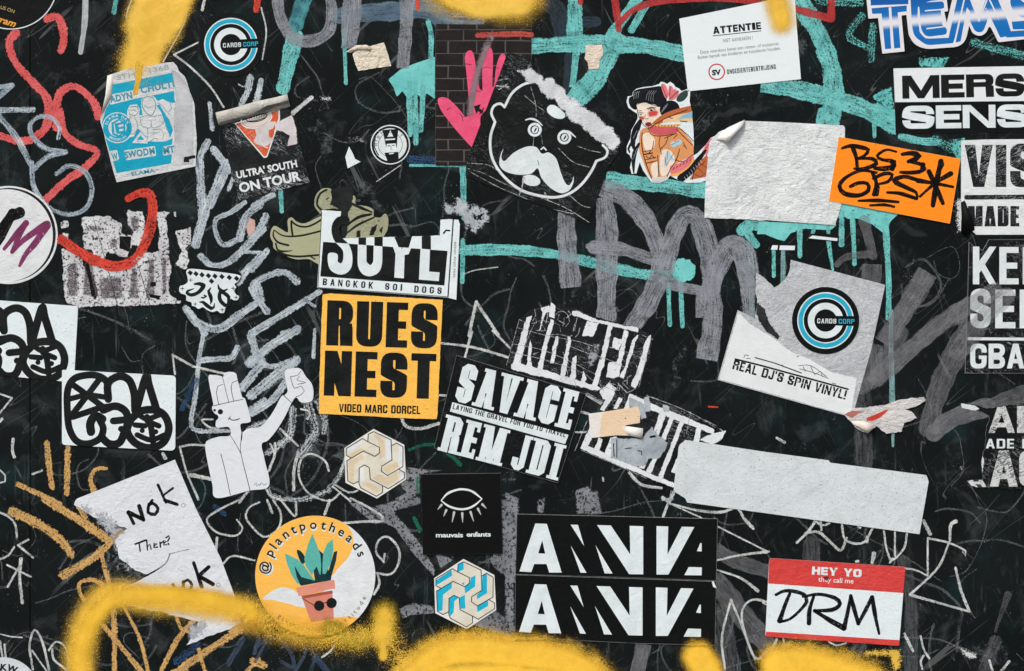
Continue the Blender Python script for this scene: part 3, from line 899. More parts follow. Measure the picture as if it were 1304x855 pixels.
paint('turquoise_line', 'long turquoise line ending in a splat', teal, J((B2, [(1040, 430), (1200, 428)]), (B3, [(60, 432), (250, 455), (420, 495), (650, 548), (820, 560)]), w=58))
patch('turquoise_splat', 'turquoise splat', teal_f, [ragged(B3(ell(868, 530, 62, 62)), 1.8, 2, 5)], soft=2, step=1.5)
paint('paint_drip', 'turquoise drips below the splat', teal, S(B3, 24, (796, 600), (798, 700), (803, 805)), S(B3, 26, (856, 600), (866, 812)))
paint('turquoise_line', 'turquoise band between stickers', teal, S(B3, 82, (480, 75), (720, 100), (990, 130), cap=False))
paint('turquoise_tag', 'turquoise curve', teal, S(B3, 62, (1304, 318), (1220, 300), (1165, 330)), S(B3, 46, (1175, 320), (1235, 400)))
paint('turquoise_arc', 'big turquoise arc and band', teal, S(A4, 105, (180, 20), (270, 170), (330, 330), (345, 470), (330, 625)), S(A4, (80, 118), (-20, 428), (150, 450), (300, 485), (460, 535), (680, 625), cap=False), S(A4, 24, (550, 600), (552, 685)), S(A4, 40, (285, 560), (275, 620)))
paint('turquoise_tag', 'broken turquoise strokes', teal_dry, S(A4, 48, (490, 80), (425, 180), (530, 245)), S(A4, 45, (545, 130), (535, 300)), S(A4, 48, (1050, 215), (1180, 250), (1320, 285)), S(A4, 50, (270, 5), (480, 15)), S(A4, 70, (600, 480), (600, 560)), S(A4, 50, (950, 730), (990, 800)), S(A4, 55, (860, 700), (940, 750)))
patch('turquoise_blot', 'worn turquoise blot', teal_fr, [A4([(540, 480), (640, 430), (660, 600), (570, 560)]), A4([(770, 290), (935, 285), (900, 345), (775, 340)]), A4([(930, 700), (1010, 690), (1000, 830), (960, 800)])], soft=4, step=2)
paint('turquoise_tag', 'turquoise stroke', teal, S(A4, 44, (690, 690), (780, 710), (860, 715)))
patch('turquoise_blot', 'turquoise pool below the orange sticker', teal_f, [B4([(370, 190), (380, 180), (680, 240), (630, 290), (615, 345), (590, 340), (540, 300), (470, 272), (440, 268), (420, 275), (400, 262), (370, 270)]), B4([(-30, 285), (370, 300), (330, 330), (200, 322), (130, 345), (100, 385), (60, 375), (0, 350), (-40, 350)])], soft=1.6, step=1.5)
paint('paint_drip', 'long turquoise drips', teal, S(B4, 32, (388, 240), (386, 400)), S(B4, 26, (176, 310), (177, 458)), S(B4, 26, (440, 250), (447, 380), (452, 498)), S(B4, (36, 30), (605, 280), (615, 420), (624, 600), (622, 770)), S(B4, (30, 14), (320, 380), (342, 530)), S(B4, 22, (318, 310), (320, 345)), S(B4, 24, (252, 305), (240, 350)), S(B4, 22, (45, 430), (45, 560)))
paint('paint_drip', 'greyish turquoise drips', m_brush('pale_turquoise', (140, 184, 184), opacity=0.92, streak=0.3, dry=0.35, rough_edge=0.15, soft=0.1), S(B3, 30, (1205, 400), (1212, 560), (1216, 760)), J((B4, [(636, 740)]), (C4, [(635, 60), (640, 240), (641, 340)]), w=28), S(C4, 16, (645, 490), (645, 565)), S(B4, 24, (92, 430), (92, 660)))
# ---------------- reds and coral
paint('red_line', 'dark red sweeping line', redp, S(A3, 34, (545, 120), (620, 50), (750, 8), (1000, -6), (1220, 8), (1310, 60)), S(A3, (42, 30), (525, -20), (545, 150)), S(A4, 40, (150, 45), (335, 95)), S(A4, 38, (335, -10), (335, 90)), S(A3, 30, (352, -20), (352, 12)))
paint('red_line', 'small red marks', redo, S(A2, 34, (12, -10), (5, 50)), S(A2, 26, (818, -20), (816, 42)), S(A2, 30, (1290, -10), (1330, 30)), S(C3, 10, (998, 368), (1042, 370)))
paint('coral_tag', 'big coral S shaped crayon tag', coral,
      S(A1, 50, (80, 165), (45, 215), (80, 320), (170, 420), (232, 490), (245, 580), (215, 660), (120, 710), (-20, 680)),
      S(A1, 46, (235, 95), (285, 85), (312, 130), (320, 200), (305, 255)),
      S(A1, (56, 44), (290, 640), (282, 540), (305, 465), (365, 435), (430, 470), (480, 530), (492, 590)),
      J((A1, [(300, 560), (320, 660), (390, 725), (490, 765), (420, 850)]), (B1, [(340, 75), (225, 180)]), w=44))
# ---------------- pale blue tags, left
paint('pale_blue_tag', 'pale blue brush tag', ice,
      S(A1, 32, (-10, 490), (60, 430)), S(A1, 26, (-10, 440), (50, 430)), S(A1, 34, (-10, 556), (165, 552)), S(A1, 34, (-10, 580), (80, 690), (165, 850)),
      S(A1, 28, (325, 765), (230, 748), (165, 690), (150, 630), (190, 590), (250, 590), (298, 640), (292, 695)),
      S(A1, 30, (330, 765), (240, 790), (165, 855)),
      S(B1, 28, (160, -10), (170, 110), (240, 210), (340, 250), (430, 220), (462, 130), (430, 40), (350, 5), (285, 45)))
paint('pale_blue_tag', 'pale vertical brush mark', m_brush('pale_bar', (196, 204, 206), streak=0.4, dry=0.15, rough_edge=0.15, soft=0.1), S(A1, 30, (430, -10), (425, 120), (405, 262)))
UL = tile(265, 110, 5.7)
paint('crayon_tag', 'large pale blue crayon lettering', icec,
      S(UL, (66, 50), (305, -60), (285, 40), (240, 128)), S(UL, 52, (385, -40), (350, 115)), S(UL, 38, (10, 125), (30, 310)), S(UL, 66, (40, 455), (145, 590)), S(UL, (62, 50), (145, 590), (90, 720), (20, 870)), S(UL, 34, (615, 190), (750, 80)), S(UL, 36, (185, 650), (150, 750)),
      S(A1, 44, (1000, 850), (1010, 780), (1045, 715)), S(A1, 46, (1080, 760), (1150, 860)),
      S(B1, (50, 60), (1005, -10), (1012, 130), (1020, 260)), S(B1, (50, 56), (1135, -10), (1080, 120), (1030, 240), (985, 400)),
      S(B1, 32, (1230, 190), (1160, 240), (1080, 285), (1118, 400), (1215, 368)), S(B1, 46, (1310, 195), (1240, 260), (1205, 370)),
      S(B1, (40, 52), (1010, 460), (1070, 510), (1150, 490), (1230, 420), (1320, 320)), S(B1, 24, (1220, 438), (1310, 442)), S(B1, (40, 52), (1320, 450), (1250, 520), (1200, 590)),
      S(B1, 48, (935, 725), (1000, 800), (1100, 825), (1200, 760), (1310, 680)), S(B1, 50, (1290, 600), (1310, 680)), S(B1, 36, (960, 745), (1030, 850)),
      S(B2, 34, (-10, 205), (90, 150)), S(B2, (56, 34), (-20, 360), (30, 310), (55, 255)), S(B2, (60, 34), (-20, 520), (30, 470), (60, 432)),
      S(B2, 40, (60, 740), (-20, 620), (60, 560), (150, 542), (212, 590)), S(B2, 42, (-20, 850), (120, 765), (322, 640)), S(B2, 18, (250, 680), (300, 712)), S(B2, 40, (140, 850), (170, 845)),
      S(C2, 58, (210, -20), (80, 60), (-30, 150)), S(C2, 34, (-10, 90), (70, 165), (205, 130)), S(C2, 60, (205, 135), (120, 200), (-20, 310)), S(C2, 48, (-20, 400), (80, 340), (150, 250)), S(C2, 22, (300, -20), (292, 120)))
paint('crayon_tag', 'pale crayon strokes above the white figure', icec,
      S(C1, (30, 26), (1025, -10), (1000, 140), (985, 300), (962, 440), (990, 488), (1150, 490)), S(C1, 34, (1010, 135), (1100, 128), (1165, 120), (1195, 70)),
      S(C1, 58, (1320, 150), (1270, 210), (1220, 270)), S(C1, 50, (1262, 10), (1285, 80), (1320, 140)), S(C1, 44, (1330, 340), (1230, 410)))
paint('chalk_smear', 'broken white chalk round the raised hand', ichk,
      S(C2, 64, (130, 210), (240, 300), (280, 420), (300, 500), (230, 610)), S(C2, 40, (310, 340), (350, 430), (345, 495)), S(C2, 50, (190, 380), (170, 520), (60, 600)), S(C2, 44, (-30, 480), (60, 440), (120, 400)), S(C2, 40, (60, 780), (100, 825), (240, 835), (370, 790)), S(C2, 30, (460, 620), (420, 720), (370, 780)))
paint('blue_smear', 'worn blue smears', bluew, S(C1, (50, 30), (985, 240), (915, 380)), S(D1, 50, (995, 715), (890, 800)), S(A1, 16, (1000, 850), (990, 800)), S(D2, 40, (300, 780), (360, 850)), S(D1, 30, (1080, 20), (1130, 60)), S(A2, 60, (780, 800), (910, 810)))
# ---------------- grey marker tags
paint('grey_marker_tag', 'grey streaky marker loop and bars', grey, S(A2, 62, (108, -30), (128, 90), (190, 190), (290, 205), (370, 155), (385, 50), (370, -30)), S(A2, 95, (490, -20), (482, 100), (472, 245), cap=False), S(A2, 72, (768, -20), (758, 150), (742, 345), cap=False))
paint('grey_marker_tag', 'large grey streaky marker lettering', grey,
      S(B3, 100, (280, 230), (285, 400), (305, 618), cap=False), S(B3, 108, (470, 165), (485, 300), (485, 500), (482, 790), cap=False), S(B3, 98, (475, 120), (580, 165), (690, 290), (765, 470)), S(B3, 70, (420, 415), (560, 425), (690, 468), (740, 470)))
paint('grey_marker_tag', 'second letter of the grey marker lettering', grey, S(B3, 104, (610, 815), (700, 680), (775, 500), (830, 330), (880, 255), (940, 270), (990, 400), (1020, 570)), S(B3, 58, (735, 565), (860, 615), (1000, 640)), S(B3, 36, (395, 410), (420, 410)))
paint('grey_marker_tag', 'third letter of the grey marker lettering', grey, S(B3, 108, (1000, 640), (1060, 480), (1110, 410), (1160, 420), (1190, 500), (1200, 620)), J((B3, [(1010, 560), (1020, 700), (1012, 850)]), (C3, [(1000, 60), (988, 132)]), w=104, cap=False), S(B3, 40, (955, 640), (950, 770), cap=False), S(B3, 70, (1150, 430), (1190, 600), (1200, 740)))
paint('grey_marker_tag', 'thin grey marker lettering at the right', greyt, S(B4, (60, 40), (500, 280), (545, 460)), S(B4, 40, (365, 500), (410, 465), (530, 448)), S(B4, 100, (540, 500), (535, 610), cap=False), S(B4, 105, (820, 540), (700, 740), (600, 900), cap=False), J((B4, [(1080, 700), (900, 790)]), (C4, [(660, 140), (560, 220)]), w=98), S(C4, 100, (500, 20), (490, 260)), S(C4, 90, (540, 240), (620, 100), (680, 0)),
      J((B4, [(1100, 700)]), (C4, [(920, 180), (860, 330), (830, 470)]), w=118), S(C4, 92, (850, 500), (950, 425), (1120, 370), (1330, 290)))
paint('grey_marker_tag', 'second pass of the thin grey marker', greyt, S(B4, 105, (820, 540), (700, 740), (600, 900), cap=False), S(C4, 92, (850, 500), (950, 425), (1120, 370)), J((B4, [(1040, 700), (900, 790)]), (C4, [(660, 140), (560, 220)]), w=90), S(C4, 80, (560, 90), (570, 230)))
paint('grey_marker_tag', 'faint grey marker strokes', greyv, S(C4, 100, (495, 300), (498, 660)), S(D4, (110, 90), (235, 215), (240, 300)), S(D4, 78, (700, 300), (735, 500), (735, 860)), S(D4, (44, 14), (1225, 465), (1190, 560), (1160, 650)), S(D3, 120, (1060, 560), (1110, 860)), S(D4, 75, (1160, 700), (1110, 830)), S(D4, 90, (480, 720), (440, 800)))
paint('grey_marker_tag', 'grey marker strokes by the name badge', greyt, S(D3, 84, (1045, 250), (1150, 300), (1320, 355)), S(D3, 110, (1040, 400), (1100, 480), (1200, 610), (1310, 740)), S(D3, 78, (672, 712), (635, 870), cap=False), S(D3, 78, (672, 712), (635, 870), cap=False))
patch('grey_chalk', 'grey chalk area around the black square sticker', greyf, [
    D2([(560, 30), (700, -10), (830, -30), (835, 10), (700, 45), (790, 150), (860, 250), (905, 330), (905, 380), (800, 270), (700, 130), (640, 100)]), D2([(460, 0), (520, 0), (600, 70), (640, 110), (600, 110)]),
    C2([(760, 670), (950, 690), (830, 710), (830, 800), (770, 850), (700, 830), (760, 800), (700, 740)]),
    D2([(1230, -20), (1320, -20), (1320, 420), (1200, 330), (1180, 290), (1150, 320), (1240, 200)]),
    D2([(720, 530), (800, 505), (900, 515), (905, 560), (780, 570), (740, 590)]), D2([(1080, 610), (1210, 540), (1320, 630), (1320, 680), (1200, 660)]), D2([(900, 250), (960, 270), (1000, 290), (930, 340)])], soft=3, step=2)
patch('grey_chalk', 'grey smear left of the striped stickers', greyf, [D3([(-30, -60), (50, -20), (20, 300), (20, 640), (-30, 680)]), D3([(325, -20), (340, -60), (440, -60), (465, 60), (330, 62)]), D3([(130, -10), (180, -30), (170, 55), (135, 55)]), C3([(320, 790), (390, 760), (450, 850), (330, 860)])], soft=4, step=2.5)
paint('green_marker', 'worn green marker arc', green, S(C2, 20, (775, 585), (850, 560), (900, 560)), S(C2, 26, (965, 600), (1000, 625), (1030, 660)), S(C2, 22, (815, 730), (822, 800)), S(D2, 24, (800, 80), (830, 140)))
# ---------------- ochre chalk
paint('ochre_chalk_tag', 'ochre chalk strokes', cream, S(C1, 36, (235, 550), (250, 700), (262, 775)), S(C1, 36, (340, 575), (336, 805)), S(C1, (18, 48), (535, 680), (485, 682), (455, 730), (478, 810)), J((C1, [(90, 760), (180, 800), (300, 860)]), w=32),
      S(D1, 56, (60, 45), (200, 115), (300, 185), (358, 262)), S(D1, 52, (230, -10), (400, 90), (545, 190)), S(D1, 28, (392, 15), (430, 80)), S(D1, 54, (318, 368), (480, 270), (605, 150)), S(D1, 34, (510, 270), (560, 460), (575, 640), (575, 850)),
      S(D1, 28, (525, 420), (470, 390), (405, 402), (400, 450), (440, 520)), S(D1, 34, (520, 620), (620, 740), (710, 850)), S(D1, 24, (620, 520), (700, 680), (745, 850)), S(D1, 34, (810, 850), (900, 680), (1000, 570)), S(D1, 50, (880, 860), (1040, 750), (1210, 640)), S(D1, 22, (880, 560), (915, 640), (970, 655)), S(D1, 26, (1000, 740), (1030, 850)), S(D1, 30, (1240, 850), (1304, 790)), S(D2, 50, (-10, 800), (40, 820)), S(D1, 60, (1170, 640), (1240, 610)))
# ---------------- thin white marker scribbles
paint('white_scribble', 'thin white marker scribbles in the top left corner', white_l, S(A1, 9, (665, -10), (640, 60), (640, 98), (720, 72)), S(A1, 9, (942, 60), (915, 140), (820, 312)), S(A1, 12, (995, 215), (875, 275)), S(A1, 13, (875, 275), (960, 340), (1060, 440), (1125, 540)), S(A1, 18, (1030, -10), (1018, 50)), S(A1, 8, (1200, 425), (1225, 438), (1245, 425)), S(A1, 8, (215, -5), (205, 30), (185, 35)), S(A2, 10, (30, 40), (55, 160), (35, 300)))
paint('white_scribble', 'white marker lines', white_l, S(B2, 6, (610, 85), (730, 3)), J((B2, [(1075, 860), (1112, 690), (1225, 860)]), w=20, sharp=True), S(C2, 16, (1090, -10), (1055, 122)), S(C2, 14, (1195, -15), (1304, 95)), J((C2, [(930, 48), (1100, 70), (1290, 125)]), w=16), S(C2, 14, (925, 310), (965, 312)), S(B2, 6, (1050, 550), (1110, 530), (1220, 515)), S(A2, 22, (188, 572), (285, 492)), S(C3, 14, (330, 497), (385, 495)), S(C3, 12, (345, 392), (405, 408)), S(C3, 14, (380, 308), (455, 352)))
paint('white_scribble', 'white marker curls', white_l, S(C3, 16, (600, 700), (660, 760), (760, 778)), S(C3, 20, (765, 825), (800, 850)), S(C3, 20, (800, 845), (822, 800)), S(C4, 16, (60, 525), (100, 548)), S(C3, 14, (465, 725), (468, 740)))
paint('white_scribble', 'thin white marker scribbles at the left edge', white_l, S(C1, 12, (-10, 410), (60, 325), (-10, 300), sharp=True), S(C1, 18, (66, 530), (62, 590), (72, 622)), S(C1, 12, (-10, 680), (25, 715), (25, 745), (0, 752)), S(C1, 16, (165, 707), (210, 690)), S(C1, 18, (-10, 450), (10, 430)),
      S(D1, 14, (-10, 48), (40, 70), (75, 110), (85, 175)), S(D1, 14, (-10, 290), (40, 268), (70, 225)), S(D1, 13, (90, 215), (142, 188)), S(D1, 15, (90, 215), (165, 278)), S(D1, 13, (35, 315), (155, 375)), S(D1, (22, 22), (105, 285), (98, 380), (112, 505)), S(D1, 13, (92, 330), (38, 425)), S(D1, 9, (-10, 660), (50, 675), (110, 680)))
paint('white_scribble', 'thin white marker loops in the bottom left corner', white_l, S(D1, 15, (165, 840), (148, 720), (175, 642), (215, 710), (250, 860)), S(D1, 12, (160, 745), (235, 850)), S(D1, 12, (245, 745), (280, 702), (325, 725), (345, 790), (335, 850)), S(D1, 14, (262, 740), (270, 790), (330, 840)), S(D1, 12, (22, 715), (28, 785)), S(D1, 12, (0, 700), (12, 785)))
paint('white_scribble', 'thin white marker swirls above the round yellow sticker', white_l, S(D1, 13, (1220, -20), (1100, 38), (1040, 88), (1090, 150), (1185, 168), (1220, 130), (1192, 88)), S(D1, 20, (1092, 180), (1085, 245)), J((D1, [(1304, 0), (1255, 25), (1238, 80), (1304, 160)]), (D2, [(60, 172), (118, 130), (128, 55), (90, -10)]), w=13), S(D1, 12, (1120, 312), (1170, 270), (1280, 292)), S(D2, 18, (60, -10), (85, 52)), S(D2, 15, (130, -10), (200, 70), (205, 0)), S(D2, 18, (375, -10), (350, 60)),
      S(D2, 15, (440, 105), (560, 96), (640, 95), (640, 70), (560, 20), (480, -20)), S(D2, 14, (648, 300), (608, 250), (622, 190), (670, 175), (722, 235), (720, 310), (680, 362), (608, 355)), S(D2, 14, (615, 360), (625, 410), (598, 462)), S(D2, 12, (430, 660), (385, 740), (335, 780)), S(D2, 14, (652, 260), (645, 300)))
paint('white_scribble', 'thin white marker swirls under the raised hand', white_l, S(C2, 13, (370, 692), (350, 640), (280, 605), (230, 635), (220, 720), (270, 805), (370, 842), (430, 800)), S(C2, 13, (125, 480), (215, 565)), S(C2, 22, (215, 600), (195, 690), (193, 785)), S(C2, 12, (75, 555), (95, 610), (65, 695)), S(C2, 12, (100, 550), (100, 610), (70, 690)), S(C2, 13, (400, 760), (470, 800), (515, 790)), S(C2, 12, (460, 600), (430, 700)), S(C2, 13, (230, 380), (275, 395), (265, 430)), S(C2, 13, (50, 770), (80, 820), (150, 840)), S(C2, 12, (480, 845), (390, 770)), S(C2, 20, (735, 425), (760, 468), (830, 478), (925, 452)))
paint('white_scribble', 'thin white marker triangle beside the white figure', white_l, S(C1, 15, (868, 108), (970, 165), (1130, 202), sharp=True), S(C1, 12, (868, 108), (880, 205)), S(C1, 14, (905, 570), (960, 560), (1040, 563)), S(C1, 14, (905, 575), (940, 700), (998, 835)), S(C1, 26, (960, 712), (1060, 732)), S(C1, 18, (1250, 790), (1205, 850)), S(C1, 13, (1100, 480), (1050, 470), (1015, 435), (1070, 432)), S(C1, 22, (820, 605), (832, 628)), S(C1, 14, (865, 650), (920, 770)))
paint('white_scribble', 'white marker scribble over the black striped stickers', white_l, S(D3, 18, (795, 0), (768, 75)), S(D3, 11, (800, 5), (962, 78)), S(D3, (10, 22), (800, 5), (940, 40), (1060, 50), (1140, 28), (1175, 80), (1222, 130)), S(D3, 11, (1040, 120), (1292, 247)), S(D3, 14, (1040, 292), (1160, 265), (1300, 248)), S(D3, (10, 20), (1040, 340), (1160, 382), (1245, 445)))
paint('white_scribble', 'white marker zigzag beside the name badge', white_l, S(D3, 14, (1080, 840), (1065, 680), (1110, 490)), S(D3, 14, (1110, 490), (1160, 610), (1230, 790)), S(D3, 15, (1310, 505), (1220, 490), (1168, 540), (1175, 640), (1235, 785), (1310, 740)), S(D4, 12, (-10, 505), (20, 520)), S(D4, 14, (10, 790), (60, 690)), S(D4, 12, (90, 670), (105, 745)), S(D4, 10, (320, 700), (360, 720), (410, 708)))
paint('white_scribble', 'white marker scribble below the blank white strip', white_l, S(D4, 18, (162, 202), (220, 145), (262, 85)), S(D4, 16, (205, 155), (270, 150), (330, 200), (382, 242), (412, 180)), S(D4, 13, (230, 70), (285, 115), (325, 105)), S(D4, 13, (280, 90), (285, 140)), S(D4, 16, (388, 110), (400, 180), (440, 205), (500, 200), (545, 125)), S(D4, 20, (515, 175), (515, 198)), S(D4, 14, (470, 120), (480, 128)), S(D4, 14, (600, 145), (612, 230), (640, 290), (700, 232), (715, 160)), S(D4, 12, (655, 150), (655, 270)), S(D4, (28, 14), (550, 258), (540, 305)), S(D4, 20, (632, 300), (642, 285)))
paint('white_scribble', 'white marker star scribble at the right', white_l, S(D4, 24, (800, 95), (832, 160)), S(D4, 13, (820, 190), (820, 370)), S(D4, 13, (820, 370), (760, 342), (680, 328)), S(D4, 13, (820, 180), (930, 205), (1010, 245), (1010, 270), (998, 250)), S(D4, (24, 14), (962, 95), (935, 115), (932, 190)), S(D4, 15, (932, 190), (870, 330), (730, 465)), S(D4, 15, (730, 465), (1030, 550)), S(D4, 17, (1030, 550), (990, 450), (960, 330)),
      S(D4, 18, (703, 662), (745, 748)), S(D4, 14, (785, 675), (800, 740), (828, 785)), S(D4, 13, (800, 770), (785, 800), (792, 838)), S(D4, 14, (1130, 795), (1150, 860)), S(D4, 16, (1190, 850), (1230, 800)), S(D4, 20, (-10, 250), (10, 250)), S(D4, 16, (460, 297), (470, 297)))
paint('slate_scribble', 'dull slate blue scribble at the bottom', m_brush('slate_line', (78, 92, 112), opacity=0.7, streak=0.5, dry=0.4, rough_edge=0.4, soft=0.2), S(D2, 22, (0, 800), (60, 700), (110, 680), (180, 760), (190, 830), (130, 800)), S(D2, 20, (0, 730), (60, 690)), S(D2, 22, (230, 690), (250, 760), (200, 850)), S(D2, 22, (280, 740), (370, 850)), S(D1, 34, (1150, 810), (1220, 690)), S(D1, 24, (1280, 760), (1304, 680)), S(D2, 20, (300, 780), (280, 850)))
patch('white_smudge', 'torn whitish paper smudge', m_spray('paper_smudge', (198, 206, 210), 1.8, 0.7, 1.7, 0.3, (140, 150, 156), 3.2, 0.07), [B2([(930, 200), (1000, 160), (1130, 190), (1200, 240), (1180, 300), (1100, 350), (1030, 370), (1020, 270), (940, 260)])], soft=5, step=2)
patch('white_smudge', 'small faint smudge', smudge, [A2([(440, 690), (560, 680), (590, 700), (540, 735), (450, 725)]), D4([(1140, 700), (1180, 700), (1190, 740), (1150, 745)]), C1([(600, 100), (650, 85), (640, 110)])], soft=4, step=2)
patch('white_flecks', 'small white flecks', m_spray('fleck', (214, 218, 218), 2.2, 0.75, 0.85, 0.6, None, 0.6, 0.1), [A2([(310, 480), (390, 480), (390, 520), (320, 510)]), C4([(950, 660), (1010, 660), (1000, 700)]), D4([(960, 710), (1080, 760), (1070, 800), (1000, 790)]), B4([(950, 180), (1010, 150), (1040, 340), (960, 350)]), D4([(470, 290), (500, 290), (500, 300)])], soft=5, step=2)
patch('pink_scrap', 'small faded pink paper scrap', m_spray('pink_scrap_paint', (204, 172, 162), 0.5, 0.1, 0.3, 0.5), [B1([(1235, 310), (1255, 265), (1285, 275), (1285, 330), (1250, 365)])], soft=3, step=1.5)
patch('yellow_flecks', 'yellow speckles', m_spray('yellow_fleck', (226, 186, 80), 2.2, 0.55, 0.65, 0.5, None, 0.8, 0.1), [D4([(480, 740), (690, 730), (690, 850), (640, 855), (620, 780), (500, 780)])], soft=5, step=2)
# the wall carries on past the photograph: more of the same strokes there
for z in ((-800, -300, -220, 1150), (1540, -300, 2100, 1150), (-200, -520, 1500, -230), (-200, 1080, 1500, 1330)):
    for nm, mt, k_, w0, w1 in (('crayon_tag', icec, 7, 7, 14), ('white_scribble', white_l, 22, 3, 5), ('grey_marker_tag', grey, 5, 16, 26), ('turquoise_tag', teal, 4, 12, 22), ('ochre_chalk_tag', cream, 4, 8, 12), ('faint_scribble', faintl, 30, 2, 5)):
        paint(nm, None, mt, *scribble(*z, k_, w0, w1))
# yellow and red at the top edge
spray('yellow_spray_patch', 'broad pale yellow spray running down from the top edge', yel_p, (A1([(840, -60), (790, 40), (770, 120)]), 46), (A1([(770, 120), (725, 250), (700, 330)]), 34), (A1([(900, -30), (850, 100)]), 26))

# ------------------------------------------------------------------ everything stuck on the wall
W_ = (220, 231, 233)
BLK = (19, 22, 22)
paper = m_sheet('white_sticker_paper', W_, grime=0.12, speck=0.2, wrinkle=0.5, grimecol=(170, 176, 180))
paper_old = m_sheet('weathered_white_paper', (214, 219, 220), grime=0.35, speck=1.0, wrinkle=1.0, paper=1.2, grimecol=(166, 170, 172))
paper_rough = m_sheet('rough_peeled_white_paper', (222, 227, 227), grime=0.45, speck=0.8, wrinkle=1.8, paper=1.6, grimecol=(160, 165, 168))
blackp = m_sheet('black_sticker_vinyl', (14, 16, 16), grime=0.06, wrinkle=0.4, paper=0.3, rough=0.45, grimecol=(44, 48, 50))
blackc = m_sheet('scratched_black_sticker', (16, 18, 18), grime=0.12, wrinkle=0.6, paper=0.4, crack=1.0, grimecol=(60, 64, 66))
blackc2 = m_sheet('badly_scratched_black_sticker', (20, 23, 24), grime=0.35, wrinkle=0.8, paper=0.8, crack=2.6, grimecol=(72, 78, 80))
ink_k = m_ink('black_print', BLK)
ink_kw = m_ink('worn_black_print', (24, 27, 30), wear=0.55, fleck=0.6)
ink_w = m_ink('white_print', (220, 231, 233), fleck=0.0)
ink_ww = m_ink('cracked_white_print', (218, 228, 229), wear=0.12, fleck=0.1)
ink_www = m_ink('broken_white_print', (206, 210, 210), wear=1.6, fleck=0.8)
edge_w = m_ink('pale_cut_edge', (120, 124, 124), wear=0.7, fleck=0.5)
edge_d = m_ink('dark_cut_edge', (40, 42, 44), wear=0.3)
kline = m_brush('black_pen', (16, 17, 18), streak=0.05, dry=0.0, rough_edge=0.05, soft=0.25)
kmark = m_brush('black_marker', (15, 16, 18), streak=0.12, dry=0.05, rough_edge=0.08, soft=0.1, rough=0.4)
wline = m_brush('white_pen', (222, 228, 230), streak=0.05, dry=0.0, rough_edge=0.05, soft=0.25)

# --- top left black round sticker
t = Thing('round_sticker', 'black round sticker with orange script, cut off by the top left corner of the photo', circ(14, -22, 60), level=1)
t.sheet(blackp); t.ink(ink_w, line(circ(14, -22, 59.2, 90), 1.3), name='rim')
t.text(m_ink('pale_gold_print', (196, 170, 110)), 'D US ON', -6, 9, 4.4, 25, rot=19, bold=0.0)
t.text(m_ink('orange_print', (226, 160, 70)), 'gram', -8, 27, 9, 27, rot=17, bold=0.03, shear=0.3, name='script_lettering')

# --- the two round C ring stickers
def ring_sticker(cx, cy, r, label, level, rot=0):
    t = Thing('round_sticker', label, circ(cx, cy, r, 96), group='round black stickers with cyan C rings', level=level)
    t.sheet(blackp)
    k = r / 42.5
    band = [(cx + a * cos(radians(rot)) - b * sin(radians(rot)), cy + a * sin(radians(rot)) + b * cos(radians(rot))) for a, b in ((0, -6.2 * k), (50 * k, -6.2 * k), (50 * k, 6.2 * k), (0, 6.2 * k))]
    ring = lambda a, b, m, nm: t.ink(m, [circ(cx, cy, a * k, 96)], [circ(cx, cy, b * k, 96), band], name=nm)
    ring(35.8, 34.3, ink_w, 'thin_white_ring'); ring(34.3, 28.8, m_ink('cyan_print', (42, 172, 202), fleck=0.0), 'cyan_ring'); ring(28.8, 27.6, ink_w, 'thin_white_ring')
    ring(22.5, 14.2, ink_w, 'white_c_ring')
    c, s = cos(radians(rot)), sin(radians(rot))
    f = lambda a, b: (cx + a * k * c - b * k * s, cy + a * k * s + b * k * c)
    x, y = f(-10.5, -2.4); btext(t, ink_w, 'CARDS', x, y, 6 * k, 24 * k, rot=rot, t=0.18, b=0.15, gap=0.2)
    x, y = f(16.5, -2.4); btext(t, m_ink('cyan_print', (42, 172, 202), fleck=0.0), 'CORP', x, y, 6 * k, 20 * k, rot=rot, t=0.2, b=0.17, gap=0.16)
    # the stencil gaps in the letters
    return t
ring_sticker(294, 57, 40.5, 'round black sticker with cyan and white C rings on the bare wall, top left', 1, -3)

# --- turquoise printed wrestler sticker
Wt = tile(120, 75, 5.18)
ol = Wt([(85, 112), (200, 72), (480, 25), (520, 22), (545, 45), (560, 85), (600, 120), (625, 200), (660, 300), (668, 420), (675, 560), (668, 710), (148, 815), (125, 740), (70, 520), (38, 400), (60, 320), (80, 220)])
ol = ragged(ol, 0.35, 2, 3, [0, 0, 0, 1, 1, 1, 1, 1, 1, 1, 1, 0, 0, 0, 1, 1, 0, 0])
t = Thing('wrestler_sticker', 'white and turquoise sticker with a masked wrestler, peeled on its right side', ol, level=1)
t.sheet(m_sheet('peeled_sticker_paper', (208, 212, 212), grime=0.35, speck=0.7, wrinkle=1.4, paper=2.2, grimecol=(150, 152, 156)))
cy = m_ink('turquoise_print', (24, 160, 190), fleck=0.25)
cyl = m_ink('turquoise_print_line', (70, 150, 170))
tq = Wt([(122, 170), (515, 92), (535, 300), (508, 690), (148, 755), (110, 640), (72, 520), (50, 420), (78, 330), (112, 270)])
tq = ragged(tq, 0.6, 2, 5, [0, 1, 1, 0, 0, 0, 0, 0, 0, 0])
blob = Wt([(310, 270), (340, 240), (390, 245), (420, 280), (450, 265), (500, 290), (540, 290), (545, 420), (530, 520), (470, 545), (400, 548), (350, 545), (310, 490), (260, 555), (330, 555), (345, 520), (310, 480), (290, 460), (262, 512), (230, 520), (200, 470), (195, 420), (215, 400), (218, 340), (235, 305), (280, 300), (300, 330), (295, 370), (320, 375), (310, 320)])
bandtxt1 = corners(Wt([(112, 235), (270, 205), (380, 182), (540, 150), (560, 205), (420, 235), (280, 262), (100, 305)]), 3)
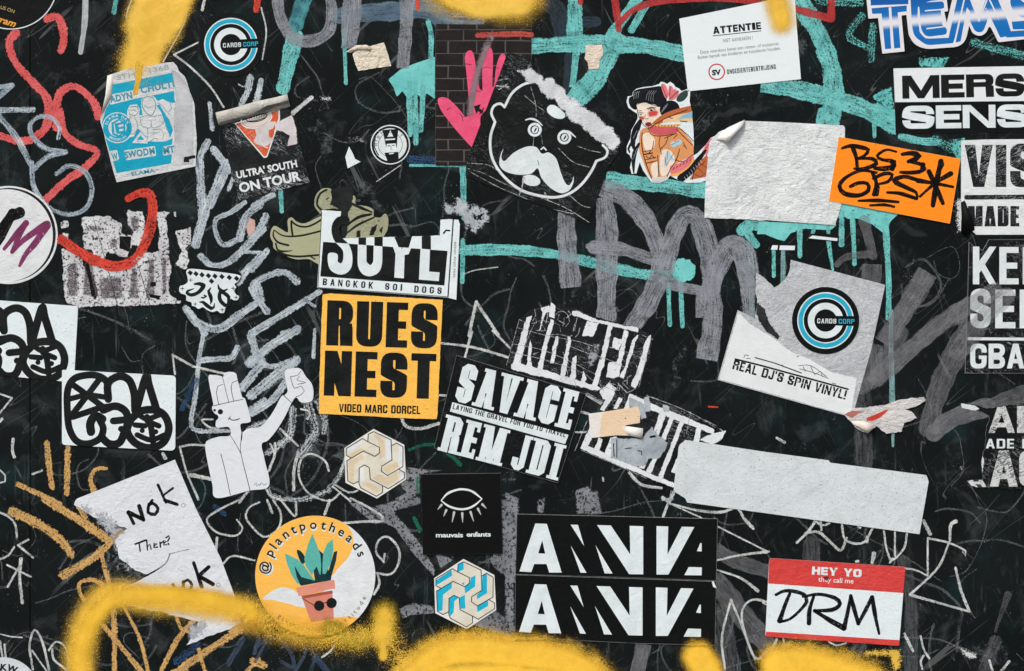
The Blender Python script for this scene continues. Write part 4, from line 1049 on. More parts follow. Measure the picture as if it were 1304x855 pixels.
bandtxt2 = corners(Wt([(100, 610), (150, 600), (165, 665), (120, 680)]), 2); b3 = corners(Wt([(195, 605), (400, 575), (410, 640), (210, 670)]), 2); b4 = corners(Wt([(450, 580), (545, 560), (545, 625), (455, 640)]), 2)
t.ink(cy, [tq], [blob, bandtxt1, bandtxt2, b3, b4, Wt(circ(153, 455, 102, 48)), Wt([(250, 555), (305, 480), (355, 540), (350, 560)])], name='turquoise_field')
t.ink(cy, [Wt(circ(153, 455, 95, 48))], [Wt(circ(153, 455, 60, 40))], clip=[ol], name='round_emblem')
t.ink(cy, [Wt([(112, 425), (165, 395), (205, 420), (205, 490), (160, 520), (118, 500)])], [Wt([(128, 430), (165, 408), (192, 424), (192, 484), (160, 505), (132, 490)])], name='emblem_box')
AD, SB = block('E', *Wt(133, 428), 14, 11, rot=-12, t=0.3, b=0.2, r=0); words(t, cy, (AD, SB), name='emblem_letter')
t.arc(ink_w, 'ELANA ORG', *Wt(153, 455), 13.6, 3.4, -165, -20, bold=0.01); t.arc(ink_w, 'BROOKLYN', *Wt(153, 455), 16.5, 3.0, 130, 45, bold=0.01, inner=True)
t.text(cyl, 'ADYN', *Wt(106, 292), 9.0, 29, rot=-11, bold=0.045, spacing=1.1); t.text(cyl, 'CHULTE', *Wt(310, 230), 9.0, 47, rot=-11, bold=0.045, spacing=1.1)
t.text(cyl, 'W', *Wt(118, 672), 9, 8, rot=-10, bold=0.045); t.text(cyl, 'SWODM', *Wt(203, 660), 9, 39, rot=-9, bold=0.045, spacing=1.1); t.text(cyl, 'MT', *Wt(458, 630), 9, 15, rot=-9, bold=0.045)
t.text(cyl, '· ELAMA ·', *Wt(220, 778), 5, 40, rot=-9, bold=0.02); t.text(m_ink('faded_print', (150, 168, 172)), 'STHE  1368', *Wt(150, 143), 6.5, 68, rot=-12, bold=0.0)
G_ = [(Wt([(318, 320), (315, 280), (345, 248), (385, 255), (405, 290), (400, 340), (375, 378), (345, 360), (318, 320)]), 1.0), (Wt([(330, 310), (355, 325), (375, 318)]), 0.8), (Wt([(300, 390), (340, 375), (400, 380), (460, 370), (500, 420), (470, 440), (480, 470), (500, 480)]), 0.8),
      (Wt([(305, 400), (310, 440), (370, 458), (375, 410)]), 0.7), (Wt([(375, 410), (380, 455), (440, 440), (470, 400)]), 0.7), (Wt([(350, 460), (355, 510), (345, 540)]), 0.7), (Wt([(380, 470), (440, 465), (460, 500), (450, 530)]), 0.7), (Wt([(360, 490), (420, 488)]), 0.6), (Wt([(370, 545), (395, 525), (420, 530)]), 0.8),
      (Wt([(235, 320), (285, 315), (295, 345), (270, 375), (235, 370), (228, 340)]), 0.9), (Wt([(240, 345), (260, 335), (280, 350)]), 0.7), (Wt([(238, 380), (225, 430), (235, 490), (262, 500), (285, 460), (278, 410), (262, 380)]), 0.8), (Wt([(420, 290), (450, 310), (470, 340), (500, 370)]), 0.8), (Wt([(500, 290), (510, 330), (490, 350)]), 0.8)]
t.brush(m_brush('turquoise_pen', (60, 140, 160), streak=0.1, dry=0.1, rough_edge=0.1, soft=0.3), *G_, name='wrestler_drawing')
t.ink(cy, [Wt([(410, 310), (430, 300), (500, 420), (520, 470), (500, 520), (480, 460), (440, 350)])], name='wrestler_shadow')
t.ink(cy, [Wt([(282, 535), (305, 505), (330, 535)])], name='triangle')
t.patch(m_spray('peeled_fibre', (200, 204, 206), 0.7, 0.1, 0.5, 0.5, (160, 162, 168), 0.5, 0.1, bumpy=1.0), [Wt([(500, 60), (560, 100), (610, 160), (650, 280), (655, 500), (655, 700), (510, 710), (530, 600), (520, 400), (540, 250), (515, 120)])], soft=3, label='peeled white paper fibres')
t.ink(ink_k, [ragged(Wt([(590, 650), (665, 635), (668, 655), (625, 665), (628, 680), (592, 685)]), 0.4, 1.5)], name='black_mark')
t.flap(m_sheet('sticker_back', (222, 220, 210), grime=0.1), [[Wt(*p) + (l,) for p, l in zip([(86, 112), (108, 105), (128, 98)], (0.2, 0.6, 0.1))], [Wt(*p) + (l,) for p, l in zip([(76, 240), (100, 200), (122, 170)], (2.2, 1.2, 0.1))], [Wt(*p) + (l,) for p, l in zip([(44, 380), (85, 300), (112, 262)], (1.6, 0.9, 0.1))]], name='folded_edge')

# --- Ultra South sticker
ol = ragged(UL([(92, 250), (560, 130), (600, 190), (645, 340), (690, 520), (735, 700), (620, 725), (500, 760), (330, 800), (225, 830), (200, 740), (160, 600)]), 0.7, 2.5, 9)
t = Thing('tour_sticker', 'scratched black sticker with an orange triangle, its top edge rolled down', ol, level=1)
t.sheet(blackc2)
orange = m_ink('orange_red_print', (214, 92, 48), wear=0.35, fleck=0.8)
t.ink(ink_w, [corners(UL([(190, 270), (520, 165), (522, 240), (430, 515), (405, 522)]), 1)], name='triangle_outline')
t.ink(orange, [UL([(200, 275), (512, 172), (510, 235), (425, 505), (408, 510)])], name='orange_triangle')
t.ink(ink_w, [UL(ell(350, 235, 118, 70, -15))], [UL(ell(350, 235, 108, 60, -15))], clip=[UL([(180, 260), (520, 165), (520, 500), (300, 500)])], name='disc_rim')
t.ink(m_ink('cream_print', (214, 208, 200), fleck=0.5), [UL(ell(350, 232, 106, 60, -15))], clip=[UL([(200, 268), (515, 172), (520, 500), (300, 500)])], name='disc')
t.ink(ink_kw, [UL(ell(352, 226, 80, 34, -12))], [UL(ell(352, 226, 72, 27, -12))], name='disc_line')
t.brush(kline, *[(UL([(295 + i * 18, 225 - i * 4), (300 + i * 18, 240 - i * 4)]), 0.9) for i in range(7)], (UL([(285, 255), (350, 250), (420, 225)]), 1.2), name='disc_drawing')
t.patch(m_spray('torn_white_core', (216, 214, 214), 0.7, 0.1, 0.35, 0.5, (190, 180, 180), 0.5, 0.1), [UL([(340, 310), (430, 260), (500, 250), (460, 330), (480, 380), (440, 430), (400, 440), (345, 420), (325, 400), (350, 360)]), UL([(480, 270), (560, 230), (610, 205), (640, 300), (650, 420), (570, 440), (590, 360), (540, 330), (490, 320)])], soft=1.6, step=1.5, label='white paper showing where the print tore off')
t.ink(orange, [UL([(440, 320), (475, 305), (480, 350), (460, 380), (440, 360)])], name='orange_remnant')
t.ink(m_ink('cracked_print_white', (214, 220, 222), wear=0.3), line(UL([(385, 345), (375, 400), (410, 440), (432, 448)]), 1.2), name='curl')
t.text(m_ink('cracked_print_white', (222, 230, 231), wear=0.12), "ULTRA' SOUTH", *UL(210, 672), 9.4, 78.5, rot=-11, bold=0.035)
t.text(m_ink('cracked_print_white', (222, 230, 231), wear=0.12), 'ON TOUR', *UL(232, 775), 12.6, 80, rot=-11.5, bold=0.035)
roll = []
for i in range(7):
    a = i / 6
    off = [0, 7, 14, 40, 70, 84, 92][i]; lift = [0.3, 2.6, 4.2, 5.2, 3.6, 1.6, 0.2][i]
    roll.append([UL(55 + (575 - 55) * u + off * 0.24, 190 - 135 * u + off + 3 * sin(u * 9)) + (lift,) for u in [k / 12 for k in range(13)]])
t.flap(m_sheet('rolled_paper', (196, 194, 184), grime=0.5, speck=1.2, wrinkle=2.0, paper=2, grimecol=(120, 120, 114)), roll, name='rolled_edge', label='pale rolled top edge')
t.patch(m_spray('roll_dark', (44, 46, 46), 0.8, 0.1, 0.3, 0.5, (90, 90, 88), 0.4, 0.1), [UL([(80, 265), (330, 200), (480, 110), (590, 90), (590, 130), (500, 150), (340, 215), (90, 290)])], soft=2, step=1.5, name='rolled_edge_dark_strip', h=t.top + 0.0048)  # dark ragged strip along the lower side of the roll

# --- small round figure sticker
t = Thing('round_sticker', 'small round black and white sticker of a bearded man in a tall hat', circ(497, 184.5, 25.5, 64), level=1)
t.sheet(blackc)
cc = (497, 184.5)
t.ink(ink_ww, [circ(*cc, 25.2)], [circ(*cc, 23.8)], name='rim'); t.ink(ink_ww, [circ(*cc, 21)], [circ(*cc, 15.6)], name='letter_band')
t.ink(ink_ww, [circ(*cc, 15)], name='disc')
t.arc(ink_k, 'HIGH HAT', *cc, 16.6, 3.6, 170, 330, bold=0.02); 
t.ink(ink_k, [A2([(640, 655), (720, 650), (715, 700), (712, 745), (660, 750), (650, 700)]), A2([(650, 770), (720, 765), (722, 800), (700, 815), (665, 812)])], [A2([(665, 690), (680, 655), (695, 688)]), A2([(655, 700), (705, 697), (703, 704), (655, 708)])], name='hat_and_beard')
t.ink(ink_w, [A2([(662, 725), (706, 722), (712, 750), (700, 765), (685, 760), (668, 768), (658, 750)])], name='face'); t.brush(kline, (A2([(668, 735), (678, 735)]), 1.2), (A2([(690, 733), (700, 732)]), 1.2), (A2([(684, 738), (682, 752), (690, 752)]), 0.8), (A2([(605, 690), (600, 740), (620, 780)]), 1.5), name='face_lines')
t.ink(ink_w, line(A2([(676, 775), (695, 772)]), 1.4), name='mouth')

# --- brick pattern poster with a pink hand
ol = rct(554.5, 31, 677, 211)
t = Thing('brick_poster', 'paste-up of dark bricks with a pink open hand, behind the bear sticker', ol, 'poster', level=1)
t.sheet(m_sheet('mortar', (92, 86, 84), grime=0.4, wrinkle=0.3, paper=1.2, grimecol=(56, 52, 50)))
brick_m = m_sheet('dark_brick', (30, 27, 27), grime=0.4, wrinkle=0.4, paper=2.0, grimecol=(54, 48, 46))
rows = [(31, 37.5), (38.5, 51.5), (52.8, 67.5), (69, 83), (84.6, 99.4), (101, 115), (116.4, 131), (132.4, 147), (148.6, 161.5), (163, 177), (178.6, 190.4), (192, 205), (206.5, 211)]
bm = {}
for ri_, (y0, y1) in enumerate(rows):
    x = 554.5 - (18 if ri_ % 2 else 1.5) - 18
    while x < 677:
        xa, xb = max(x + random.uniform(-0.5, 0.5), 554.9), min(x + 34.6, 676.6)
        if xb - xa > 2:
            h = t.top + 0.00025
            j = [random.uniform(-0.4, 0.4) for _ in range(8)]
            q = [(xa + j[0], y0 + j[1]), (xb + j[2], y0 + j[3]), (xb + j[4], y1 + j[5]), (xa + j[6], y1 + j[7])]
            V = [t.loc(px, py, h) for px, py in q] + [t.loc(px, py, t.top) for px, py in q]
            me = mesh('brick', V, [(3, 2, 1, 0), (0, 1, 5, 4), (1, 2, 6, 5), (2, 3, 7, 6), (3, 0, 4, 7)])
            link('brick', me, brick_m, t.o)
        x += 36.4
t.k = 25
hand = smooth(A2([(918, 505), (935, 490), (975, 500), (1030, 555), (1060, 590), (1078, 560), (1072, 470), (1062, 360), (1055, 285), (1075, 255), (1098, 270), (1112, 350), (1130, 450), (1143, 455), (1142, 330), (1150, 255), (1175, 235), (1195, 265), (1195, 360), (1192, 440), (1202, 435), (1212, 340), (1232, 280), (1250, 270), (1260, 300), (1240, 400), (1250, 520), (1200, 640), (1140, 760), (1095, 745), (1050, 700), (990, 630), (935, 555)]), 2, True)
pink = m_ink('pink_hand_print', (232, 92, 128), fleck=0.3, col2=(222, 80, 118))
t.ink(pink, [hand], name='pink_hand')
t.brush(kline, (A2([(1062, 322), (1088, 328)]), 0.9), (A2([(965, 555), (985, 540)]), 0.9), (A2([(1145, 345), (1165, 338), (1190, 345)]), 0.7), (A2([(1030, 575), (1045, 590), (1060, 585)]), 0.9), (A2([(1043, 590), (1045, 615)]), 0.7), (A2([(1210, 340), (1225, 345)]), 0.6), (A2([(1108, 455), (1125, 462), (1145, 455)]), 0.8), name='palm_lines')
t.ink(ink_k, [A2([(1100, 535), (1135, 525), (1128, 545), (1150, 560), (1140, 575), (1122, 560), (1112, 575)])] + line(A2([(1150, 545), (1130, 575)]), 1.4) + sl(A2([(1165, 560), (1140, 590), (1140, 640)]), 3), name='black_symbol')
t.brush(m_brush('faded_red_stripe', (200, 88, 78), streak=0.3, dry=0.4, rough_edge=0.4, soft=0.2), (A2([(1120, 178), (1304, 172), (1390, 176)]), 8), name='red_stripe')

# --- black bear sticker
Be = tile(590, 60, 3.717)
ol = ragged(Be([(212, 20), (325, 60), (330, 110), (745, 425), (735, 500), (690, 560), (590, 835), (430, 770), (130, 660), (10, 610), (15, 540), (110, 290)]), 0.5, 3, 4, [1, 1, 0, 0, 1, 0, 1, 1, 1, 0, 0, 0])
t = Thing('bear_sticker', 'black sticker with a white outlined bear head wearing a big white moustache', ol, level=2)
t.sheet(m_sheet('bear_vinyl', (16, 18, 18), grime=0.2, wrinkle=0.8, paper=0.5, crack=0.45, grimecol=(50, 56, 58)))
wl = [sl(Be([(330, 165), (280, 180), (230, 220), (195, 285)]), 3.2), sl(Be([(195, 285), (175, 268), (145, 280), (133, 315), (150, 355)]), 3.2), sl(Be([(150, 355), (128, 430), (135, 520), (180, 600), (260, 670), (340, 700), (430, 712), (500, 695), (560, 650), (605, 590), (630, 540)]), 3.4), sl(Be([(630, 540), (672, 522), (682, 490), (660, 465)]), 3.0)]
t.ink(ink_ww, [q for s_ in wl for q in s_], name='head_outline')
t.ink(ink_ww, [smooth(Be([(190, 482), (180, 520), (195, 540), (240, 500), (300, 472), (345, 475), (372, 505), (405, 500), (440, 530), (460, 590), (480, 640), (500, 655), (515, 635), (522, 612), (520, 645), (500, 680), (460, 692), (410, 665), (370, 620), (352, 575), (320, 600), (260, 605), (200, 590), (172, 560), (175, 515)]), 1.5, True)], [line(Be([(358, 560), (352, 535), (362, 512)]), 0.8)[0]], name='moustache')
t.ink(ink_ww, [Be(ell(322, 632, 43, 26, 12))], name='lower_lip')
for ex, ey in ((338, 392), (478, 428)):
    t.ink(ink_w, [Be(circ(ex, ey, 33))], [Be(circ(ex, ey, 21))], name='eye_ring')
    t.ink(ink_w, [Be(ell(ex + 1, ey, 15, 17, 20))], [Be(ell(ex + 3, ey + 1, 4, 12, 30))], name='pupil')
t.ink(ink_w, sl(Be([(295, 346), (320, 340), (350, 350), (374, 372)]), [1.4, 3, 1]) + sl(Be([(470, 398), (500, 402), (532, 428)]), [2.4, 3, 1]) + sl(Be([(368, 485), (380, 475), (392, 488)]), 1.8), name='eyebrows_and_nose')
t.ink(ink_w, [smooth(Be([(400, 282), (430, 275), (482, 318), (470, 340), (430, 335), (398, 308)]), 3, True)], name='bare_patch')
fz = m_spray('torn_fibre_white', (230, 235, 237), 1.1, 0.05, 0.35, 0.6, (190, 196, 200), 0.7, 0.12, bumpy=1.6)
t.patch(fz, [ragged(Be([(252, 110), (300, 105), (325, 75), (330, 110), (365, 125), (380, 155), (420, 145), (440, 170), (480, 200), (490, 230), (540, 250), (580, 290), (640, 340), (690, 380), (745, 428), (735, 470), (700, 495), (640, 450), (600, 400), (540, 360), (490, 320), (440, 270), (400, 240), (350, 190), (300, 160)]), 2.6, 4, 3)], soft=4.5, step=1.5, label='white torn paper fibres where the corner was ripped')
t.brush(m_brush('crack_line', (206, 212, 214), streak=0.3, dry=0.8, rough_edge=0.9, soft=0.3), *[(Be(p), 1.1) for p in ([(20, 575), (100, 600), (200, 650), (330, 700), (480, 760), (595, 830)], [(20, 550), (120, 560), (180, 600)], [(30, 590), (160, 660), (300, 720)], [(320, 190), (345, 300), (330, 470)], [(290, 230), (350, 280), (380, 300)], [(365, 400), (375, 460)], [(450, 480), (520, 545), (600, 570)], [(540, 470), (600, 490), (650, 500)], [(500, 700), (560, 750), (600, 760)], [(430, 770), (520, 790)])], name='crack')
t.brush(m_brush('crack_line', (206, 212, 214), streak=0.3, dry=0.8, rough_edge=0.9, soft=0.3), *[(Be(p), 2.4) for p in ([(160, 160), (210, 150)], [(155, 185), (215, 190)], [(170, 200), (210, 175)], [(290, 620), (265, 700)], [(285, 610), (275, 690)], [(385, 690), (400, 720)])], name='scrape')

# --- tattoo style woman sticker
La = tile(790, 95, 5.895)
ol = La([(95, 130), (120, 108), (170, 95), (240, 88), (290, 72), (305, 55), (330, 60), (350, 72), (375, 55), (400, 72), (412, 92), (440, 105), (460, 125), (500, 110), (525, 128), (520, 200), (535, 270), (548, 400), (552, 520), (548, 610), (580, 590), (640, 530), (680, 475), (760, 440), (850, 390), (930, 338), (942, 350), (900, 500), (760, 700), (680, 760), (660, 790), (600, 812), (500, 815), (430, 790), (372, 760), (350, 795), (300, 812), (240, 815), (205, 770), (170, 720), (145, 660), (120, 745), (105, 742), (85, 748), (72, 700), (85, 640), (70, 605), (48, 590), (48, 540), (75, 480), (82, 420), (110, 370), (130, 330), (128, 295), (95, 275), (60, 250), (46, 205), (55, 165), (90, 160)])
t = Thing('tattoo_woman_sticker', 'sticker of a black haired woman with a pink flower and a snake', ol, level=1)
t.sheet(paper)
P_ = lambda c, w=0.1: m_ink('print_%d_%d_%d' % c, c, fleck=0.05)
skin, tan, brn, pnk, rose = P_((238, 222, 202)), P_((222, 152, 98)), P_((188, 104, 62)), P_((226, 122, 128)), P_((204, 92, 100))
t.ink(tan, [smooth(La([(150, 430), (200, 400), (300, 440), (440, 400), (500, 460), (545, 520), (545, 600), (440, 660), (390, 700), (350, 770), (300, 790), (245, 795), (205, 740), (165, 640), (140, 560)]), 4, True)], clip=[ol], name='body')
t.ink(skin, [smooth(La([(165, 460), (220, 440), (260, 500), (240, 560), (190, 570)]), 2, True), smooth(La([(300, 600), (340, 560), (400, 600), (400, 680), (340, 760), (300, 740)]), 2, True), smooth(La([(230, 690), (280, 650), (290, 740), (250, 780)]), 2, True)], name='skin_highlight')
t.ink(skin, [smooth(La([(118, 225), (150, 212), (195, 208), (230, 225), (285, 240), (300, 300), (290, 345), (250, 380), (225, 405), (200, 400), (180, 370), (150, 340), (132, 300), (125, 260)]), 2, True)], name='face')
blush = m_spray('red_blush_print', (222, 70, 66), 0.1, 0.0, 0.9, 0.5, None, 0.05, 0.1)
t.spray(blush, (La([(228, 296), (262, 290)]), 5.6), (La([(155, 325), (168, 330)]), 3.2), name='blush')
hk = P_((18, 20, 24))
t.ink(hk, [smooth(La([(62, 200), (70, 170), (95, 160), (98, 130), (130, 112), (180, 103), (240, 95), (300, 88), (330, 110), (345, 170), (345, 215), (300, 245), (255, 225), (215, 222), (195, 212), (150, 215), (118, 225), (125, 262), (100, 262), (75, 240)]), 2, True), La(ell(370, 262, 76, 66, -15))] + sl(La([(150, 350), (120, 410), (100, 470), (95, 530), (110, 570)]), [5, 9, 8, 6, 3]) + sl(La([(140, 520), (110, 580), (98, 650), (100, 735)]), [3, 6, 5, 2]) + sl(La([(70, 585), (60, 560), (90, 500)]), [2, 3, 3]), clip=[ol], name='hair')
sh = m_brush('hair_shine', (206, 216, 222), streak=0.1, dry=0.1, rough_edge=0.1, soft=0.4)
t.brush(sh, *[(La([(100 + i * 8, 185 - i * 2), (104 + i * 8, 150 - i * 3), (116 + i * 8, 132 - i * 2)]), 0.35) for i in range(0, 5, 2)], *[(La([(192 + i * 9, 190 + i * 3), (200 + i * 8, 150), (222 + i * 8, 122)]), 0.35) for i in range(0, 7, 2)], *[(La([(300 + i * 5, 290 - i * 9), (325 + i * 4, 268 - i * 9), (350 + i * 2, 235 - i * 4)]), 0.35) for i in range(0, 6, 2)], *[(La([(96 + i * 6, 480 + i * 12), (112 + i * 6, 450 + i * 12), (124 + i * 6, 420)]), 0.4) for i in range(0, 4, 2)], *[(La([(90 + i * 5, 640 - i * 14), (110 + i * 5, 610 - i * 14)]), 0.35) for i in range(0, 5, 2)], name='hair_shine')
t.ink(pnk, [smooth(La(q), 2, True) for q in ([(305, 78), (330, 72), (352, 110), (362, 165), (340, 178), (320, 140)], [(368, 82), (388, 90), (400, 125), (388, 160), (370, 180), (360, 130)], [(400, 110), (418, 108), (412, 150), (385, 175)], [(360, 185), (400, 130), (438, 122), (435, 155), (400, 190)])], name='flower')
t.ink(P_((40, 62, 58)), [smooth(La([(420, 185), (450, 140), (500, 118), (505, 160), (470, 200), (435, 205)]), 2, True)], name='leaf')
t.ink(brn, sl(La([(240, 385), (290, 350), (360, 310), (450, 280), (545, 260)]), [5, 9, 9, 9, 10]), clip=[ol], name='snake_body')
t.ink(P_((232, 196, 150)), sl(La([(330, 350), (420, 330), (545, 320)]), [4, 9, 13]), clip=[ol], name='snake_belly')
t.ink(P_((140, 190, 205)), [La([(425, 345), (470, 305), (540, 275), (540, 330), (480, 330)])], name='snake_leaf')
t.ink(rose, [corners(La([(210, 395), (240, 385), (430, 392), (440, 410), (425, 440), (300, 458), (235, 445)]), 4)], name='snake_head')
t.ink(P_((232, 180, 70)), sl(La([(245, 380), (340, 385), (445, 378)]), 2.6), name='snake_jaw')
t.ink(pnk, [smooth(La([(375, 690), (430, 670), (510, 630), (545, 605), (548, 650), (500, 700), (430, 740), (380, 748)]), 3, True), La([(608, 590), (640, 530), (680, 478), (722, 470), (668, 560), (650, 605)])], clip=[ol], name='skirt')
t.ink(P_((236, 178, 84)), sl(La([(380, 758), (450, 740), (520, 690), (550, 640)]), 3) + sl(La([(770, 440), (850, 400), (930, 345)]), 5), clip=[ol], name='yellow_trim')
t.ink(hk, sl(La([(455, 780), (530, 720), (580, 650), (640, 570)]), [10, 9, 7, 3]) + sl(La([(780, 435), (860, 385), (935, 345)]), 2.4), clip=[ol], name='black_stripe')
t.ink(brn, [La([(520, 790), (600, 650), (650, 600), (680, 700), (640, 770)])], clip=[ol], name='brown_pattern')
dk = m_brush('dark_brown_pen', (52, 26, 22), streak=0.05, dry=0.0, rough_edge=0.05, soft=0.3)
L_ = lambda w, *p: (La(p), w)
t.brush(dk, L_(1.3, (165, 440), (160, 500), (168, 580), (200, 690), (240, 790)), L_(1.3, (280, 610), (285, 700), (290, 770)), L_(1.2, (445, 560), (420, 640), (370, 720), (345, 785)), L_(1.0, (170, 580), (225, 570)), L_(1.6, (180, 600), (240, 590)), L_(1.2, (190, 640), (265, 622)), L_(1.2, (198, 665), (272, 650)), L_(1.4, (195, 615), (215, 635), (235, 605), (255, 628)),
        L_(1.0, (240, 385), (360, 320), (500, 268)), L_(1.0, (210, 395), (230, 450), (300, 462), (420, 445)), L_(1.0, (300, 460), (290, 520), (310, 600)), L_(1.0, (360, 455), (340, 520), (300, 560)), L_(1.0, (420, 410), (470, 460), (540, 530)), L_(1.0, (440, 400), (500, 450), (548, 500)), L_(1.1, (410, 640), (470, 655), (545, 600)), L_(1.0, (250, 500), (240, 560), (215, 590)), L_(1.0, (330, 480), (400, 450)), L_(0.9, (400, 480), (430, 450)),
        L_(0.9, (540, 790), (560, 720), (640, 650)), L_(0.9, (560, 750), (600, 770), (640, 740)), L_(0.9, (580, 700), (620, 740)), L_(0.9, (600, 670), (650, 700)), L_(0.8, (310, 80), (330, 130), (350, 175)), L_(0.8, (375, 90), (370, 170)), L_(0.8, (435, 125), (370, 185)), L_(1.2, (360, 320), (390, 330)), L_(1.2, (450, 350), (500, 355)), *[L_(0.9, (395 + i * 25, 715 - i * 13), (405 + i * 25, 700 - i * 13)) for i in range(6)], *[L_(0.9, (625 + i * 16, 575 - i * 22), (640 + i * 16, 565 - i * 22)) for i in range(5)], *[L_(0.7, (265 + i * 24, 378), (262 + i * 24, 392)) for i in range(8)], name='ink_lines')
t.brush(kline, L_(0.9, (118, 228), (126, 262), (134, 300), (152, 345), (180, 385), (205, 404), (235, 398), (262, 372)), L_(0.9, (120, 226), (160, 212), (195, 208), (230, 224), (285, 242)), L_(0.9, (210, 262), (235, 252), (262, 262)), L_(2.0, (228, 268), (238, 270)), L_(0.8, (132, 290), (150, 284), (172, 290)), L_(1.8, (148, 298), (156, 299)), L_(1.0, (200, 258), (230, 246), (262, 250)), L_(0.8, (128, 275), (160, 272)), L_(0.6, (190, 300), (180, 325), (195, 335), (210, 328)), name='eyes_and_nose')
t.ink(P_((140, 40, 48)), [smooth(La([(185, 372), (205, 358), (228, 362), (232, 378), (212, 392), (195, 388)]), 1, True)], name='lips')
t.ink(P_((176, 204, 216)), [La(ell(355, 605, 16, 34, 15)), La(ell(378, 620, 14, 34, -35)), La(ell(345, 650, 14, 34, 25)), La(ell(400, 525, 26, 22, 20)), La(ell(440, 510, 22, 22, -10))], name='tattoo_leaves')
t.brush(kline, L_(0.6, (355, 575), (350, 640)), L_(0.6, (400, 590), (365, 650)), L_(0.6, (380, 530), (440, 500)), L_(0.8, (335, 620), (345, 685), (360, 660)), L_(0.7, (470, 510), (500, 560), (470, 530)), name='tattoo_lines')
t.ink(P_((206, 210, 208)), [La([(235, 775), (350, 765), (352, 795), (240, 812)])], name='cuff'); t.brush(sh, *[L_(0.6, (480 + i * 17, 770 - i * 18), (492 + i * 17, 790 - i * 18)) for i in range(8)], name='stripe_shine')

# --- white notice
ol = [(865, 24), (1012, -6), (1013.5, 20), (1020, 101), (876, 116.5)]
t = Thing('notice', 'white printed notice with a small red ring logo, yellow spray on its corner', ol, 'notice', level=1)
t.sheet(m_sheet('smooth_notice', (224, 233, 235), grime=0.05, wrinkle=0.25, paper=0.2, grimecol=(190, 196, 200)))
btext(t, ink_k, 'ATTENTIE', 907.5, 34.6, 9.2, 61.5, rot=-6, t=0.34, b=0.24, gap=0.1); t.ink(ink_k, line([(908, 46), (969, 39.5)], 1.0), name='underline')
fine = m_ink('fine_grey_print', (92, 94, 96))
t.text(fine, 'NIET AANRAKEN !', 921, 54.5, 4.6, 38, rot=-6, bold=0.0); t.text(fine, 'Deze voerdoos bevat een ratten- of muizenval.', 892, 69, 4.3, 101, rot=-6.5, bold=0.0); t.text(fine, 'Buiten bereik van kinderen en huisdieren houden.', 889, 75.5, 4.3, 106, rot=-6.5, bold=0.0)
t.ink(m_ink('red_print', (196, 50, 56)), [circ(912.7, 91.7, 10.6)], [circ(912.7, 91.7, 9.0)], name='red_ring'); t.text(ink_k, 'SV', 907, 96.5, 7.2, 11.5, rot=-5, bold=0.05, name='logo_letters')
btext(t, ink_k, 'ONGEDIERTEBESTRIJDING', 925.5, 88.8, 6.0, 62.5, rot=-6.2, t=0.16, b=0.17, gap=0.13)

# --- big rough white paper
ol = ragged([(903, 182), (915, 168), (946, 154), (1000, 156), (1074, 160), (1076, 163), (1076, 178), (1073, 256), (1064, 287), (980, 281), (897, 278), (898, 240)], 0.7, 4, 12, [1, 1, 0, 0, 0, 0, 0, 1, 0, 1, 0, 0])
t = Thing('peeled_sticker', 'large blank rough white sticker, wrinkled, left of the orange sticker', ol, level=2)
t.sheet(paper_rough)
t.flap(m_sheet('curl_back', (226, 224, 220), grime=0.1, wrinkle=0.6), [[(948, 153, 1), (946, 160, 6), (934, 172, 9), (926, 184, 7)], [(938, 158, 0.5), (932, 166, 4), (926, 174, 6), (921, 179, 4)], [(918, 168, 0.2), (916, 172, 1.0), (914, 176, 1.0), (912, 178, 0.5)]], name='curled_corner', label='corner curled away from the wall')

# --- orange sticker with black handstyle
ol = [(1068, 174.5), (1223, 202.5), (1209.5, 285), (1055.5, 256)]
t = Thing('orange_sticker', 'bright orange rectangular sticker with black marker handwriting and an asterisk', ol, level=3)
t.sheet(m_sheet('orange_paper', (255, 140, 30), grime=0.2, speck=0.25, wrinkle=0.5, paper=0.3, grimecol=(246, 158, 60)))
m4 = lambda w, *p: (A4(p), tuple(1.55 * q / S4 for q in w))
n4 = lambda w, *p: (B4(p), tuple(1.5 * q / S4 for q in w))
t.brush(kmark, m4((8, 16, 8), (388, 748), (430, 735), (480, 742), (520, 755), (500, 785), (460, 800)), m4((14, 12), (440, 740), (458, 790), (465, 850)), m4((10, 16, 8), (465, 800), (540, 800), (560, 825), (500, 850), (450, 850)),
        m4((8, 10, 18), (660, 765), (610, 755), (565, 785), (590, 805), (650, 815), (640, 850)), n4((18, 20, 8), (640, -10), (650, 8), (600, 20), (550, 18)), m4((10, 20, 10), (690, 778), (740, 772), (775, 785), (760, 800), (720, 815)), m4((10, 18), (720, 812), (790, 830), (800, 850)), n4((18, 14, 8), (795, 0), (790, 30), (740, 40), (680, 38)),
        n4((10, 16, 12), (560, 40), (480, 30), (400, 70), (375, 110), (400, 145), (470, 155), (520, 130), (515, 95), (470, 92), (430, 110)), n4((12, 14), (540, 40), (560, 90), (548, 150)), n4((10, 14), (570, 110), (562, 150)), n4((10, 14, 8), (545, 70), (600, 45), (640, 50), (620, 85), (560, 100)), n4((12, 18, 10), (760, 75), (700, 60), (650, 80), (700, 110), (760, 140), (765, 172)), n4((8, 16, 14), (615, 140), (680, 145), (760, 170)),
        m4((16, 12), (890, 828), (880, 850)), n4((22, 16), (885, -15), (865, 80), (845, 205)), n4((18, 14), (825, 35), (860, 110), (895, 195)), n4((18, 10), (770, 80), (860, 95), (945, 112)), n4((18, 10), (935, 45), (860, 90), (780, 160)), n4((6, 14, 8), (470, 182), (570, 180), (672, 188)), n4((8, 12, 8), (530, 205), (600, 202), (650, 212)), name='marker_handwriting')
t.outline_ink(m_ink('pale_orange_edge', (255, 176, 90)), 0.7)

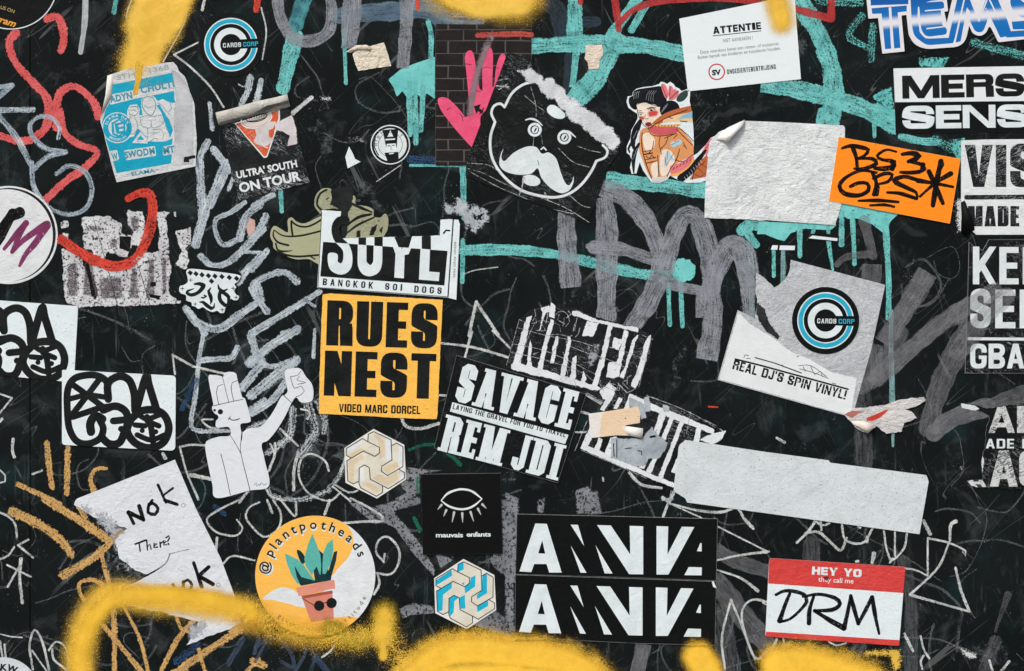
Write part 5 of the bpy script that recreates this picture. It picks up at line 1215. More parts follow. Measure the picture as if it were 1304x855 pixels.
# --- blue chrome lettering sticker
Te = tile(1095, 0, 6.239)
outer = [Te([(50, -30), (640, -30), (640, 0), (690, 0), (700, 90), (670, 95), (690, 185), (740, -30), (1190, -30), (1300, -60), (1500, -60), (1500, 290), (1100, 338), (1030, 200), (1000, 270), (945, 292), (895, 265), (868, 205), (830, 370), (520, 393), (430, 355), (388, 280), (370, 120), (330, 125), (355, 410), (178, 428), (145, 145), (68, 150)])]
_rad = {12: 2, 13: 5, 14: 5, 15: 5, 16: 2, 18: 14, 19: 9, 20: 9, 21: 3}
outer[0] = corners(outer[0], [_rad.get(i_, 0.5) for i_ in range(len(outer[0]))])
t = Thing('chrome_lettering_sticker', 'blue and white chrome style lettering sticker cut off by the top right edge', outer[0], level=2)
t.sheet(m_sheet('white_lettering_vinyl', (222, 222, 226), grime=0.08, wrinkle=0.3, paper=0.2))
n = NT('blue_chrome_print')
_, _, zz = n.sep(n.mm())
_x, _, _ = n.sep(n.mm())
pz = n.math('SUBTRACT', 1500 + 427.5, zz)                 # height on the sticker in mm
q = n.math('MULTIPLY_ADD', _x, 0.08, pz)                   # the band rises to the right
q = n.math('SUBTRACT', q, 28 + 0.08 * 500)
up = n.rng(q, -10, -1, 0, 1, True); dn = n.rng(q, 1, 9, 1, 0, True)
band = n.math('MULTIPLY', up, dn)
cc = n.mix(n.rng(q, -30, -8), lin((0, 80, 158)), lin((14, 112, 184)))
cc = n.mix(n.rng(q, 4, 20), cc, lin((2, 104, 178)))
cc = n.mix(band, cc, lin((220, 222, 228)))
n.bump(relief(n, 0.3, 0.2), 1.0, 0.001)
chrome = n.out(cc, 0.45, None, 0.25)
E_ = []
E_ += [Te([(85, -20), (385, -20), (385, 35), (85, 45)]), Te([(92, 68), (372, 45), (372, 92), (300, 100), (322, 382), (272, 386), (248, 60), (228, 60), (248, 388), (200, 392), (172, 110), (98, 112)])]
t.ink(chrome, E_, name='letter_t')
e1 = [corners(Te([(690, -30), (400, -30), (405, 60), (412, 200), (430, 290), (530, 362), (740, 345), (755, 300), (520, 310), (475, 260), (462, 130), (475, 50), (540, 10), (690, -2)]), 6), corners(Te([(475, 40), (520, 20), (668, 12), (670, 68), (640, 72), (655, 210), (690, 225), (692, 275), (530, 295), (490, 250), (475, 150)]), 5)]
t.ink(chrome, e1, [Te([(520, 92), (670, 78), (670, 70), (520, 82)]), Te([(530, 235), (655, 220), (655, 212), (530, 225)])] + line(Te([(520, 88), (655, 76)]), 1.6) + line(Te([(532, 228), (660, 214)]), 1.6) + line(Te([(466, 60), (463, 130), (480, 255), (525, 302), (700, 288)]), 1.8), name='letter_e')
mm_ = [Te([(775, -20), (830, -20), (755, 300), (740, 345), (700, 345), (705, 300)]), Te([(838, -20), (870, -20), (945, 150), (1000, 0), (1010, -20), (1090, -20), (1200, 250), (1165, 290), (1115, 300), (1000, 60), (950, 200), (850, 60), (800, 330), (760, 340)]), corners(Te([(880, 60), (945, 190), (1005, 60), (1015, 160), (980, 250), (945, 262), (910, 245), (870, 160)]), 4)]
t.ink(chrome, mm_, [q for p in ([(832, -20), (750, 345)], [(880, 0), (945, 170)], [(1010, 0), (945, 170)], [(1030, 0), (1170, 295)]) for q in line(Te(p), 1.8)], name='letter_m')
t.ink(chrome, [Te([(1205, 175), (1500, 150), (1500, 235), (1215, 235)]), Te([(1085, -20), (1170, 160), (1200, 250), (1500, 225), (1500, 280), (1165, 300), (1100, 160)]), corners(Te([(1190, -20), (1500, -20), (1500, 140), (1300, 145), (1240, 120), (1200, 60)]), 6)], [corners(Te([(1250, -20), (1500, -30), (1500, 20), (1310, 30)]), 5)] + line(Te([(1205, 242), (1500, 232)]), 1.6), name='letter_s')

# --- MERS SENS sticker
ol = [(1138, 87.5), (1330, 82), (1420, 80), (1422, 166), (1140.5, 170)]
t = Thing('two_tone_sticker', 'sticker with black letters on a white panel above white letters on black, right edge', ol, level=1)
t.sheet(blackp)
t.ink(m_sheet('white_panel', (222, 228, 230), grime=0.12, wrinkle=0.5, grimecol=(180, 186, 188)), [A4([(647, 345), (1330, 333), (1800, 325), (1800, 505), (655, 515)])], name='white_panel')
bl = []
def wide(word, x, y, H, ws, rot, m, nm):
    u = 0; out = []
    for ch, w in zip(word, ws):
        ad, sb = glyph(ch, w, 0.34 if ch != 'S' else 0.36, 0.235, 0.40)
        c_, s_ = cos(radians(rot)), sin(radians(rot))
        tr = lambda P: [(x + ((u + a) * c_ - b * s_) * H, y + ((u + a) * s_ + b * c_) * H) for a, b in P]
        out.append(([tr(p) for p in ad], [tr(p) for p in sb])); u += w + 0.065
    words(t, m, ([o[0] for o in out], [o[1] for o in out]), name=nm)
wide('MERS', *A4(690, 382), 116 / S4, (1.62, 1.02, 1.2, 1.28), -1.2, ink_k, 'black_lettering')
wide('SENS', *A4(690, 534), 116 / S4, (1.4, 1.1, 1.42, 1.4), -0.8, ink_w, 'white_lettering')

# --- VIS MADE sticker
Vi = tile(1220, 170, 5.7)
ol = Vi([(22, 52), (200, 45), (1100, 38), (1100, 735), (130, 738), (92, 700), (120, 680), (60, 640), (70, 560), (22, 520)])
ol = ragged(ol, 0.5, 2.5, 8, [0, 0, 0, 0, 1, 1, 1, 1, 1, 0])
t = Thing('cracked_white_sticker', 'cracked white sticker with worn black capitals and a black bar, below the two-tone sticker', ol, level=2)
t.sheet(m_sheet('cracked_white', (218, 224, 224), grime=0.12, wrinkle=0.9, crack=1.2, crackcol=(110, 116, 118), grimecol=(178, 184, 184)))
words(t, ink_kw, block('VI', *Vi(48, 84), 306 / 5.7, 302 / 5.7, t=0.25, b=0.2, r=0.1, gap=0.07), block('S', *Vi(378, 75), 316 / 5.7, 200 / 5.7, t=0.24, b=0.18, r=0.22), name='large_lettering')
t.ink(ink_kw, [corners(Vi([(45, 448), (1100, 442), (1100, 474), (45, 482)]), 2.5)], name='bar')
words(t, ink_kw, block('MADE', *Vi(72, 528), 148 / 5.7, 372 / 5.7, t=0.28, b=0.17, r=0.16, gap=0.09), name='small_lettering')
t.flap(blackp, [[Vi(20, 500) + (0.2,), Vi(45, 490) + (2.5,), Vi(75, 560) + (1,)], [Vi(25, 600) + (0.3,), Vi(70, 610) + (4.5,), Vi(110, 640) + (2,)], [Vi(20, 720) + (0.2,), Vi(60, 740) + (2,), Vi(120, 700) + (0.5,)]], name='curled_scrap', label='black scrap curling off the corner')

# --- KEE SEE GBA sticker
Ke = tile(1220, 300, 4.75)
ol = Ke([(65, 40), (105, 70), (150, 90), (185, 25), (900, 22), (900, 835), (42, 835), (55, 500)])
ol = ragged(ol, 0.4, 2.5, 2, [1, 1, 1, 0, 0, 0, 0, 0])
t = Thing('black_lettered_sticker', 'black sticker with stacked heavy white capitals and a white rule, right edge of the photo', ol, level=1)
t.sheet(blackc)
t.outline_ink(edge_w, 1.0)
words(t, ink_ww, block('K', *Ke(90, 68), 228 / 4.75, 142 / 4.75, t=0.17, b=0.17, r=0.1), block('EE', *Ke(250, 70), 226 / 4.75, 258 / 4.75, t=0.19, b=0.16, r=0.1, gap=0.11), name='top_lettering')
words(t, ink_ww, block('S', *Ke(74, 322), 240 / 4.75, 124 / 4.75, t=0.18, b=0.17, r=0.24), block('EE', *Ke(225, 328), 234 / 4.75, 270 / 4.75, t=0.19, b=0.16, r=0.1, gap=0.11), name='middle_lettering')
t.ink(ink_ww, [Ke([(58, 616), (900, 622), (900, 640), (58, 634)])], name='rule')
words(t, ink_ww, block('GBAN', *Ke(74, 655), 150 / 4.75, 440 / 4.75, t=0.2, b=0.18, r=0.26, gap=0.08), name='bottom_lettering')

# --- ripped black sticker with AR / ADE / AGC remains
ol = ragged(C4([(980, 350), (1075, 362), (1130, 375), (1304, 350), (1800, 340), (1800, 780), (1304, 790), (1100, 778), (1050, 770), (1015, 740), (1095, 735), (1090, 640), (1108, 580), (1115, 480), (1130, 410), (1070, 385), (990, 372)]), 1.2, 3, 21)
t = Thing('ripped_black_sticker', 'ripped black sticker remains with broken white capitals, lowest on the right edge', ol, level=1)
t.sheet(blackc)
words(t, ink_www, block('AR', *C4(1125, 365), 135 / S4, 270 / S4, t=0.26, b=0.18, r=0.2, gap=0.08), clip=[ol], name='top_lettering')
words(t, ink_ww, block('ADE', *C4(1112, 530), 48 / S4, 142 / S4, t=0.26, b=0.17, r=0.2, gap=0.2), name='small_lettering'); words(t, ink_ww, block('IN', *C4(1296, 530), 48 / S4, 60 / S4, t=0.26, b=0.17, r=0.2, gap=0.2), name='small_lettering')
words(t, ink_www, block('AGC', *C4(1132, 588), 182 / S4, 420 / S4, t=0.24, b=0.18, r=0.25, gap=0.04), block('A', *C4(1010, 700), 72 / S4, 105 / S4, t=0.3, b=0.2, r=0.2), clip=[ol], name='bottom_lettering')
t.patch(fz, [C4([(985, 350), (1060, 362), (1080, 380), (1060, 390), (990, 375)]), C4([(1015, 740), (1050, 745), (1075, 775), (1040, 768)]), C4([(1095, 600), (1105, 640), (1095, 700), (1088, 650)])], soft=1.2, step=1)

# --- round white AM sticker
t = Thing('round_sticker', 'round white sticker with a black and a purple brushed letter at the left edge', circ(11, 299.5, 62.5, 96), level=1)
t.sheet(m_sheet('old_white_round', (218, 222, 224), grime=0.15, wrinkle=1.0, paper=0.8))
t.ink(ink_k, [circ(11.5, 299, 59.5, 96)], [circ(8.5, 300, 58.8, 96)], name='thin_ring')
t.brush(kmark, ([B1(-60, 400), B1(0, 330), B1(45, 270), B1(100, 240)], (5, 12, 14)), ([B1(60, 245), B1(20, 330), B1(-10, 390)], (14, 10)), ([B1(-60, 350), B1(20, 345)], (4, 5)), name='black_letter')
pur = m_brush('purple_marker', (132, 56, 100), streak=0.1, dry=0.02, rough_edge=0.06, soft=0.1)
t.brush(pur, ([B1(20, 425), B1(65, 370), B1(130, 295)], (4, 9)), ([B1(130, 295), B1(95, 360), B1(60, 440)], (9, 5)), ([B1(60, 440), B1(130, 370), B1(235, 300)], (4, 11)), ([B1(235, 305), B1(180, 390), B1(130, 450), B1(98, 510)], (11, 8, 3)), name='purple_letter')

# --- remains of a white label with coral stroke
ol = ragged(B1([(300, 400), (310, 370), (360, 375), (400, 440), (415, 400), (410, 265), (460, 255), (540, 250), (640, 300), (645, 225), (720, 232), (830, 235), (860, 320), (890, 300), (960, 310), (970, 420), (940, 530), (880, 540), (870, 600), (900, 680), (915, 695), (600, 715), (390, 720), (325, 690)]), 2.2, 4, 31)
t = Thing('torn_label', 'mostly scraped off white label with grey letter ghosts under a coral stroke', ol, level=1)
_ds = m_spray('scraped_label_paper', (218, 222, 223), 1.3, 0.15, 0.25, 0.5, (190, 188, 192), 1.0, 0.09, holes=0.6, bumpy=1.2)
polys = [B1([(310, 420), (400, 455), (470, 640), (480, 690), (390, 715), (325, 688)]), B1([(410, 265), (470, 258), (545, 255), (615, 300), (615, 350), (690, 355), (660, 420), (640, 470), (540, 440), (500, 520), (460, 430), (420, 420)]), B1([(640, 232), (718, 235), (740, 350), (700, 420), (660, 400), (670, 340), (645, 310)]), B1([(780, 235), (840, 235), (860, 240), (835, 260), (850, 430), (860, 520), (845, 600), (860, 660), (910, 690), (600, 712), (480, 715), (490, 640), (445, 500), (530, 520), (640, 520), (700, 440), (790, 440), (800, 340)]), B1([(880, 330), (955, 312), (965, 400), (930, 420), (955, 480), (930, 530), (880, 500), (915, 440)]), B1([(305, 290), (340, 280), (345, 320), (310, 325)]), B1([(305, 345), (350, 350), (345, 380)]), B1([(325, 670), (915, 685), (905, 700), (400, 718)]), B1([(870, 235), (885, 230), (890, 265), (875, 262)])]
t.patch(_ds, [ragged(q, 1.2, 3, i) for i, q in enumerate(polys)], soft=1.6, step=1.5, name='label_remains')
gh = m_spray('grey_letter_ghost', (104, 95, 102), 3.0, 0.85, 1.15, 0.9, (70, 64, 70), 1.2, 0.2, opacity=0.75)
t.patch(gh, [B1([(330, 500), (395, 480), (400, 670), (335, 665)]), B1([(425, 420), (460, 440), (500, 640), (500, 670), (410, 660)]), B1([(490, 560), (620, 560), (625, 680), (500, 680)]), B1([(655, 520), (690, 500), (710, 680), (640, 680)]), B1([(740, 470), (780, 460), (790, 670), (725, 680)]), B1([(805, 460), (845, 460), (845, 650), (810, 660)]), B1([(420, 300), (520, 300), (520, 340), (425, 340)]), B1([(650, 255), (710, 255), (700, 335), (655, 330)]), B1([(555, 360), (600, 370), (590, 430), (540, 420)])], soft=2.5, step=1.5, name='letter_ghosts')
t.ink(blackp, [ragged(B1(q), 0.4, 2) for q in ([(600, 360), (660, 362), (655, 440), (600, 420)], [(752, 350), (790, 380), (800, 435), (750, 440)], [(755, 592), (785, 590), (785, 612), (755, 610)], [(445, 490), (480, 655), (460, 665), (430, 500)], [(750, 650), (810, 660), (800, 675), (755, 668)])], name='bare_wall_gap', each=True)
t.brush(m_brush('scratch_line', (60, 62, 64), streak=0.1, dry=0.2, rough_edge=0.1, soft=0.3), (B1([(470, 270), (530, 480), (605, 760)]), 1.0), (B1([(600, 350), (690, 500), (775, 780)]), 1.0), (B1([(380, 620), (560, 630), (740, 640)]), 0.7), (B1([(330, 520), (420, 560)]), 0.7), name='scratch')
SHEETS.pop()
paint('coral_stroke', 'coral crayon hook across the scraped label', redo, S(B1, (44, 60, 62), (645, 170), (700, 145), (755, 150), (768, 230), (750, 340), (700, 450), (640, 500), (560, 510), (480, 480)), S(B1, (62, 50), (480, 485), (400, 440), (310, 375)), over=True, lift=0.0009)

# --- checkered badge sticker
Ba = tile(220, 335, 12.21)
ol = smooth(Ba([(180, 130), (240, 85), (300, 40), (600, 70), (1010, 130), (1060, 240), (1000, 320), (985, 380), (975, 470), (1035, 490), (1035, 560), (985, 590), (910, 570), (890, 650), (830, 700), (800, 775), (735, 785), (690, 760), (620, 775), (540, 745), (470, 700), (400, 725), (350, 690), (290, 680), (285, 625), (205, 590), (195, 505), (120, 480), (90, 430), (105, 350), (170, 335), (225, 310), (230, 240)]), 1.2, True)
t = Thing('badge_sticker', 'small white badge-shaped sticker with a checkered top band and black swirled numerals', ol, level=2)
t.sheet(blackp)
t.ink(ink_w, [smooth(Ba([(212, 130), (290, 92), (600, 125), (1015, 185), (1045, 240), (1000, 300), (960, 330), (985, 380), (955, 430), (985, 490), (1030, 520), (1010, 575), (950, 580), (900, 560), (880, 650), (820, 700), (800, 770), (740, 780), (690, 745), (620, 765), (540, 735), (470, 690), (400, 715), (350, 680), (300, 665), (290, 615), (215, 585), (205, 505), (130, 475), (100, 430), (115, 360), (170, 345), (230, 300), (230, 230)]), 0.8, True)], name='white_shape')
for i, (dx, dy) in enumerate([(272, 155), (362, 170), (455, 187), (555, 200), (657, 207), (765, 214), (880, 228), (993, 243), (603, 285)]):
    t.ink(ink_k, [Ba([(dx - 44, dy), (dx - 5, dy - 44), (dx + 44, dy), (dx + 5, dy + 44)])], name='check')
t.ink(ink_k, sl(Ba([(340, 330), (420, 325), (480, 350), (440, 420), (380, 470), (290, 500), (220, 470), (230, 440), (330, 400)]), [2.5, 4.5, 6, 5, 4.5, 4.5, 4, 3, 1]) + sl(Ba([(590, 390), (555, 440), (590, 520), (600, 600), (585, 640)]), [1.5, 4, 5, 4, 1]) + sl(Ba([(420, 610), (470, 610), (540, 670), (600, 710), (640, 690), (650, 630)]), [1.5, 4, 5, 5, 3, 1]) + sl(Ba([(490, 505), (520, 520), (480, 545), (450, 540)]), 2) + sl(Ba([(705, 340), (720, 400), (790, 440), (850, 410)]), [1.5, 4, 4, 1.5]) + sl(Ba([(740, 440), (725, 520), (750, 600), (840, 670), (870, 600), (870, 530), (800, 470), (745, 450)]), [4, 5, 5, 5, 4, 4, 5, 4]), name='numerals')
t.brush(kline, *[(Ba(p), 0.9) for cx_, cy_ in ((150, 400), (280, 268), (350, 640), (770, 730), (985, 540), (940, 395)) for p in ([(cx_ - 25, cy_), (cx_ + 25, cy_)], [(cx_, cy_ - 25), (cx_, cy_ + 25)])], name='stars')

# --- two blob face stickers
def faces(T_, dx, dy, clipo, label, level):
    t = Thing('blob_face_sticker', label, clipo, group='white stickers with fat black cartoon outlines', level=level)
    t.sheet(paper)
    f = lambda *p: [T_(x + dx, y + dy) for x, y in p]
    s_ = lambda w, *p, closed=False: sl(f(*p), w, 2.5, closed)
    a = []
    a += s_(9, (540, 290), (535, 240), (490, 212), (430, 210), (370, 230), (340, 290), (340, 400), (350, 480), (385, 540), (440, 555), (500, 530), (520, 480), (500, 430))
    a += s_(11, (458, 495), (455, 450), (480, 415), (515, 430)) + s_(8, (365, 420), (440, 395), (500, 375), (560, 365))
    a += s_(8, (370, 260), (440, 310), (520, 370)) + s_(8, (500, 230), (440, 310), (370, 400)) + s_(7, (345, 330), (440, 310), (530, 320))
    a += s_(10, (545, 330), (545, 250), (600, 215), (650, 235), (675, 300), (680, 390)) + s_(10, (690, 370), (735, 215), (750, 260), (790, 390))
    a += s_(10, (520, 385), (580, 365), (630, 390), (645, 440), (625, 500), (600, 550), (550, 555), (515, 525)) + s_(9, (570, 440), (620, 435), (660, 430))
    a += s_(10, (660, 430), (640, 490), (680, 550), (750, 575), (820, 550), (850, 480), (830, 415), (780, 385), (710, 390), (660, 430))
    a += s_(7, (680, 460), (730, 465)) + s_(8, (740, 420), (760, 470), (770, 545)) + s_(7, (740, 440), (800, 465)) + s_(7, (690, 510), (760, 535), (830, 510)) + s_(7, (700, 410), (740, 430), (800, 410))
    a += [f(*circ(716, 488, 13, 16)), f(*circ(784, 494, 13, 16)), f(*circ(610, 480, 16, 16))]
    t.ink(ink_k, a, clip=[clipo], name='black_outline_drawing')
    return t
faces(C1, 0, 0, corners(C1([(312, 182), (885, 212), (882, 590), (312, 560)]), [2, 5, 6, 4]), 'white rounded sticker of fat black cartoon letters and eyes, whole in the photo', 2)
faces(tile(0, 383, S4), -525, -177, corners(tile(0, 383, S4)([(-330, -25), (393, 28), (372, 412), (-330, 345)]), [2, 4, 2, 2]), 'white sticker of fat black cartoon letters cut off by the left edge of the photo', 1)

# --- olive winged foot sticker
Ol = tile(335, 230, 7.435)
shape1 = Ol([(75, 470), (110, 430), (170, 460), (235, 490), (232, 380), (270, 350), (320, 390), (400, 405), (545, 340), (570, 360), (570, 780), (500, 780), (430, 745), (300, 745), (170, 690), (100, 640), (95, 590), (70, 540)])
shape2 = Ol([(550, 320), (490, 250), (490, 170), (520, 110), (580, 72), (650, 85), (740, 150), (840, 140), (875, 160), (880, 225), (1000, 250), (1045, 285), (1050, 340), (1110, 350), (1150, 315), (1180, 340), (1185, 430), (1160, 500), (1100, 550), (860, 560), (750, 540), (740, 290), (560, 280)])
t = Thing('winged_foot_sticker', 'olive green cartoon sticker with dark outlines, half covered by the checkered white sticker', smooth(shape1, 2, True), level=1)
olive = m_sheet('olive_vinyl', (168, 170, 138), grime=0.2, wrinkle=0.7, grimecol=(140, 144, 116))
t.sheet(olive)
t.sheet(m_sheet('worn_olive_vinyl', (166, 168, 138), grime=0.5, wrinkle=0.9, crack=1.5, crackcol=(30, 32, 30), grimecol=(84, 88, 78)), name='upper_sheet', outline=ragged(smooth(shape2, 2, True), 0.3, 3), h=t.top - 0.0001)
SHEETS.append((shape2, t.top))
dkl = m_ink('dark_olive_line', (22, 26, 22))
o_ = lambda w, *p: sl(Ol(p), w)
t.ink(dkl, o_(2.4, (545, 375), (480, 415), (400, 440), (320, 425), (268, 385)) + o_(2.6, (268, 385), (268, 440), (280, 520)) + o_([2.4, 2.4, 1.4], (540, 480), (400, 515), (280, 530), (180, 520), (105, 470)) + o_([1.5, 2.6, 2.6], (105, 470), (95, 520), (140, 585), (240, 615)) + o_([2, 2.8, 1], (120, 595), (140, 660), (200, 672), (275, 665)) + o_(2.6, (140, 660), (200, 700), (330, 720), (540, 705)) + o_(1.8, (440, 715), (490, 745)), name='dark_outline')
t.ink(dkl, o_(2.6, (560, 285), (515, 240), (515, 180), (545, 120), (600, 90)) + o_([3, 4, 2], (840, 220), (930, 260), (1030, 300)) + o_([2, 4, 3], (800, 420), (900, 350), (1020, 320)) + o_([2, 3, 2], (790, 500), (900, 420), (1050, 350)) + o_(1.4, (600, 180), (620, 165)), name='dark_outline')
t.patch(m_spray('scraped_black', (22, 25, 25), 0.8, 0.1, 0.3, 0.5, (40, 44, 44), 0.6, 0.08), [Ol([(640, 90), (700, 60), (850, 60), (860, 130), (840, 240), (810, 300), (800, 480), (780, 560), (740, 560), (735, 300), (700, 260), (630, 230), (650, 180)]), Ol([(880, 480), (930, 460), (920, 540), (880, 540)]), Ol([(1020, 450), (1090, 400), (1050, 520), (1000, 530)]), Ol([(1100, 470), (1140, 420), (1120, 520)]), Ol([(1060, 360), (1110, 380), (1090, 400)])], soft=2, step=1.5, name='scraped_area')

# --- checkered SOYL sticker
ol = B2([(335, 228), (432, 235), (430, 262), (395, 300), (400, 340), (432, 372), (620, 365), (930, 357), (932, 272), (945, 266), (1022, 268), (1030, 300), (1012, 680), (965, 668), (312, 620)])
ol = ragged(ol, 0.3, 2, 6, [0, 1, 1, 1, 1, 1, 1, 1, 0, 0, 1, 0, 0, 0, 0])
t = Thing('checkered_letter_sticker', 'white sticker with half inverted black and white letters, its upper middle ripped out', ol, level=3)
t.sheet(paper)
low = B2([(342, 388), (968, 434), (952, 608), (328, 562)])
# letters S O Y L cut by the black block: white inside it, black above it
Sx = sl(B2([(455, 270), (410, 285), (400, 330), (430, 385), (465, 430), (470, 490), (450, 530), (425, 538), (400, 525), (388, 500), (388, 465)]), 42 / S4)
Ssh = [smooth(B2([(435, 262), (400, 285), (385, 340), (400, 375), (440, 405), (445, 380), (428, 340), (440, 300)]), 2, True)]
def boldS():
    s1 = smooth(B2([(470, 262), (420, 262), (392, 290), (384, 335), (400, 385), (440, 430), (442, 480), (430, 497), (416, 490), (413, 450), (370, 446), (366, 490), (380, 530), (420, 552), (460, 545), (486, 510), (488, 450), (470, 400), (440, 370), (425, 340), (428, 310), (450, 300), (470, 305)]), 2, True)
    return [s1]
Ob = [B2([(518, 300), (640, 305), (640, 500), (625, 545), (575, 566), (535, 550), (515, 510)])]; Oi = [corners(B2([(560, 300), (600, 300), (594, 490), (580, 508), (560, 490)]), 2)]
Yb = [B2([(655, 300), (715, 300), (738, 430), (770, 300), (835, 300), (772, 450), (752, 455), (748, 572), (700, 568), (706, 450)])]
Lb = [B2([(838, 300), (885, 300), (875, 538), (928, 542), (924, 586), (824, 578)])]
t.ink(ink_k, [low], name='black_block')
V_ = [boldS(), Ob, Yb, Lb]
for nm, add, sub in (('letter_s', V_[0], []), ('letter_o', [smooth(Ob[0][:3] + Ob[0][3:], 2, True) if False else corners(Ob[0], [0, 0, 8, 8, 6, 8, 8])], Oi), ('letter_y', Yb, []), ('letter_l', Lb, [])):
    t.ink(ink_w, add, sub, clip=[low], name=nm)
topclip = [B2([(336, 230), (975, 280), (968, 434), (342, 388)])]
for nm, add, sub in (('letter_s', V_[0], []), ('letter_o', Ob, Oi), ('letter_y', Yb, []), ('letter_l', Lb, [])):
    t.ink(ink_k, add, sub, clip=[p for p in [[q for q in topclip[0]]]] , name=nm) if False else None
# above the block the print is a row of black and white squares left over from the letter tops
t.ink(ink_k, boldS(), clip=topclip, name='letter_s')
t.ink(ink_k, [B2([(520, 368), (558, 366), (558, 405), (520, 402)]), B2([(600, 364), (642, 362), (642, 411), (600, 408)]), B2([(700, 364), (790, 360), (772, 418), (722, 415)]), B2([(838, 360), (884, 358), (884, 427), (838, 423)])], name='letter_tops')
btext(t, ink_k, 'BANGKOK', *B2(342, 572), 8.6, 254 / S4, rot=4.2, t=0.22, b=0.17, r=0.34, gap=0.5); btext(t, ink_k, 'SOI', *B2(655, 595), 8.6, 86 / S4, rot=4, t=0.22, b=0.17, r=0.34, gap=0.5); btext(t, ink_k, 'DOGS', *B2(802, 608), 8.6, 138 / S4, rot=4, t=0.22, b=0.17, r=0.34, gap=0.5)
t.ink(ink_k, line(B2([(997, 272), (970, 665)]), 1.6) + line(B2([(335, 240), (316, 618), (965, 664)]), 0.8) + sl(B2([(948, 345), (960, 330), (978, 332)]), 2), name='border')
t.text(m_ink('fine_grey_print', (92, 94, 96)), 'BEND AND PEEL', *B2(1002, 388), 2.6, 185 / S4, rot=92, bold=0.0)
t.flap(blackp, [[B2(930, 268) + (0.2,), B2(975, 262) + (1.6,), B2(1022, 266) + (0.8,)], [B2(932, 276) + (0.2,), B2(976, 272) + (0.6,), B2(1022, 276) + (0.4,)]], name='lifted_edge')

# --- yellow RUES NEST sticker
ol = ragged([(411, 375), (421, 374), (564, 382), (561, 440), (557.5, 525), (556, 534), (500, 532), (406, 527), (408, 450)], 0.35, 3, 14)
t = Thing('yellow_text_sticker', 'yellow square sticker with two lines of huge black capitals, in the middle left', ol, level=2)
t.sheet(m_sheet('yellow_paper', (246, 190, 84), grime=0.22, speck=0.5, crack=0.35, crackcol=(130, 98, 50), wrinkle=0.7, paper=0.5, grimecol=(232, 178, 84)))
R2 = lambda w, H, x, y, width: block(w, x, y, H, width, rot=1.8, t=0.27, b=0.165, r=0.24, gap=0.08)
words(t, ink_k, R2('RUES', 57.5, 417, 382.5, 141), name='top_lettering')
words(t, ink_k, R2('NEST', 57.5, 414, 446.5, 142), name='bottom_lettering')
btext(t, ink_k, 'VIDEO MARC DORCEL', *C2(422, 353), 10.6, 410 / S4, rot=1.6, t=0.26, b=0.18, r=0.2, gap=0.08)

# --- white cartoon man with raised arm
Ch = tile(215, 460, 4.75)
body = smooth(Ch([(240, 100), (270, 85), (310, 90), (330, 95), (335, 75), (365, 65), (405, 75), (415, 110), (445, 220), (460, 226), (495, 350), (480, 372), (440, 378), (432, 395), (445, 430), (480, 408), (550, 400), (600, 350), (640, 290), (680, 215), (700, 205), (718, 180), (705, 110), (705, 60), (760, 42), (800, 50), (830, 95), (865, 140), (875, 200), (860, 245), (800, 250), (770, 220), (742, 255), (700, 340), (650, 420), (600, 480), (562, 505), (580, 600), (605, 755), (480, 785), (290, 828), (262, 740), (225, 560), (222, 500), (240, 478), (300, 458), (370, 450), (362, 400), (290, 402), (285, 365), (295, 340), (265, 300), (262, 275), (270, 265)]), 1.5, True)
t = Thing('figure_sticker', 'white cut-out sticker of a cartoon man with finger-like hair raising one arm', body, level=2)
t.sheet(m_sheet('clean_white_vinyl', (216, 222, 226), grime=0.1, wrinkle=0.5, grimecol=(190, 194, 200)))
c_ = lambda w, *p: (Ch(p), w)
t.brush(kline, c_(0.9, (268, 272), (360, 250), (448, 232)), c_(0.8, (325, 95), (345, 180), (362, 248)), c_(0.8, (330, 140), (295, 155), (288, 190), (302, 262)), c_(0.8, (415, 118), (385, 130), (378, 170), (392, 240)), c_(1.2, (365, 345), (385, 358), (410, 356), (428, 348)), c_(0.9, (360, 356), (372, 335)), c_(0.9, (372, 450), (410, 510), (435, 558)), c_(0.9, (434, 390), (440, 430), (437, 480), (437, 560), (492, 785)), c_(0.9, (445, 430), (440, 480)), c_(1.0, (315, 562), (345, 680), (372, 808)), c_(0.9, (695, 208), (742, 252)), c_(0.9, (718, 180), (700, 205)), c_(0.9, (735, 95), (780, 85), (800, 60)), c_(0.9, (735, 95), (760, 165), (800, 150), (820, 180), (790, 210), (770, 215)), c_(0.8, (790, 90), (775, 115), (830, 130), (780, 140)), c_(0.8, (515, 748), (530, 738), (530, 758), (548, 745)), c_(0.8, (550, 755), (560, 735), (575, 750), (592, 742)), name='pen_drawing')
t.ink(ink_k, [Ch(circ(312, 307, 16)), Ch(circ(277, 298, 8, 16)), Ch(circ(282, 340, 18))], clip=[body], name='eyes_and_nose')

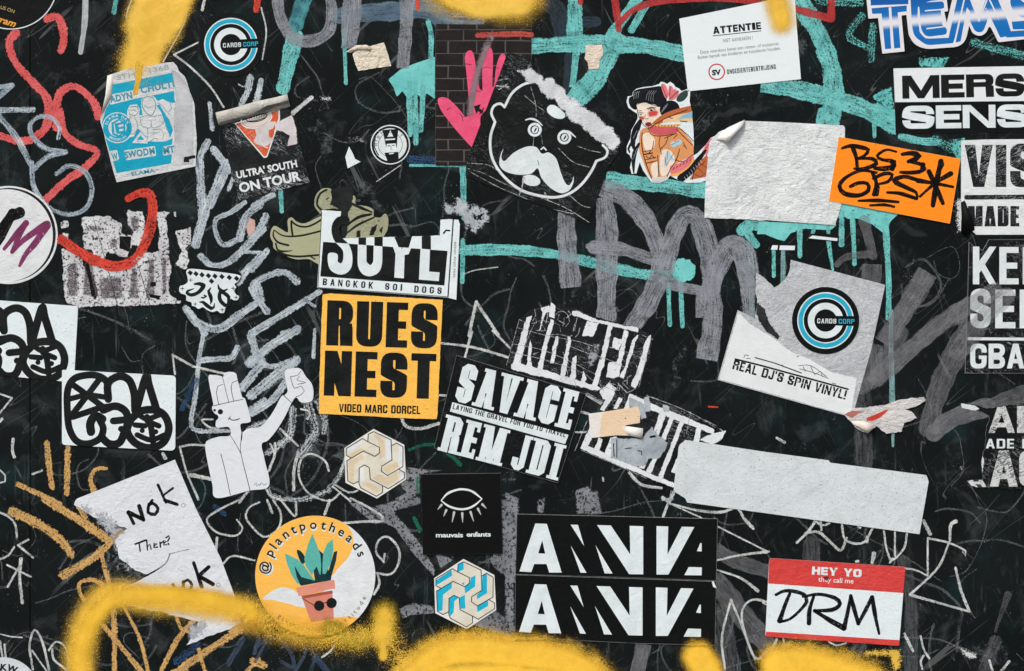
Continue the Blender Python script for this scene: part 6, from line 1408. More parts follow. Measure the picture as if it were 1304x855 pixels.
# --- NOK NOK sheet
ol = ragged(D1([(390, -20), (880, -215), (985, 30), (1110, 280), (1232, 608), (1060, 672), (940, 720), (1000, 600), (840, 560), (640, 520), (610, 430), (750, 370), (680, 340), (600, 280), (575, 190), (640, 130), (540, 100), (480, 80), (370, 10)]), 0.9, 3, 44, [0, 0, 0, 0, 1, 1, 1, 1, 1, 1, 0, 1, 1, 1, 1, 1, 1, 1, 1])
t = Thing('joke_sheet', 'tilted white paper sheet with hand lettered black words, half sprayed yellow', ol, 'poster', level=1)
t.sheet(m_sheet('wheat_pasted_paper', (216, 221, 225), grime=0.3, wrinkle=0.85, paper=0.5, speck=0.2, grimecol=(176, 180, 186)))
t.patch(m_spray('peeled_grey_fibre', (192, 196, 203), 1.2, 0.1, 0.9, 0.35, (140, 144, 152), 1.2, 0.08, bumpy=1.4), [D1([(360, -10), (480, 20), (600, 100), (640, 130), (590, 200), (600, 250), (690, 330), (660, 370), (600, 330), (560, 200), (500, 120), (420, 50)]), D1([(930, 610), (1030, 590), (1060, 640), (950, 715)])], soft=11, step=2)
mk = lambda w, *p: (D1(p), w * 1.35 / S4)
t.brush(kmark, mk(15, (645, 50), (672, 105)), mk(15, (645, 50), (720, 85)), mk(15, (700, 18), (722, 88)), mk(13, (750, 10), (745, 50), (780, 60), (795, 30), (770, 5), (750, 10)), ([C1(795, 762), C1(835, 850)], 15 / S4), ([C1(870, 778), C1(820, 815)], 13 / S4), mk(15, (830, -10), (890, 10)), mk(13, (755, 5), (765, -10)), name='top_lettering')
t.brush(kline, mk(7, (680, 210), (735, 190)), mk(7, (700, 205), (705, 245)), mk(6, (738, 190), (742, 240)), mk(6, (740, 225), (755, 210), (760, 235)), mk(6, (775, 220), (790, 208), (775, 205), (775, 228), (792, 225)), mk(6, (805, 200), (808, 225)), mk(6, (806, 208), (820, 198)), mk(6, (825, 205), (838, 196), (824, 192), (824, 215), (838, 212)), mk(6, (835, 178), (850, 168), (852, 180), (844, 195)), mk(7, (847, 208), (849, 210)), name='small_handwriting')
t.brush(kmark, mk(13, (820, 435), (850, 460), (890, 462)), mk(13, (870, 415), (892, 462)), mk(13, (922, 400), (925, 440), (950, 445), (965, 415), (945, 390), (925, 400)), mk(15, (975, 305), (1015, 425)), mk(14, (1050, 325), (1000, 370)), mk(15, (1000, 370), (1072, 412)), name='bottom_lettering')
t.brush(m_brush('crease_line', (120, 124, 130), opacity=0.7, streak=0.3, dry=0.3, rough_edge=0.3, soft=0.4), mk(7, (660, 400), (750, 360), (830, 310), (855, 260)), mk(5, (850, 260), (950, 235)), mk(5, (800, 550), (810, 520), (870, 510), (890, 485), (970, 485)), mk(5, (920, 560), (930, 500)), mk(5, (640, 495), (720, 520)), name='crease')
for cx_, cy_ in (D1(922, 15), D1(1098, 415)): t.ink(m_ink('tiny_grey_mark', (140, 144, 146)), [circ(cx_, cy_, 2.8, 20)], [circ(cx_, cy_, 2.1, 20)], name='tiny_ring')
t.ink(blackp, [ragged(D1([(650, 408), (740, 362), (815, 325), (780, 350), (690, 398), (655, 412)]), 0.2, 2)], name='tear')

# --- round plant sticker
Pl = tile(320, 650, 5.18)
CP = (401.5, 733.5); RP = 76.5
ol = circ(*CP, RP, 120)
t = Thing('plant_sticker', 'round yellow and white sticker of a potted plant wearing sunglasses, lettering round its rim', ol, level=2)
t.sheet(m_sheet('yellow_round', (244, 186, 86), grime=0.1, wrinkle=0.5, paper=0.3, grimecol=(236, 190, 100)))
wsh = m_ink('white_shape_print', (222, 228, 230), fleck=0.0)
t.ink(wsh, [smooth(Pl([(640, 100), (665, 150), (672, 230), (640, 310), (560, 400), (500, 480), (470, 560), (420, 640), (330, 640), (220, 610), (130, 590), (75, 588), (120, 545), (190, 510), (260, 518), (320, 560), (480, 700), (640, 700), (900, 690), (900, 100), (700, 60)]), 2.5, True)], clip=[ol], name='white_shape')
lf, ld = m_ink('leaf_green_print', (92, 180, 168)), m_ink('dark_leaf_print', (16, 46, 50))
t.ink(ld, [smooth(Pl([(300, 270), (320, 265), (350, 300), (355, 340), (330, 350)]), 1, True), Pl([(230, 285), (310, 480), (330, 498), (525, 462), (530, 430), (560, 330), (568, 268), (545, 275), (510, 400), (490, 300), (430, 250), (460, 400), (430, 370), (410, 400), (420, 460), (370, 450), (290, 360), (260, 380)])], name='leaf_shadow')
for q in ([(222, 285), (300, 320), (345, 360), (380, 410), (420, 465), (330, 440), (285, 365), (300, 440), (322, 490), (300, 480), (262, 420), (235, 350)], [(403, 155), (430, 220), (455, 290), (462, 370), (455, 430), (430, 370), (412, 400), (400, 430), (360, 370), (350, 320), (372, 230)], [(538, 190), (542, 260), (525, 350), (490, 420), (470, 420), (470, 350), (475, 280), (500, 220)]):
    t.ink(lf, [Pl(q)], name='leaf')
pot, potd = m_ink('pot_print', (212, 132, 112)), m_ink('pot_rim_print', (222, 146, 128))
t.ink(pot, [Pl([(330, 565), (535, 530), (545, 715), (395, 738)])], name='pot'); t.ink(m_ink('pot_shadow_print', (164, 84, 74)), [Pl([(330, 565), (535, 528), (537, 548), (350, 582)])], name='pot_shadow'); t.ink(potd, [Pl([(296, 510), (548, 458), (553, 515), (312, 566)])], name='pot_rim')
t.ink(ink_k, [Pl(circ(448, 630, 34)), Pl(circ(530, 612, 34))] + line(Pl([(335, 580), (420, 630)]), 1.0) + line(Pl([(475, 612), (505, 605)]), 1.0), name='sunglasses')
t.arc(wsh, '@plantpotheads', CP[0] + 0.9, CP[1] + 1.2, 59, 12.4, -180 - 1, -180 + 158, bold=0.035, name='lettering_highlight')
t.arc(ink_k, '@plantpotheads', *CP, 60, 12.0, -180 - 1, -180 + 158, bold=0.02)
t.arc(m_ink('olive_small_print', (120, 104, 70)), 'giving plants attitude', *CP, 70.5, 5.6, 134, 22, bold=0.01, inner=True)

# --- two hexagon knot stickers
def hexa(cx, cy, r, label, cyan, level=2):
    f = lambda pts: [(cx + (x - 372) * r / 375, cy + (y - 440) * r / 375) for x, y in pts]   # drawn in the zoomed picture of the blue one
    o = f([(348, 60), (685, 235), (705, 615), (385, 825), (40, 650), (28, 270)])
    t = Thing('hexagon_sticker', label, o, group='hexagonal knot pattern stickers', level=level)
    t.sheet(m_sheet('cream_hexagon', (222, 222, 216), grime=0.1, wrinkle=0.5, grimecol=(200, 200, 190)))
    band = m_ink('cream_band_print', (220, 216, 200), fleck=0.05)
    shp = [[(290, 120), (350, 90), (540, 180), (550, 400), (440, 470), (435, 520), (500, 570), (620, 500), (685, 540), (685, 600), (510, 715), (310, 610), (300, 480), (245, 455), (190, 490), (185, 640), (120, 665), (65, 630), (55, 410), (230, 305), (360, 360), (420, 320), (410, 260), (285, 200)],
           [(230, 165), (410, 260), (415, 320), (360, 362), (235, 305), (100, 380), (48, 350), (48, 275)],
           [(550, 235), (600, 215), (670, 255), (675, 470), (500, 570), (438, 530), (438, 470), (552, 400)],
           [(190, 490), (245, 455), (300, 485), (310, 610), (445, 690), (445, 755), (380, 798), (200, 700), (188, 660)]]
    t.ink(band, [f(q) for q in shp], name='knot_band')
    if cyan:
        cb = m_ink('bright_cyan_print', (30, 176, 208), fleck=0.05)
        t.ink(cb, [f(q) for q in ([(50, 290), (215, 180), (225, 240), (55, 345)], [(290, 120), (350, 92), (350, 175), (290, 200)], [(60, 410), (220, 315), (222, 375), (125, 450), (120, 620), (68, 630)], [(360, 365), (420, 320), (425, 265), (480, 235), (475, 360), (365, 435)], [(552, 240), (605, 218), (605, 430), (495, 500), (495, 450), (550, 400)], [(192, 490), (245, 458), (300, 480), (248, 520), (242, 640), (205, 685), (190, 640)], [(305, 480), (362, 450), (370, 600), (318, 600)], [(495, 580), (615, 505), (618, 570), (500, 640)], [(325, 330), (355, 310), (358, 345)])], name='cyan_shading')
    else:
        sb = m_ink('pale_cream_shading', (216, 200, 168), fleck=0.0); sw = m_ink('pale_blue_white_shading', (222, 228, 232), fleck=0.0)
        t.ink(sb, [f(q) for q in ([(55, 350), (215, 270), (330, 330), (360, 355), (235, 300), (100, 378)], [(75, 420), (225, 335), (240, 380), (135, 450), (130, 640), (75, 625)], [(350, 110), (400, 130), (470, 200), (470, 360), (400, 400), (420, 300), (400, 200)], [(450, 480), (600, 420), (620, 470), (500, 560)], [(330, 600), (500, 690), (620, 600), (600, 520), (500, 600), (400, 560)], [(210, 650), (380, 760), (430, 740), (300, 640)])], name='cream_shading')
        t.ink(sw, [f(q) for q in ([(60, 280), (215, 190), (235, 215), (80, 320)], [(480, 160), (535, 185), (540, 390), (490, 420)], [(625, 240), (665, 260), (665, 460), (620, 480)], [(200, 500), (240, 470), (250, 640), (205, 640)], [(640, 530), (680, 550), (680, 595), (640, 620)])], name='white_shading')
    L = m_brush('thin_black_outline', (22, 26, 28), streak=0.0, dry=0.0, rough_edge=0.0, soft=0.3)
    w = 1.25
    t.brush(L, *[(f(q), w, {'sharp': True}) for q in ([(285, 200), (290, 120), (350, 90), (540, 180), (550, 400), (438, 470), (435, 525), (500, 572), (670, 475), (672, 258), (600, 215), (552, 242)], [(285, 200), (412, 262), (415, 322), (362, 362), (235, 303), (55, 410), (65, 630), (125, 665), (188, 635)], [(285, 200), (228, 165), (48, 275), (48, 350), (98, 378)], [(620, 500), (688, 540), (688, 602), (510, 716), (312, 612), (302, 485), (245, 455), (190, 490), (188, 660), (205, 705), (380, 800), (447, 757), (447, 690)])], name='knot_outline')
    return t
hexa(478.5, 590.5, 43.5, 'cream and white hexagon sticker with a knot pattern, right of the raised hand', False)
hexa(593, 756.5, 43.8, 'cream and bright cyan hexagon sticker with a knot pattern, below the black square', True)


# --- SAVAGE REM JDI sticker
ol = [C2(1012, 108), C3(382, 305), C3(238, 752), C2(900, 575)]
t = Thing('varsity_sticker', 'tilted black sticker with white varsity lettering in two rows and a white strip between', ol, level=3)
t.sheet(m_sheet('varsity_vinyl', (15, 17, 18), grime=0.08, wrinkle=0.6, paper=0.3, rough=0.45, crack=0.08, grimecol=(44, 48, 50))); t.outline_ink(edge_w, 0.8)
SL = dict(t=0.2, b=0.15, r=0.12, seg=1, slab=0.085)
words(t, ink_w, block('SAVAGE', 590.5, 462, 50, 152, rot=14.2, gap=0.11, **SL), name='top_lettering')
words(t, ink_w, block('REM', 571.5, 528.5, 47, 78, rot=14.2, gap=0.13, **SL), name='bottom_lettering')
words(t, ink_w, block('JDI', 660.5, 552, 46, 60, rot=14.5, gap=0.15, **SL), name='bottom_lettering')
st = [C2(992, 345), C3(292, 510), C3(275, 556), C2(980, 392)]
t.ink(ink_w, [st], name='white_strip')
btext(t, ink_k, 'LAYING THE GRAVEL FOR YOU TO TRAVEL', *C2(999, 354), 6.4, 148, rot=14.2, t=0.2, b=0.17, gap=0.14, space=0.3)

# --- scraped condensed lettering stickers
Ho = tile(640, 380, 6.105)
ol = Ho([(130, 160), (240, 80), (390, 40), (560, 80), (730, 140), (1060, 235), (1170, 310), (1130, 500), (1050, 700), (980, 730), (730, 700), (640, 715), (20, 545)])
t = Thing('scraped_lettering_sticker', 'scraped black and white condensed lettering sticker above the varsity sticker', ragged(ol, 1.2, 3, 71), level=1)
t.sheet(m_sheet('scraped_black_vinyl', (18, 20, 21), grime=0.25, wrinkle=1.2, paper=1, crack=0.8, grimecol=(70, 76, 80)))
hs = []
whites = [[(75, 545), (70, 520), (130, 510), (740, 690), (760, 710), (700, 708)], [(75, 540), (190, 150), (225, 140), (125, 530)], [(190, 540), (215, 330), (225, 540)], [(270, 560), (340, 290), (375, 170), (395, 175), (355, 320), (300, 560)], [(370, 500), (415, 300), (430, 300), (395, 500)], [(455, 600), (500, 380), (510, 300), (530, 330), (480, 600)], [(525, 640), (550, 470), (570, 450), (560, 640)], [(610, 660), (630, 570), (650, 620), (640, 665)], [(700, 680), (760, 470), (825, 210), (850, 215), (790, 480), (730, 690)], [(865, 620), (950, 250), (975, 260), (900, 610)], [(810, 610), (830, 500), (885, 500), (870, 620)], [(855, 380), (870, 310), (930, 325), (905, 400)], [(915, 610), (960, 520), (1010, 330), (1050, 290), (1035, 330), (990, 470), (940, 620)], [(1000, 680), (1050, 560), (1110, 350), (1150, 290), (1130, 400), (1070, 620), (1030, 700)], [(545, 100), (580, 105), (730, 170), (1050, 235), (1050, 260), (700, 180), (540, 125)], [(290, 250), (320, 110), (300, 80), (360, 60), (380, 95), (330, 110)], [(620, 290), (660, 180), (740, 195), (700, 290)], [(400, 150), (410, 60), (385, 40), (365, 140)], [(760, 720), (830, 660), (880, 700), (820, 790), (780, 780)]]
t.patch(m_spray('scraped_white_print', (222, 229, 230), 1.3, -0.85, -0.65, 0.5, (204, 210, 212), 0.6, 0.15, holes=0.15), [ragged(Ho(q), 0.8, 2.5, i) for i, q in enumerate(whites)], soft=1.0, step=1.1, name='white_print_remains')
t.patch(smudge, [Ho([(590, 420), (650, 350), (760, 350), (740, 470), (680, 560), (640, 540), (600, 480)]), Ho([(820, 300), (860, 310), (850, 360), (820, 380)])], soft=3, step=2, name='white_smear')
thin = m_brush('thin_white_scratch', (196, 202, 204), streak=0.3, dry=0.65, rough_edge=0.8, soft=0.3)
hl = lambda w, *p: (Ho(p), w)
t.brush(thin, hl(0.9, (120, 230), (340, 290), (560, 330), (700, 370)), hl(0.9, (80, 355), (300, 400), (500, 480), (720, 590)), hl(0.9, (60, 420), (230, 455), (400, 500), (620, 580), (700, 640)), hl(0.9, (30, 520), (130, 165)), hl(0.9, (130, 165), (200, 200)), hl(0.9, (130, 500), (250, 200), (380, 190), (440, 210), (450, 260)), hl(0.9, (520, 370), (640, 420), (800, 470), (880, 500)), hl(0.9, (830, 380), (1000, 430), (1120, 490)), hl(0.9, (860, 500), (960, 540)), hl(1.2, (410, 130), (450, 100), (500, 120), (520, 180), (490, 220)), hl(1.1, (350, 290), (430, 280), (520, 300)), hl(1.2, (580, 150), (560, 240)), hl(1.2, (720, 720), (800, 700)), hl(0.9, (1150, 330), (1060, 690)), hl(0.9, (1090, 290), (1170, 320)), hl(1.2, (560, 640), (570, 690)), hl(1.0, (240, 430), (280, 420), (240, 440)), hl(1.4, (820, 660), (900, 680), (880, 720), (800, 690)), name='scratch')
t.brush(thin, *[hl(1.6, (240 + random.uniform(0, 320), 70 + random.uniform(0, 230)), (240 + random.uniform(0, 320), 70 + random.uniform(0, 230))) for _ in range(0)], *[hl(1.3, (x, y), (x + random.uniform(-40, 40), y + random.uniform(10, 60)), (x + random.uniform(-50, 50), y + random.uniform(30, 90))) for x, y in [(250, 90), (260, 160), (300, 200), (350, 110), (440, 130), (480, 150), (510, 100), (560, 200), (600, 230), (540, 290), (430, 380), (470, 420), (500, 560), (760, 640), (840, 640), (900, 660), (960, 640), (1000, 600), (1040, 520), (1090, 420)]], name='shred')

H2 = tile(725, 490, 5.7)
ol = H2([(300, 50), (420, 70), (560, 95), (740, 160), (1060, 290), (1050, 350), (1000, 420), (860, 600), (750, 745), (560, 660), (380, 590), (85, 470), (140, 280)])
t = Thing('scraped_lettering_sticker', 'scraped black and white condensed lettering sticker under the beige split tape', ragged(ol, 0.8, 3, 72), level=1)
t.sheet(m_sheet('scraped_black_vinyl', (18, 20, 21), grime=0.25, wrinkle=1.2, paper=1, crack=0.8, grimecol=(70, 76, 80)))
whites = [[(85, 460), (110, 440), (400, 560), (560, 640), (760, 720), (755, 745), (560, 665), (380, 590)], [(85, 460), (160, 290), (200, 300), (130, 450)], [(230, 180), (300, 50), (330, 60), (250, 190)], [(325, 170), (360, 95), (385, 105), (345, 170)], [(400, 170), (440, 70), (540, 110), (560, 140), (460, 130), (430, 165)], [(560, 130), (660, 170), (800, 220), (1050, 330), (1045, 355), (700, 225), (540, 160)], [(510, 600), (600, 400), (660, 200), (700, 215), (620, 420), (540, 610)], [(560, 630), (640, 470), (735, 230), (760, 240), (660, 480), (590, 640)], [(640, 690), (740, 440), (810, 260), (830, 270), (760, 450), (670, 690)], [(745, 630), (790, 520), (830, 560), (800, 650)], [(905, 410), (930, 310), (955, 320), (935, 420)], [(430, 550), (480, 430), (510, 440), (460, 560)], [(180, 480), (215, 390), (235, 400), (210, 490)], [(260, 500), (300, 390), (340, 380), (300, 520)], [(950, 400), (1040, 360), (1135, 340), (1100, 400), (1040, 430)]]
t.patch(m_spray('scraped_white_print', (222, 229, 230), 1.3, -0.85, -0.65, 0.5, (204, 210, 212), 0.6, 0.15, holes=0.15), [ragged(H2(q), 0.5, 2.5, i) for i, q in enumerate(whites)], soft=1.0, step=1.1, name='white_print_remains')
t.patch(m_spray('grey_paper_film', (186, 196, 202), 0.6, 0.1, 0.5, 0.4, (140, 150, 158), 0.8, 0.08, opacity=0.92, holes=0.1), [H2([(300, 390), (340, 380), (520, 390), (600, 300), (640, 360), (720, 420), (700, 480), (650, 540), (580, 540), (560, 590), (480, 600), (400, 570), (300, 530)]), H2([(540, 90), (580, 80), (600, 200), (540, 200)]), H2([(430, 80), (540, 140), (560, 240), (520, 260), (500, 180), (430, 160)]), H2([(670, 140), (730, 150), (730, 200), (680, 200)])], soft=3, step=1.5, name='paper_film')
hl = lambda w, *p: (H2(p), w)
t.brush(thin, hl(1.2, (120, 70), (250, 135)), hl(1.5, (130, 62), (240, 120)), hl(1.5, (80, 190), (140, 205)), hl(3.6, (50, 345), (95, 347)), hl(1.0, (560, 80), (800, 170), (1070, 300)), hl(1.0, (600, 90), (870, 200), (1060, 310)), hl(0.9, (40, 480), (130, 260)), hl(0.9, (85, 475), (380, 600), (560, 680)), hl(1.2, (880, 200), (850, 350)), hl(3, (430, 640), (480, 700), (580, 740), (665, 752)), hl(1.3, (740, 770), (720, 850)), hl(4, (680, 835), (750, 830)), hl(1.4, (750, 800), (770, 780)), hl(1.2, (420, 60), (480, 30), (450, 10)), hl(2, (360, 0), (420, 60)), hl(1.5, (1090, 320), (1130, 350)), name='scratch')
t.brush(kline, hl(1.6, (320, 430), (325, 520)), hl(1.4, (345, 400), (345, 530)), hl(1.6, (500, 480), (525, 485), (525, 510)), hl(1.2, (405, 465), (450, 460)), hl(3, (590, 380), (620, 375)), name='dark_print_bits')

# --- blank white strip
ol = ragged([C3(850, 560), C3(880, 535), C4(0, 595), C4(320, 638), C4(330, 650), C4(812, 712), C4(824, 745), D4(778, 160), C3(890, 850), C3(880, 830), C3(820, 790), C3(830, 700)], 0.4, 3, 51, [1, 0, 0, 1, 0, 1, 0, 0, 1, 1, 1, 1])
t = Thing('blank_white_strip', 'long blank dirty white strip of paper, tilted, below the middle right', ol, 'paper strip', level=2)
t.sheet(m_sheet('dirty_white_strip', (208, 217, 219), grime=0.4, speck=1.5, wrinkle=0.6, paper=0.9, grimecol=(170, 176, 180)))
# --- tape pieces
tape = m_sheet('beige_masking_tape', (226, 200, 168), grime=0.1, wrinkle=0.8, paper=0.5, grimecol=(236, 222, 200))
ol = H2([(140, 212), (300, 190), (500, 158), (515, 210), (512, 278), (400, 296), (420, 302), (535, 318), (528, 390), (430, 370), (340, 368), (155, 388)])
t = Thing('tape_scrap', 'beige and white split piece of tape lying across the scraped lettering', ol, 'tape', level=2)
t.sheet(m_sheet('white_tape_paper', (228, 224, 216), grime=0.1, wrinkle=0.8))
t.ink(tape, [H2([(245, 198), (500, 158), (515, 210), (512, 278), (400, 296), (380, 310), (430, 368), (340, 368), (225, 380), (228, 260)])], name='beige_surface')
t.ink(m_ink('dark_dot', (60, 56, 50)), [H2(circ(408, 245, 5, 12)), H2(circ(500, 232, 3, 10))], name='dark_dot', each=True)
t.flap(m_sheet('white_tape_paper', (228, 224, 216), grime=0.1, wrinkle=0.8), [[H2(420, 303) + (0.3,), H2(480, 310) + (1.5,), H2(535, 318) + (2.5,)], [H2(400, 335) + (0.3,), H2(470, 348) + (1.8,), H2(532, 355) + (3.2,)], [H2(430, 370) + (0.3,), H2(480, 380) + (1.5,), H2(528, 390) + (2.8,)]], name='lifted_end')
ol = ragged(A2([(490, 275), (515, 240), (570, 235), (648, 215), (665, 265), (684, 332), (600, 345), (518, 357), (500, 310)]), 0.4, 3, 6)
t = Thing('tape_scrap', 'crumpled cream scrap of paper tape beside the grey marker bar, top middle left', ol, 'tape', level=1)
t.sheet(m_sheet('cream_tape', (222, 212, 192), grime=0.2, speck=0.3, wrinkle=2.6, paper=0.8, grimecol=(200, 188, 164)))
t.flap(m_sheet('cream_tape', (222, 212, 192), grime=0.2, speck=0.3, wrinkle=2.6, paper=0.8, grimecol=(200, 188, 164)), [[A2(455, 262) + (1,), A2(510, 230) + (3,), A2(560, 228) + (3.4,), A2(585, 240) + (1,)], [A2(480, 268) + (0.5,), A2(515, 252) + (1.2,), A2(555, 252) + (1.2,), A2(580, 262) + (0.3,)]], name='curled_edge')
ol = ragged(A3([(378, 228), (462, 225), (465, 280), (450, 300), (445, 345), (392, 352), (385, 310), (375, 295)]), 0.7, 2, 61)
t = Thing('paper_scrap', 'small torn cream paper scrap on the turquoise star', ol, 'paper scrap', level=1)
t.sheet(m_sheet('cream_scrap', (224, 212, 194), grime=0.4, speck=0.8, wrinkle=2.0, paper=1.2, grimecol=(206, 170, 146)))
t = Thing('paper_scrap', 'small pointed white paper scrap left of the round bearded man sticker', A2([(472, 738), (492, 775), (502, 800), (530, 815), (465, 848), (453, 790)]), 'paper scrap', level=1); t.sheet(paper)
t = Thing('paper_scrap', 'tiny white triangular scrap by the upper striped sticker', D3([(1013, 400), (1022, 396), (1037, 432), (1020, 425)]), 'paper scrap', level=4); t.sheet(paper)
t = Thing('paper_scrap', 'thin black and white torn strips above the grey paper sticker', B4([(230, 348), (300, 343), (366, 360), (372, 388), (300, 382), (212, 380)]), 'paper scrap', level=1)
t.sheet(blackp); t.ink(ink_w, [B4([(238, 356), (366, 370), (364, 384), (220, 370)])], name='white_strip')
t = Thing('paper_scrap', 'pair of small white stickers stubs above the grey paper sticker', B4([(38, 405), (152, 408), (150, 430), (30, 428)]), 'paper scrap', level=1)
t.sheet(paper); t.ink(ink_k, [B4([(66, 405), (76, 405), (72, 430), (62, 430)])], name='black_gap')

# --- black square eye sticker
ol = [C2(833, 708), C2(1236, 702), D2(1246, 258), D2(843, 264)]
t = Thing('eye_sticker', 'matte black square sticker with a white closed eye and small blackletter words', ol, level=3)
t.sheet(m_sheet('matte_black_square', (11, 13, 12), grime=0.04, wrinkle=0.3, paper=0.2, grimecol=(30, 32, 32)))
t.outline_ink(edge_d, 0.8)
He = tile(435, 540, 5.344)
t.ink(ink_w, sl(He([(678, 522), (720, 475), (780, 450), (830, 445), (890, 460), (955, 510)]), [1.2, 3.0, 2.6, 2.6, 2.8, 1.2]) + sl(He([(678, 522), (730, 560), (800, 580), (860, 575), (910, 550), (955, 510)]), [1.2, 2.6, 2.6, 2.6, 2.6, 1.2]), name='eye')
t.ink(m_ink('grey_white_print', (190, 194, 194)), [q for p in ([(680, 552), (655, 582)], [(712, 588), (695, 628)], [(766, 602), (752, 668)], [(821, 608), (824, 670)], [(878, 600), (898, 662)], [(928, 578), (948, 618)], [(958, 548), (985, 575)]) for q in line(He(p), [3.2, 0.7])], name='lashes')
t.text(ink_w, 'mauvais', *He(642, 772), 6.0, 185 / 5.344, bold=0.03, spacing=0.96, name='blackletter'); t.text(ink_w, 'enfants', *He(850, 768), 6.0, 166 / 5.344, rot=-0.5, bold=0.03, spacing=0.96, name='blackletter')

# --- two striped A N N V A stickers
def amn(f, ol, label, dy):
    t = Thing('striped_letter_sticker', label, ol, group='long black stickers with sliced white capitals', level=2)
    t.sheet(m_sheet('gloss_black_vinyl', (13, 15, 15), grime=0.05, wrinkle=0.4, paper=0.2, rough=0.42, grimecol=(36, 40, 42)))
    t.outline_ink(edge_w, 0.9)
    P = [[(125, 106), (183, 108), (258, 353), (195, 353), (182, 310), (120, 310), (105, 351), (45, 347)]]
    t.ink(ink_w, [f(*q) and [f(*w) for w in P[0]] for q in [(0, 0)]], [[f(*w) for w in [(160, 190), (175, 258), (140, 256)]]], name='letter_a')
    for nm, polys in (('letter_slice', [[(303, 112), (340, 113), (371, 220)]]), ('letter_slice', [[(303, 216), (383, 355), (352, 353)]]), ('letter_slice', [[(428, 215), (514, 358), (474, 357)]]), ('letter_n', [[(436, 114), (505, 116), (603, 262), (600, 118), (668, 120), (668, 362), (597, 361)]]), ('letter_v', [[(735, 119), (794, 121), (790, 262), (862, 122), (925, 124), (795, 363), (735, 363)]]), ('letter_a', [[(955, 205), (962, 205), (962, 247), (938, 245)], [(897, 325), (963, 327), (962, 367), (875, 366)]])):
        t.ink(ink_w, [[f(*w) for w in q] for q in polys], name=nm)
    return t
fa = lambda x, y: D3(x, y)
amn(fa, D3([(32, 58), (1043, 82), (1036, 395), (640, 380), (25, 362)]), 'long black sticker with sliced white capitals, upper of the stacked pair', 0)
fb = lambda x, y: D3(x * 0.998 - 2, y * 1.0 + 304 + x * 0.006)
tb = amn(fb, D3([(24, 364), (640, 384), (1036, 398), (1030, 720), (640, 710), (22, 680)]), 'long black sticker with sliced white capitals, lower of the stacked pair', 0)

# --- red and white name badge
ol = corners([D4(22, 280), D4(707, 325), D4(675, 722), D4(2, 675)], [4, 3, 2, 2])
t = Thing('name_badge_sticker', 'red and white name badge sticker signed in black marker, bottom right', ol, level=2)
t.sheet(paper)
redk = m_sheet('red_badge_print', (208, 68, 64), grime=0.2, crack=0.5, crackcol=(228, 150, 144), wrinkle=1.4, paper=0.5, grimecol=(180, 60, 56))
t.ink(redk, [[D4(22, 280), D4(707, 325), D4(697, 456), D4(17, 408)]], clip=[ol], name='red_header'); t.ink(redk, [[D4(6, 650), D4(690, 694), D4(680, 726), D4(2, 680)]], clip=[ol], name='red_footer')
btext(t, ink_w, 'HEY YO', *D4(238, 322), 10.2, 250 / S4, rot=3.4, t=0.34, b=0.24, r=0.3, gap=0.12); t.text(ink_w, 'they call me', *D4(268, 398), 6.2, 178 / S4, rot=3.4, bold=0.01)
d4 = lambda w, *p: (D4(p), tuple(1.35 * q / S4 for q in w))
t.brush(kmark, d4((10, 16, 14, 12), (55, 465), (100, 445), (160, 450), (205, 470), (210, 500), (170, 550), (120, 590), (75, 600)), d4((14, 22), (125, 460), (100, 520), (75, 595)), d4((12, 18), (245, 475), (225, 540), (222, 608)), d4((8, 16, 14), (190, 475), (270, 462), (350, 480), (378, 510), (340, 540), (250, 545)), d4((14, 22), (250, 545), (330, 595), (398, 632)), d4((20, 14), (398, 632), (415, 560), (432, 470)), d4((14, 18), (432, 470), (450, 540), (470, 608)), d4((18, 14), (470, 608), (505, 545), (540, 475)), d4((14, 18, 8), (540, 475), (555, 570), (575, 662)), name='marker_signature')
t.patch(m_spray('dark_smear', (40, 30, 32), 0.8, 0.2, 0.9, 0.4, None, 0.6, 0.1, opacity=0.7), [D4([(290, 370), (325, 365), (330, 400), (295, 400)]), D4([(330, 330), (360, 330), (355, 360)])], soft=3, step=1.5, name='dark_smear')

# --- grey paper with vinyl slogan
Dj = tile(905, 320, 4.07)
ol = ragged(Dj([(140, 305), (230, 350), (240, 240), (235, 110), (300, 160), (330, 190), (400, 130), (415, 45), (905, 175), (830, 520), (735, 855), (690, 850), (36, 668)]), 1.0, 3, 81, [1, 1, 1, 1, 1, 1, 1, 0, 0, 0, 0, 0, 0])
t = Thing('vinyl_sticker', 'large torn grey and white paper sticker with a black slogan along its lower edge', ol, level=1)
t.sheet(m_sheet('grey_peeled_paper', (196, 201, 204), grime=0.5, speck=0.3, wrinkle=1.4, paper=1.8, fibre=0.75, grimecol=(150, 154, 158)))
t.patch(m_spray('glossy_white_print', (224, 229, 230), 0.6, 0.1, 0.35, 0.35, (216, 221, 222), 0.5, 0.05, bumpy=0.5), [Dj([(142, 310), (200, 370), (330, 450), (420, 520), (520, 560), (620, 620), (760, 660), (730, 850), (690, 848), (40, 665)])], soft=3, step=2, name='white_print')
t.patch(m_spray('bare_gap', (26, 29, 30), 0.9, 0.1, 0.3, 0.4, (60, 64, 66), 0.5, 0.08), [Dj([(240, 260), (280, 300), (310, 380), (360, 440), (350, 460), (290, 420), (250, 370), (235, 320)]), Dj([(438, 542), (462, 542), (450, 552)])], soft=3, step=1.5, name='dark_gap')
j_ = lambda x, y: Dj(x, y)
btext(t, ink_k, "REAL DJ'S SPIN VINYL!", *Dj(124, 563), 12.2, 149, rot=15.3, t=0.2, b=0.19, r=0.2, gap=0.1)
t.ink(ink_k, line(Dj([(128, 560), (250, 590), (470, 650), (712, 716)]), 2.2) + line(Dj([(230, 552), (330, 580), (470, 632)]), 1.4), name='slogan_bar')
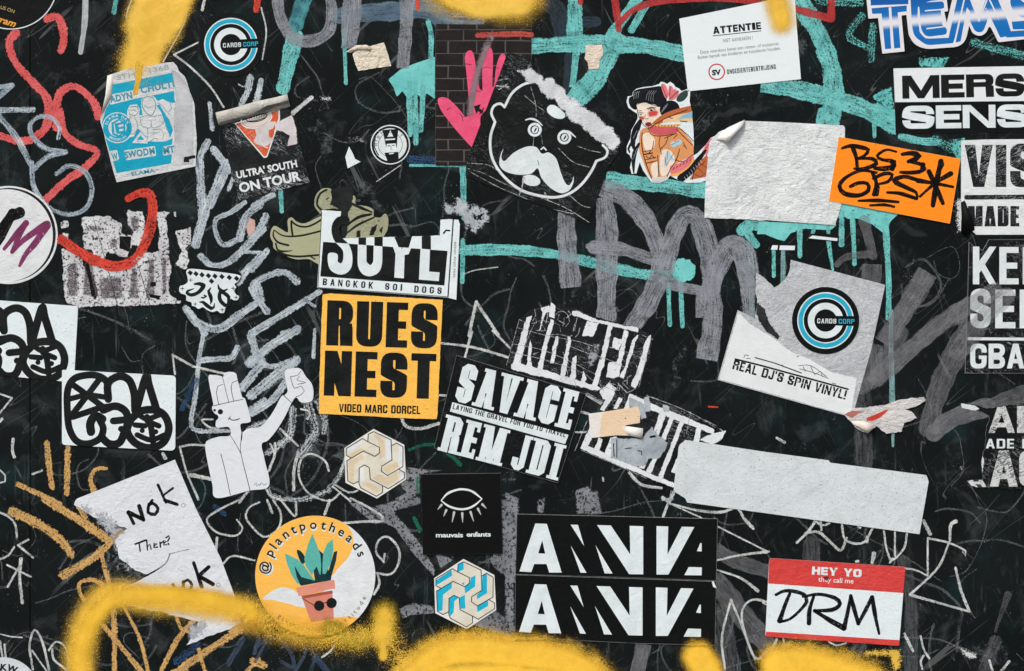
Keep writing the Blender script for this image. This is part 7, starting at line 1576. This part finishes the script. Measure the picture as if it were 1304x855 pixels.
t.brush(kline, *[(Dj(p), 0.9) for p in ([(172, 552), (178, 538), (196, 542)], [(185, 555), (205, 556)], [(455, 595), (500, 590), (540, 605), (600, 650)], [(460, 610), (500, 620), (560, 640), (610, 660)], [(480, 600), (490, 622)], [(520, 600), (540, 640), (570, 622), (580, 652)], [(370, 590), (376, 596)], [(630, 684), (650, 690)])], name='turntable_drawing')
t.ink(ink_w, [q for k_ in range(26) for q in line(Dj([(118 + k_ * 23.5, 588 + k_ * 6.3), (122 + k_ * 23.5 + (k_ % 3) * 3, 590 + k_ * 6.3)]), 0.9)], name='worn_print_flecks')
ring_sticker(1051.3, 408.4, 42.8, 'round black sticker with cyan and white C rings on the torn grey paper', 2, 1)

# --- red and white torn scrap
ol = ragged(C4([(398, 405), (440, 380), (510, 372), (600, 360), (700, 330), (800, 318), (812, 335), (760, 365), (700, 380), (745, 400), (765, 425), (700, 450), (690, 490), (610, 505), (560, 465), (515, 500), (470, 485), (435, 450)]), 0.9, 2.5, 91)
t = Thing('paper_scrap', 'torn white paper scrap with red print and ragged fibres, below the torn grey paper', ol, 'paper scrap', level=3)
t.sheet(m_sheet('fibrous_scrap', (208, 206, 204), grime=0.4, wrinkle=2.4, paper=2.2, grimecol=(160, 156, 156)))
t.ink(m_ink('scrap_red', (198, 62, 48), fleck=0.8), [C4([(512, 425), (560, 405), (620, 380), (612, 395), (575, 425), (540, 440), (512, 438)])], name='red_print')
t.ink(m_ink('scrap_dull_red', (178, 108, 100), fleck=0.8), [C4([(400, 405), (440, 388), (500, 392), (470, 402), (440, 425), (415, 415)])], name='dull_red_print')
t.flap(m_sheet('scrap_back', (224, 214, 202), grime=0.1, wrinkle=0.8), [[C4(435, 440) + (0.5,), C4(500, 440) + (3,), C4(555, 462) + (5,)], [C4(440, 455) + (0.5,), C4(490, 480) + (4,), C4(515, 500) + (6,)]], name='curled_point')

# --- cut off round sticker at the bottom left
t = Thing('round_sticker', 'pale round sticker with dark letters, only its top showing at the bottom left corner', circ(4, 884, 46.5, 64), level=1)
t.sheet(m_sheet('old_white_round', (206, 214, 218), grime=0.15, wrinkle=1.0, paper=0.8)); t.arc(ink_k, 'SKW', 4, 884, 30, 9, -105, -60, bold=0.05)

# ------------------------------------------------------------------ paint sprayed or drawn over the stickers
yel_thin = m_spray('see_through_yellow_spray', (240, 190, 60), 0.3, 0.03, 0.9, 1.2, None, 0.12, 0.05, opacity=0.55)
dots = m_spray('yellow_overspray_dots', (246, 200, 78), 2.0, 0.98, 1.1, 0.9, None, 0.3, 0.05)
spray('yellow_spray_line', 'see-through yellow spray across the foot of the round plant sticker', yel_thin, (D2([(-40, 590), (120, 640), (260, 660), (420, 665)]), 26), over=True, step=3)
spray('yellow_overspray', 'fine yellow overspray dots', dots, (J((D1, [(398, 900), (405, 720), (455, 570), (560, 470), (760, 485), (1000, 505), (1250, 555)]), (D2, [(200, 640), (420, 680), (640, 660)]), w=1)[0], 46), (J((D2, [(640, 660), (800, 840), (950, 745), (1130, 722), (1304, 740)]), (D3, [(110, 750), (270, 785), (400, 850), (470, 930)]), w=1)[0], 48), (D3([(945, 775), (985, 840), (1010, 900)]), 40), (D4([(60, 790), (210, 790), (380, 830), (540, 890)]), 46), over=True, step=4, lift=0.00024)
spray('yellow_overspray', 'fine yellow overspray dots near the top edge', dots, (A2([(980, -60), (1340, -30)]), 66), (A1([(840, -60), (790, 40), (760, 160), (700, 330)]), 58), (A4([(40, -60), (75, 60), (85, 110)]), 34), over=True, step=4, lift=0.00024)
spray('yellow_spray_patch', 'pale yellow spray patch at the top middle', yel_soft, (A2([(980, -90), (1304, -40)]), 52), over=True, step=3)
spray('yellow_spray_patch', 'solid core of the yellow spray at the top middle', yel_p, (A2([(1000, -30), (1150, 20), (1330, 10)]), 24), over=True, step=3, lift=0.0002)
spray('yellow_spray_patch', 'soft yellow spray beside the white notice', yel_soft, (A4([(40, -60), (75, 60), (85, 110)]), 24), over=True, step=2)
paint('yellow_drip', 'yellow drip over the turquoise sticker', m_brush('yellow_drip_paint', (226, 180, 66), streak=0.1, dry=0.05, rough_edge=0.08, soft=0.1), S(A1, (44, 28), (700, 330), (695, 400), (682, 465)), over=True)
spray('yellow_spray_line', 'yellow spray arch in the bottom left', yel_soft, (J((D1, [(398, 900), (405, 720), (455, 570), (560, 470), (760, 485), (1000, 505), (1250, 555)]), (D2, [(0, 580)]), w=1)[0], 28), over=True, step=3)
spray('yellow_spray_line', 'dense core of the yellow spray arch', yel_arch, (J((D1, [(398, 900), (410, 720), (470, 580), (580, 480), (780, 465), (1000, 480), (1250, 540)]), (D2, [(-20, 560)]), w=1)[0], 18), over=True, step=3, lift=0.00021)
spray('yellow_spray_line', 'dull yellow overspray right of the round sticker', olivey, (D2([(380, 640), (480, 690), (560, 680)]), 22), (D2([(650, 560), (650, 700)]), 24), over=True, step=3, lift=0.00019)
spray('yellow_spray_line', 'speckled yellow spray blob with a drip', yel_s, (D2([(652, 575), (640, 690)]), 20), (D2([(640, 690), (645, 780)]), 8), over=True, step=2.5, lift=0.00023)
spray('yellow_spray_line', 'thick yellow spray line along the bottom edge', yel, (J((D2, [(800, 880), (950, 770), (1130, 750), (1304, 770)]), (D3, [(110, 775), (260, 800), (380, 860), (440, 930)]), w=1)[0], 25), (D2([(860, 900), (1304, 880)]), 30), (D2([(760, 1010), (1304, 990), (1700, 1030)]), 34), (D3([(0, 880), (250, 900)]), 24), over=True, step=3, lift=0.00022)
spray('yellow_spray_line', 'speckled soft edge of the thick yellow spray line', yel_s, (J((D2, [(760, 850), (940, 745), (1130, 722), (1304, 740)]), (D3, [(110, 750), (270, 785), (400, 850), (470, 930)]), w=1)[0], 31), over=True, step=3, lift=0.00019)
spray('yellow_spray_line', 'yellow spray stroke below the striped stickers', yel, (D3([(945, 775), (985, 840), (1010, 900)]), 27), over=True, step=2.5, lift=0.00022)
spray('yellow_spray_line', 'yellow spray under the name badge', yel, (D3([(1310, 900), (1400, 830)]), 26), (D4([(60, 820), (200, 815), (360, 855), (520, 910)]), 28), over=True, step=3, lift=0.00022)
spray('yellow_spray_line', 'speckled edge of the yellow under the name badge', yel_s, (D4([(60, 790), (210, 790), (380, 830), (540, 890)]), 31), over=True, step=2.5, lift=0.00019)
spray('grey_smear', 'grey finger smear over the pink hand', m_spray('hand_smear', (150, 132, 140), 0.6, 0.1, 0.8, 0.4, (120, 110, 116), 0.5, 0.06, opacity=0.8), (A2([(1185, 190), (1140, 300), (1105, 420), (1080, 570)]), 7), over=True, step=1.5)
paint('grey_marker_tag', 'see-through grey marker crossing the black lettered sticker', greyt, (tile(1220, 300, 4.75)([(-20, 490), (90, 410), (220, 335)]), 22), (tile(1220, 300, 4.75)([(0, 700), (110, 560), (200, 450), (290, 370)]), 26), over=True)
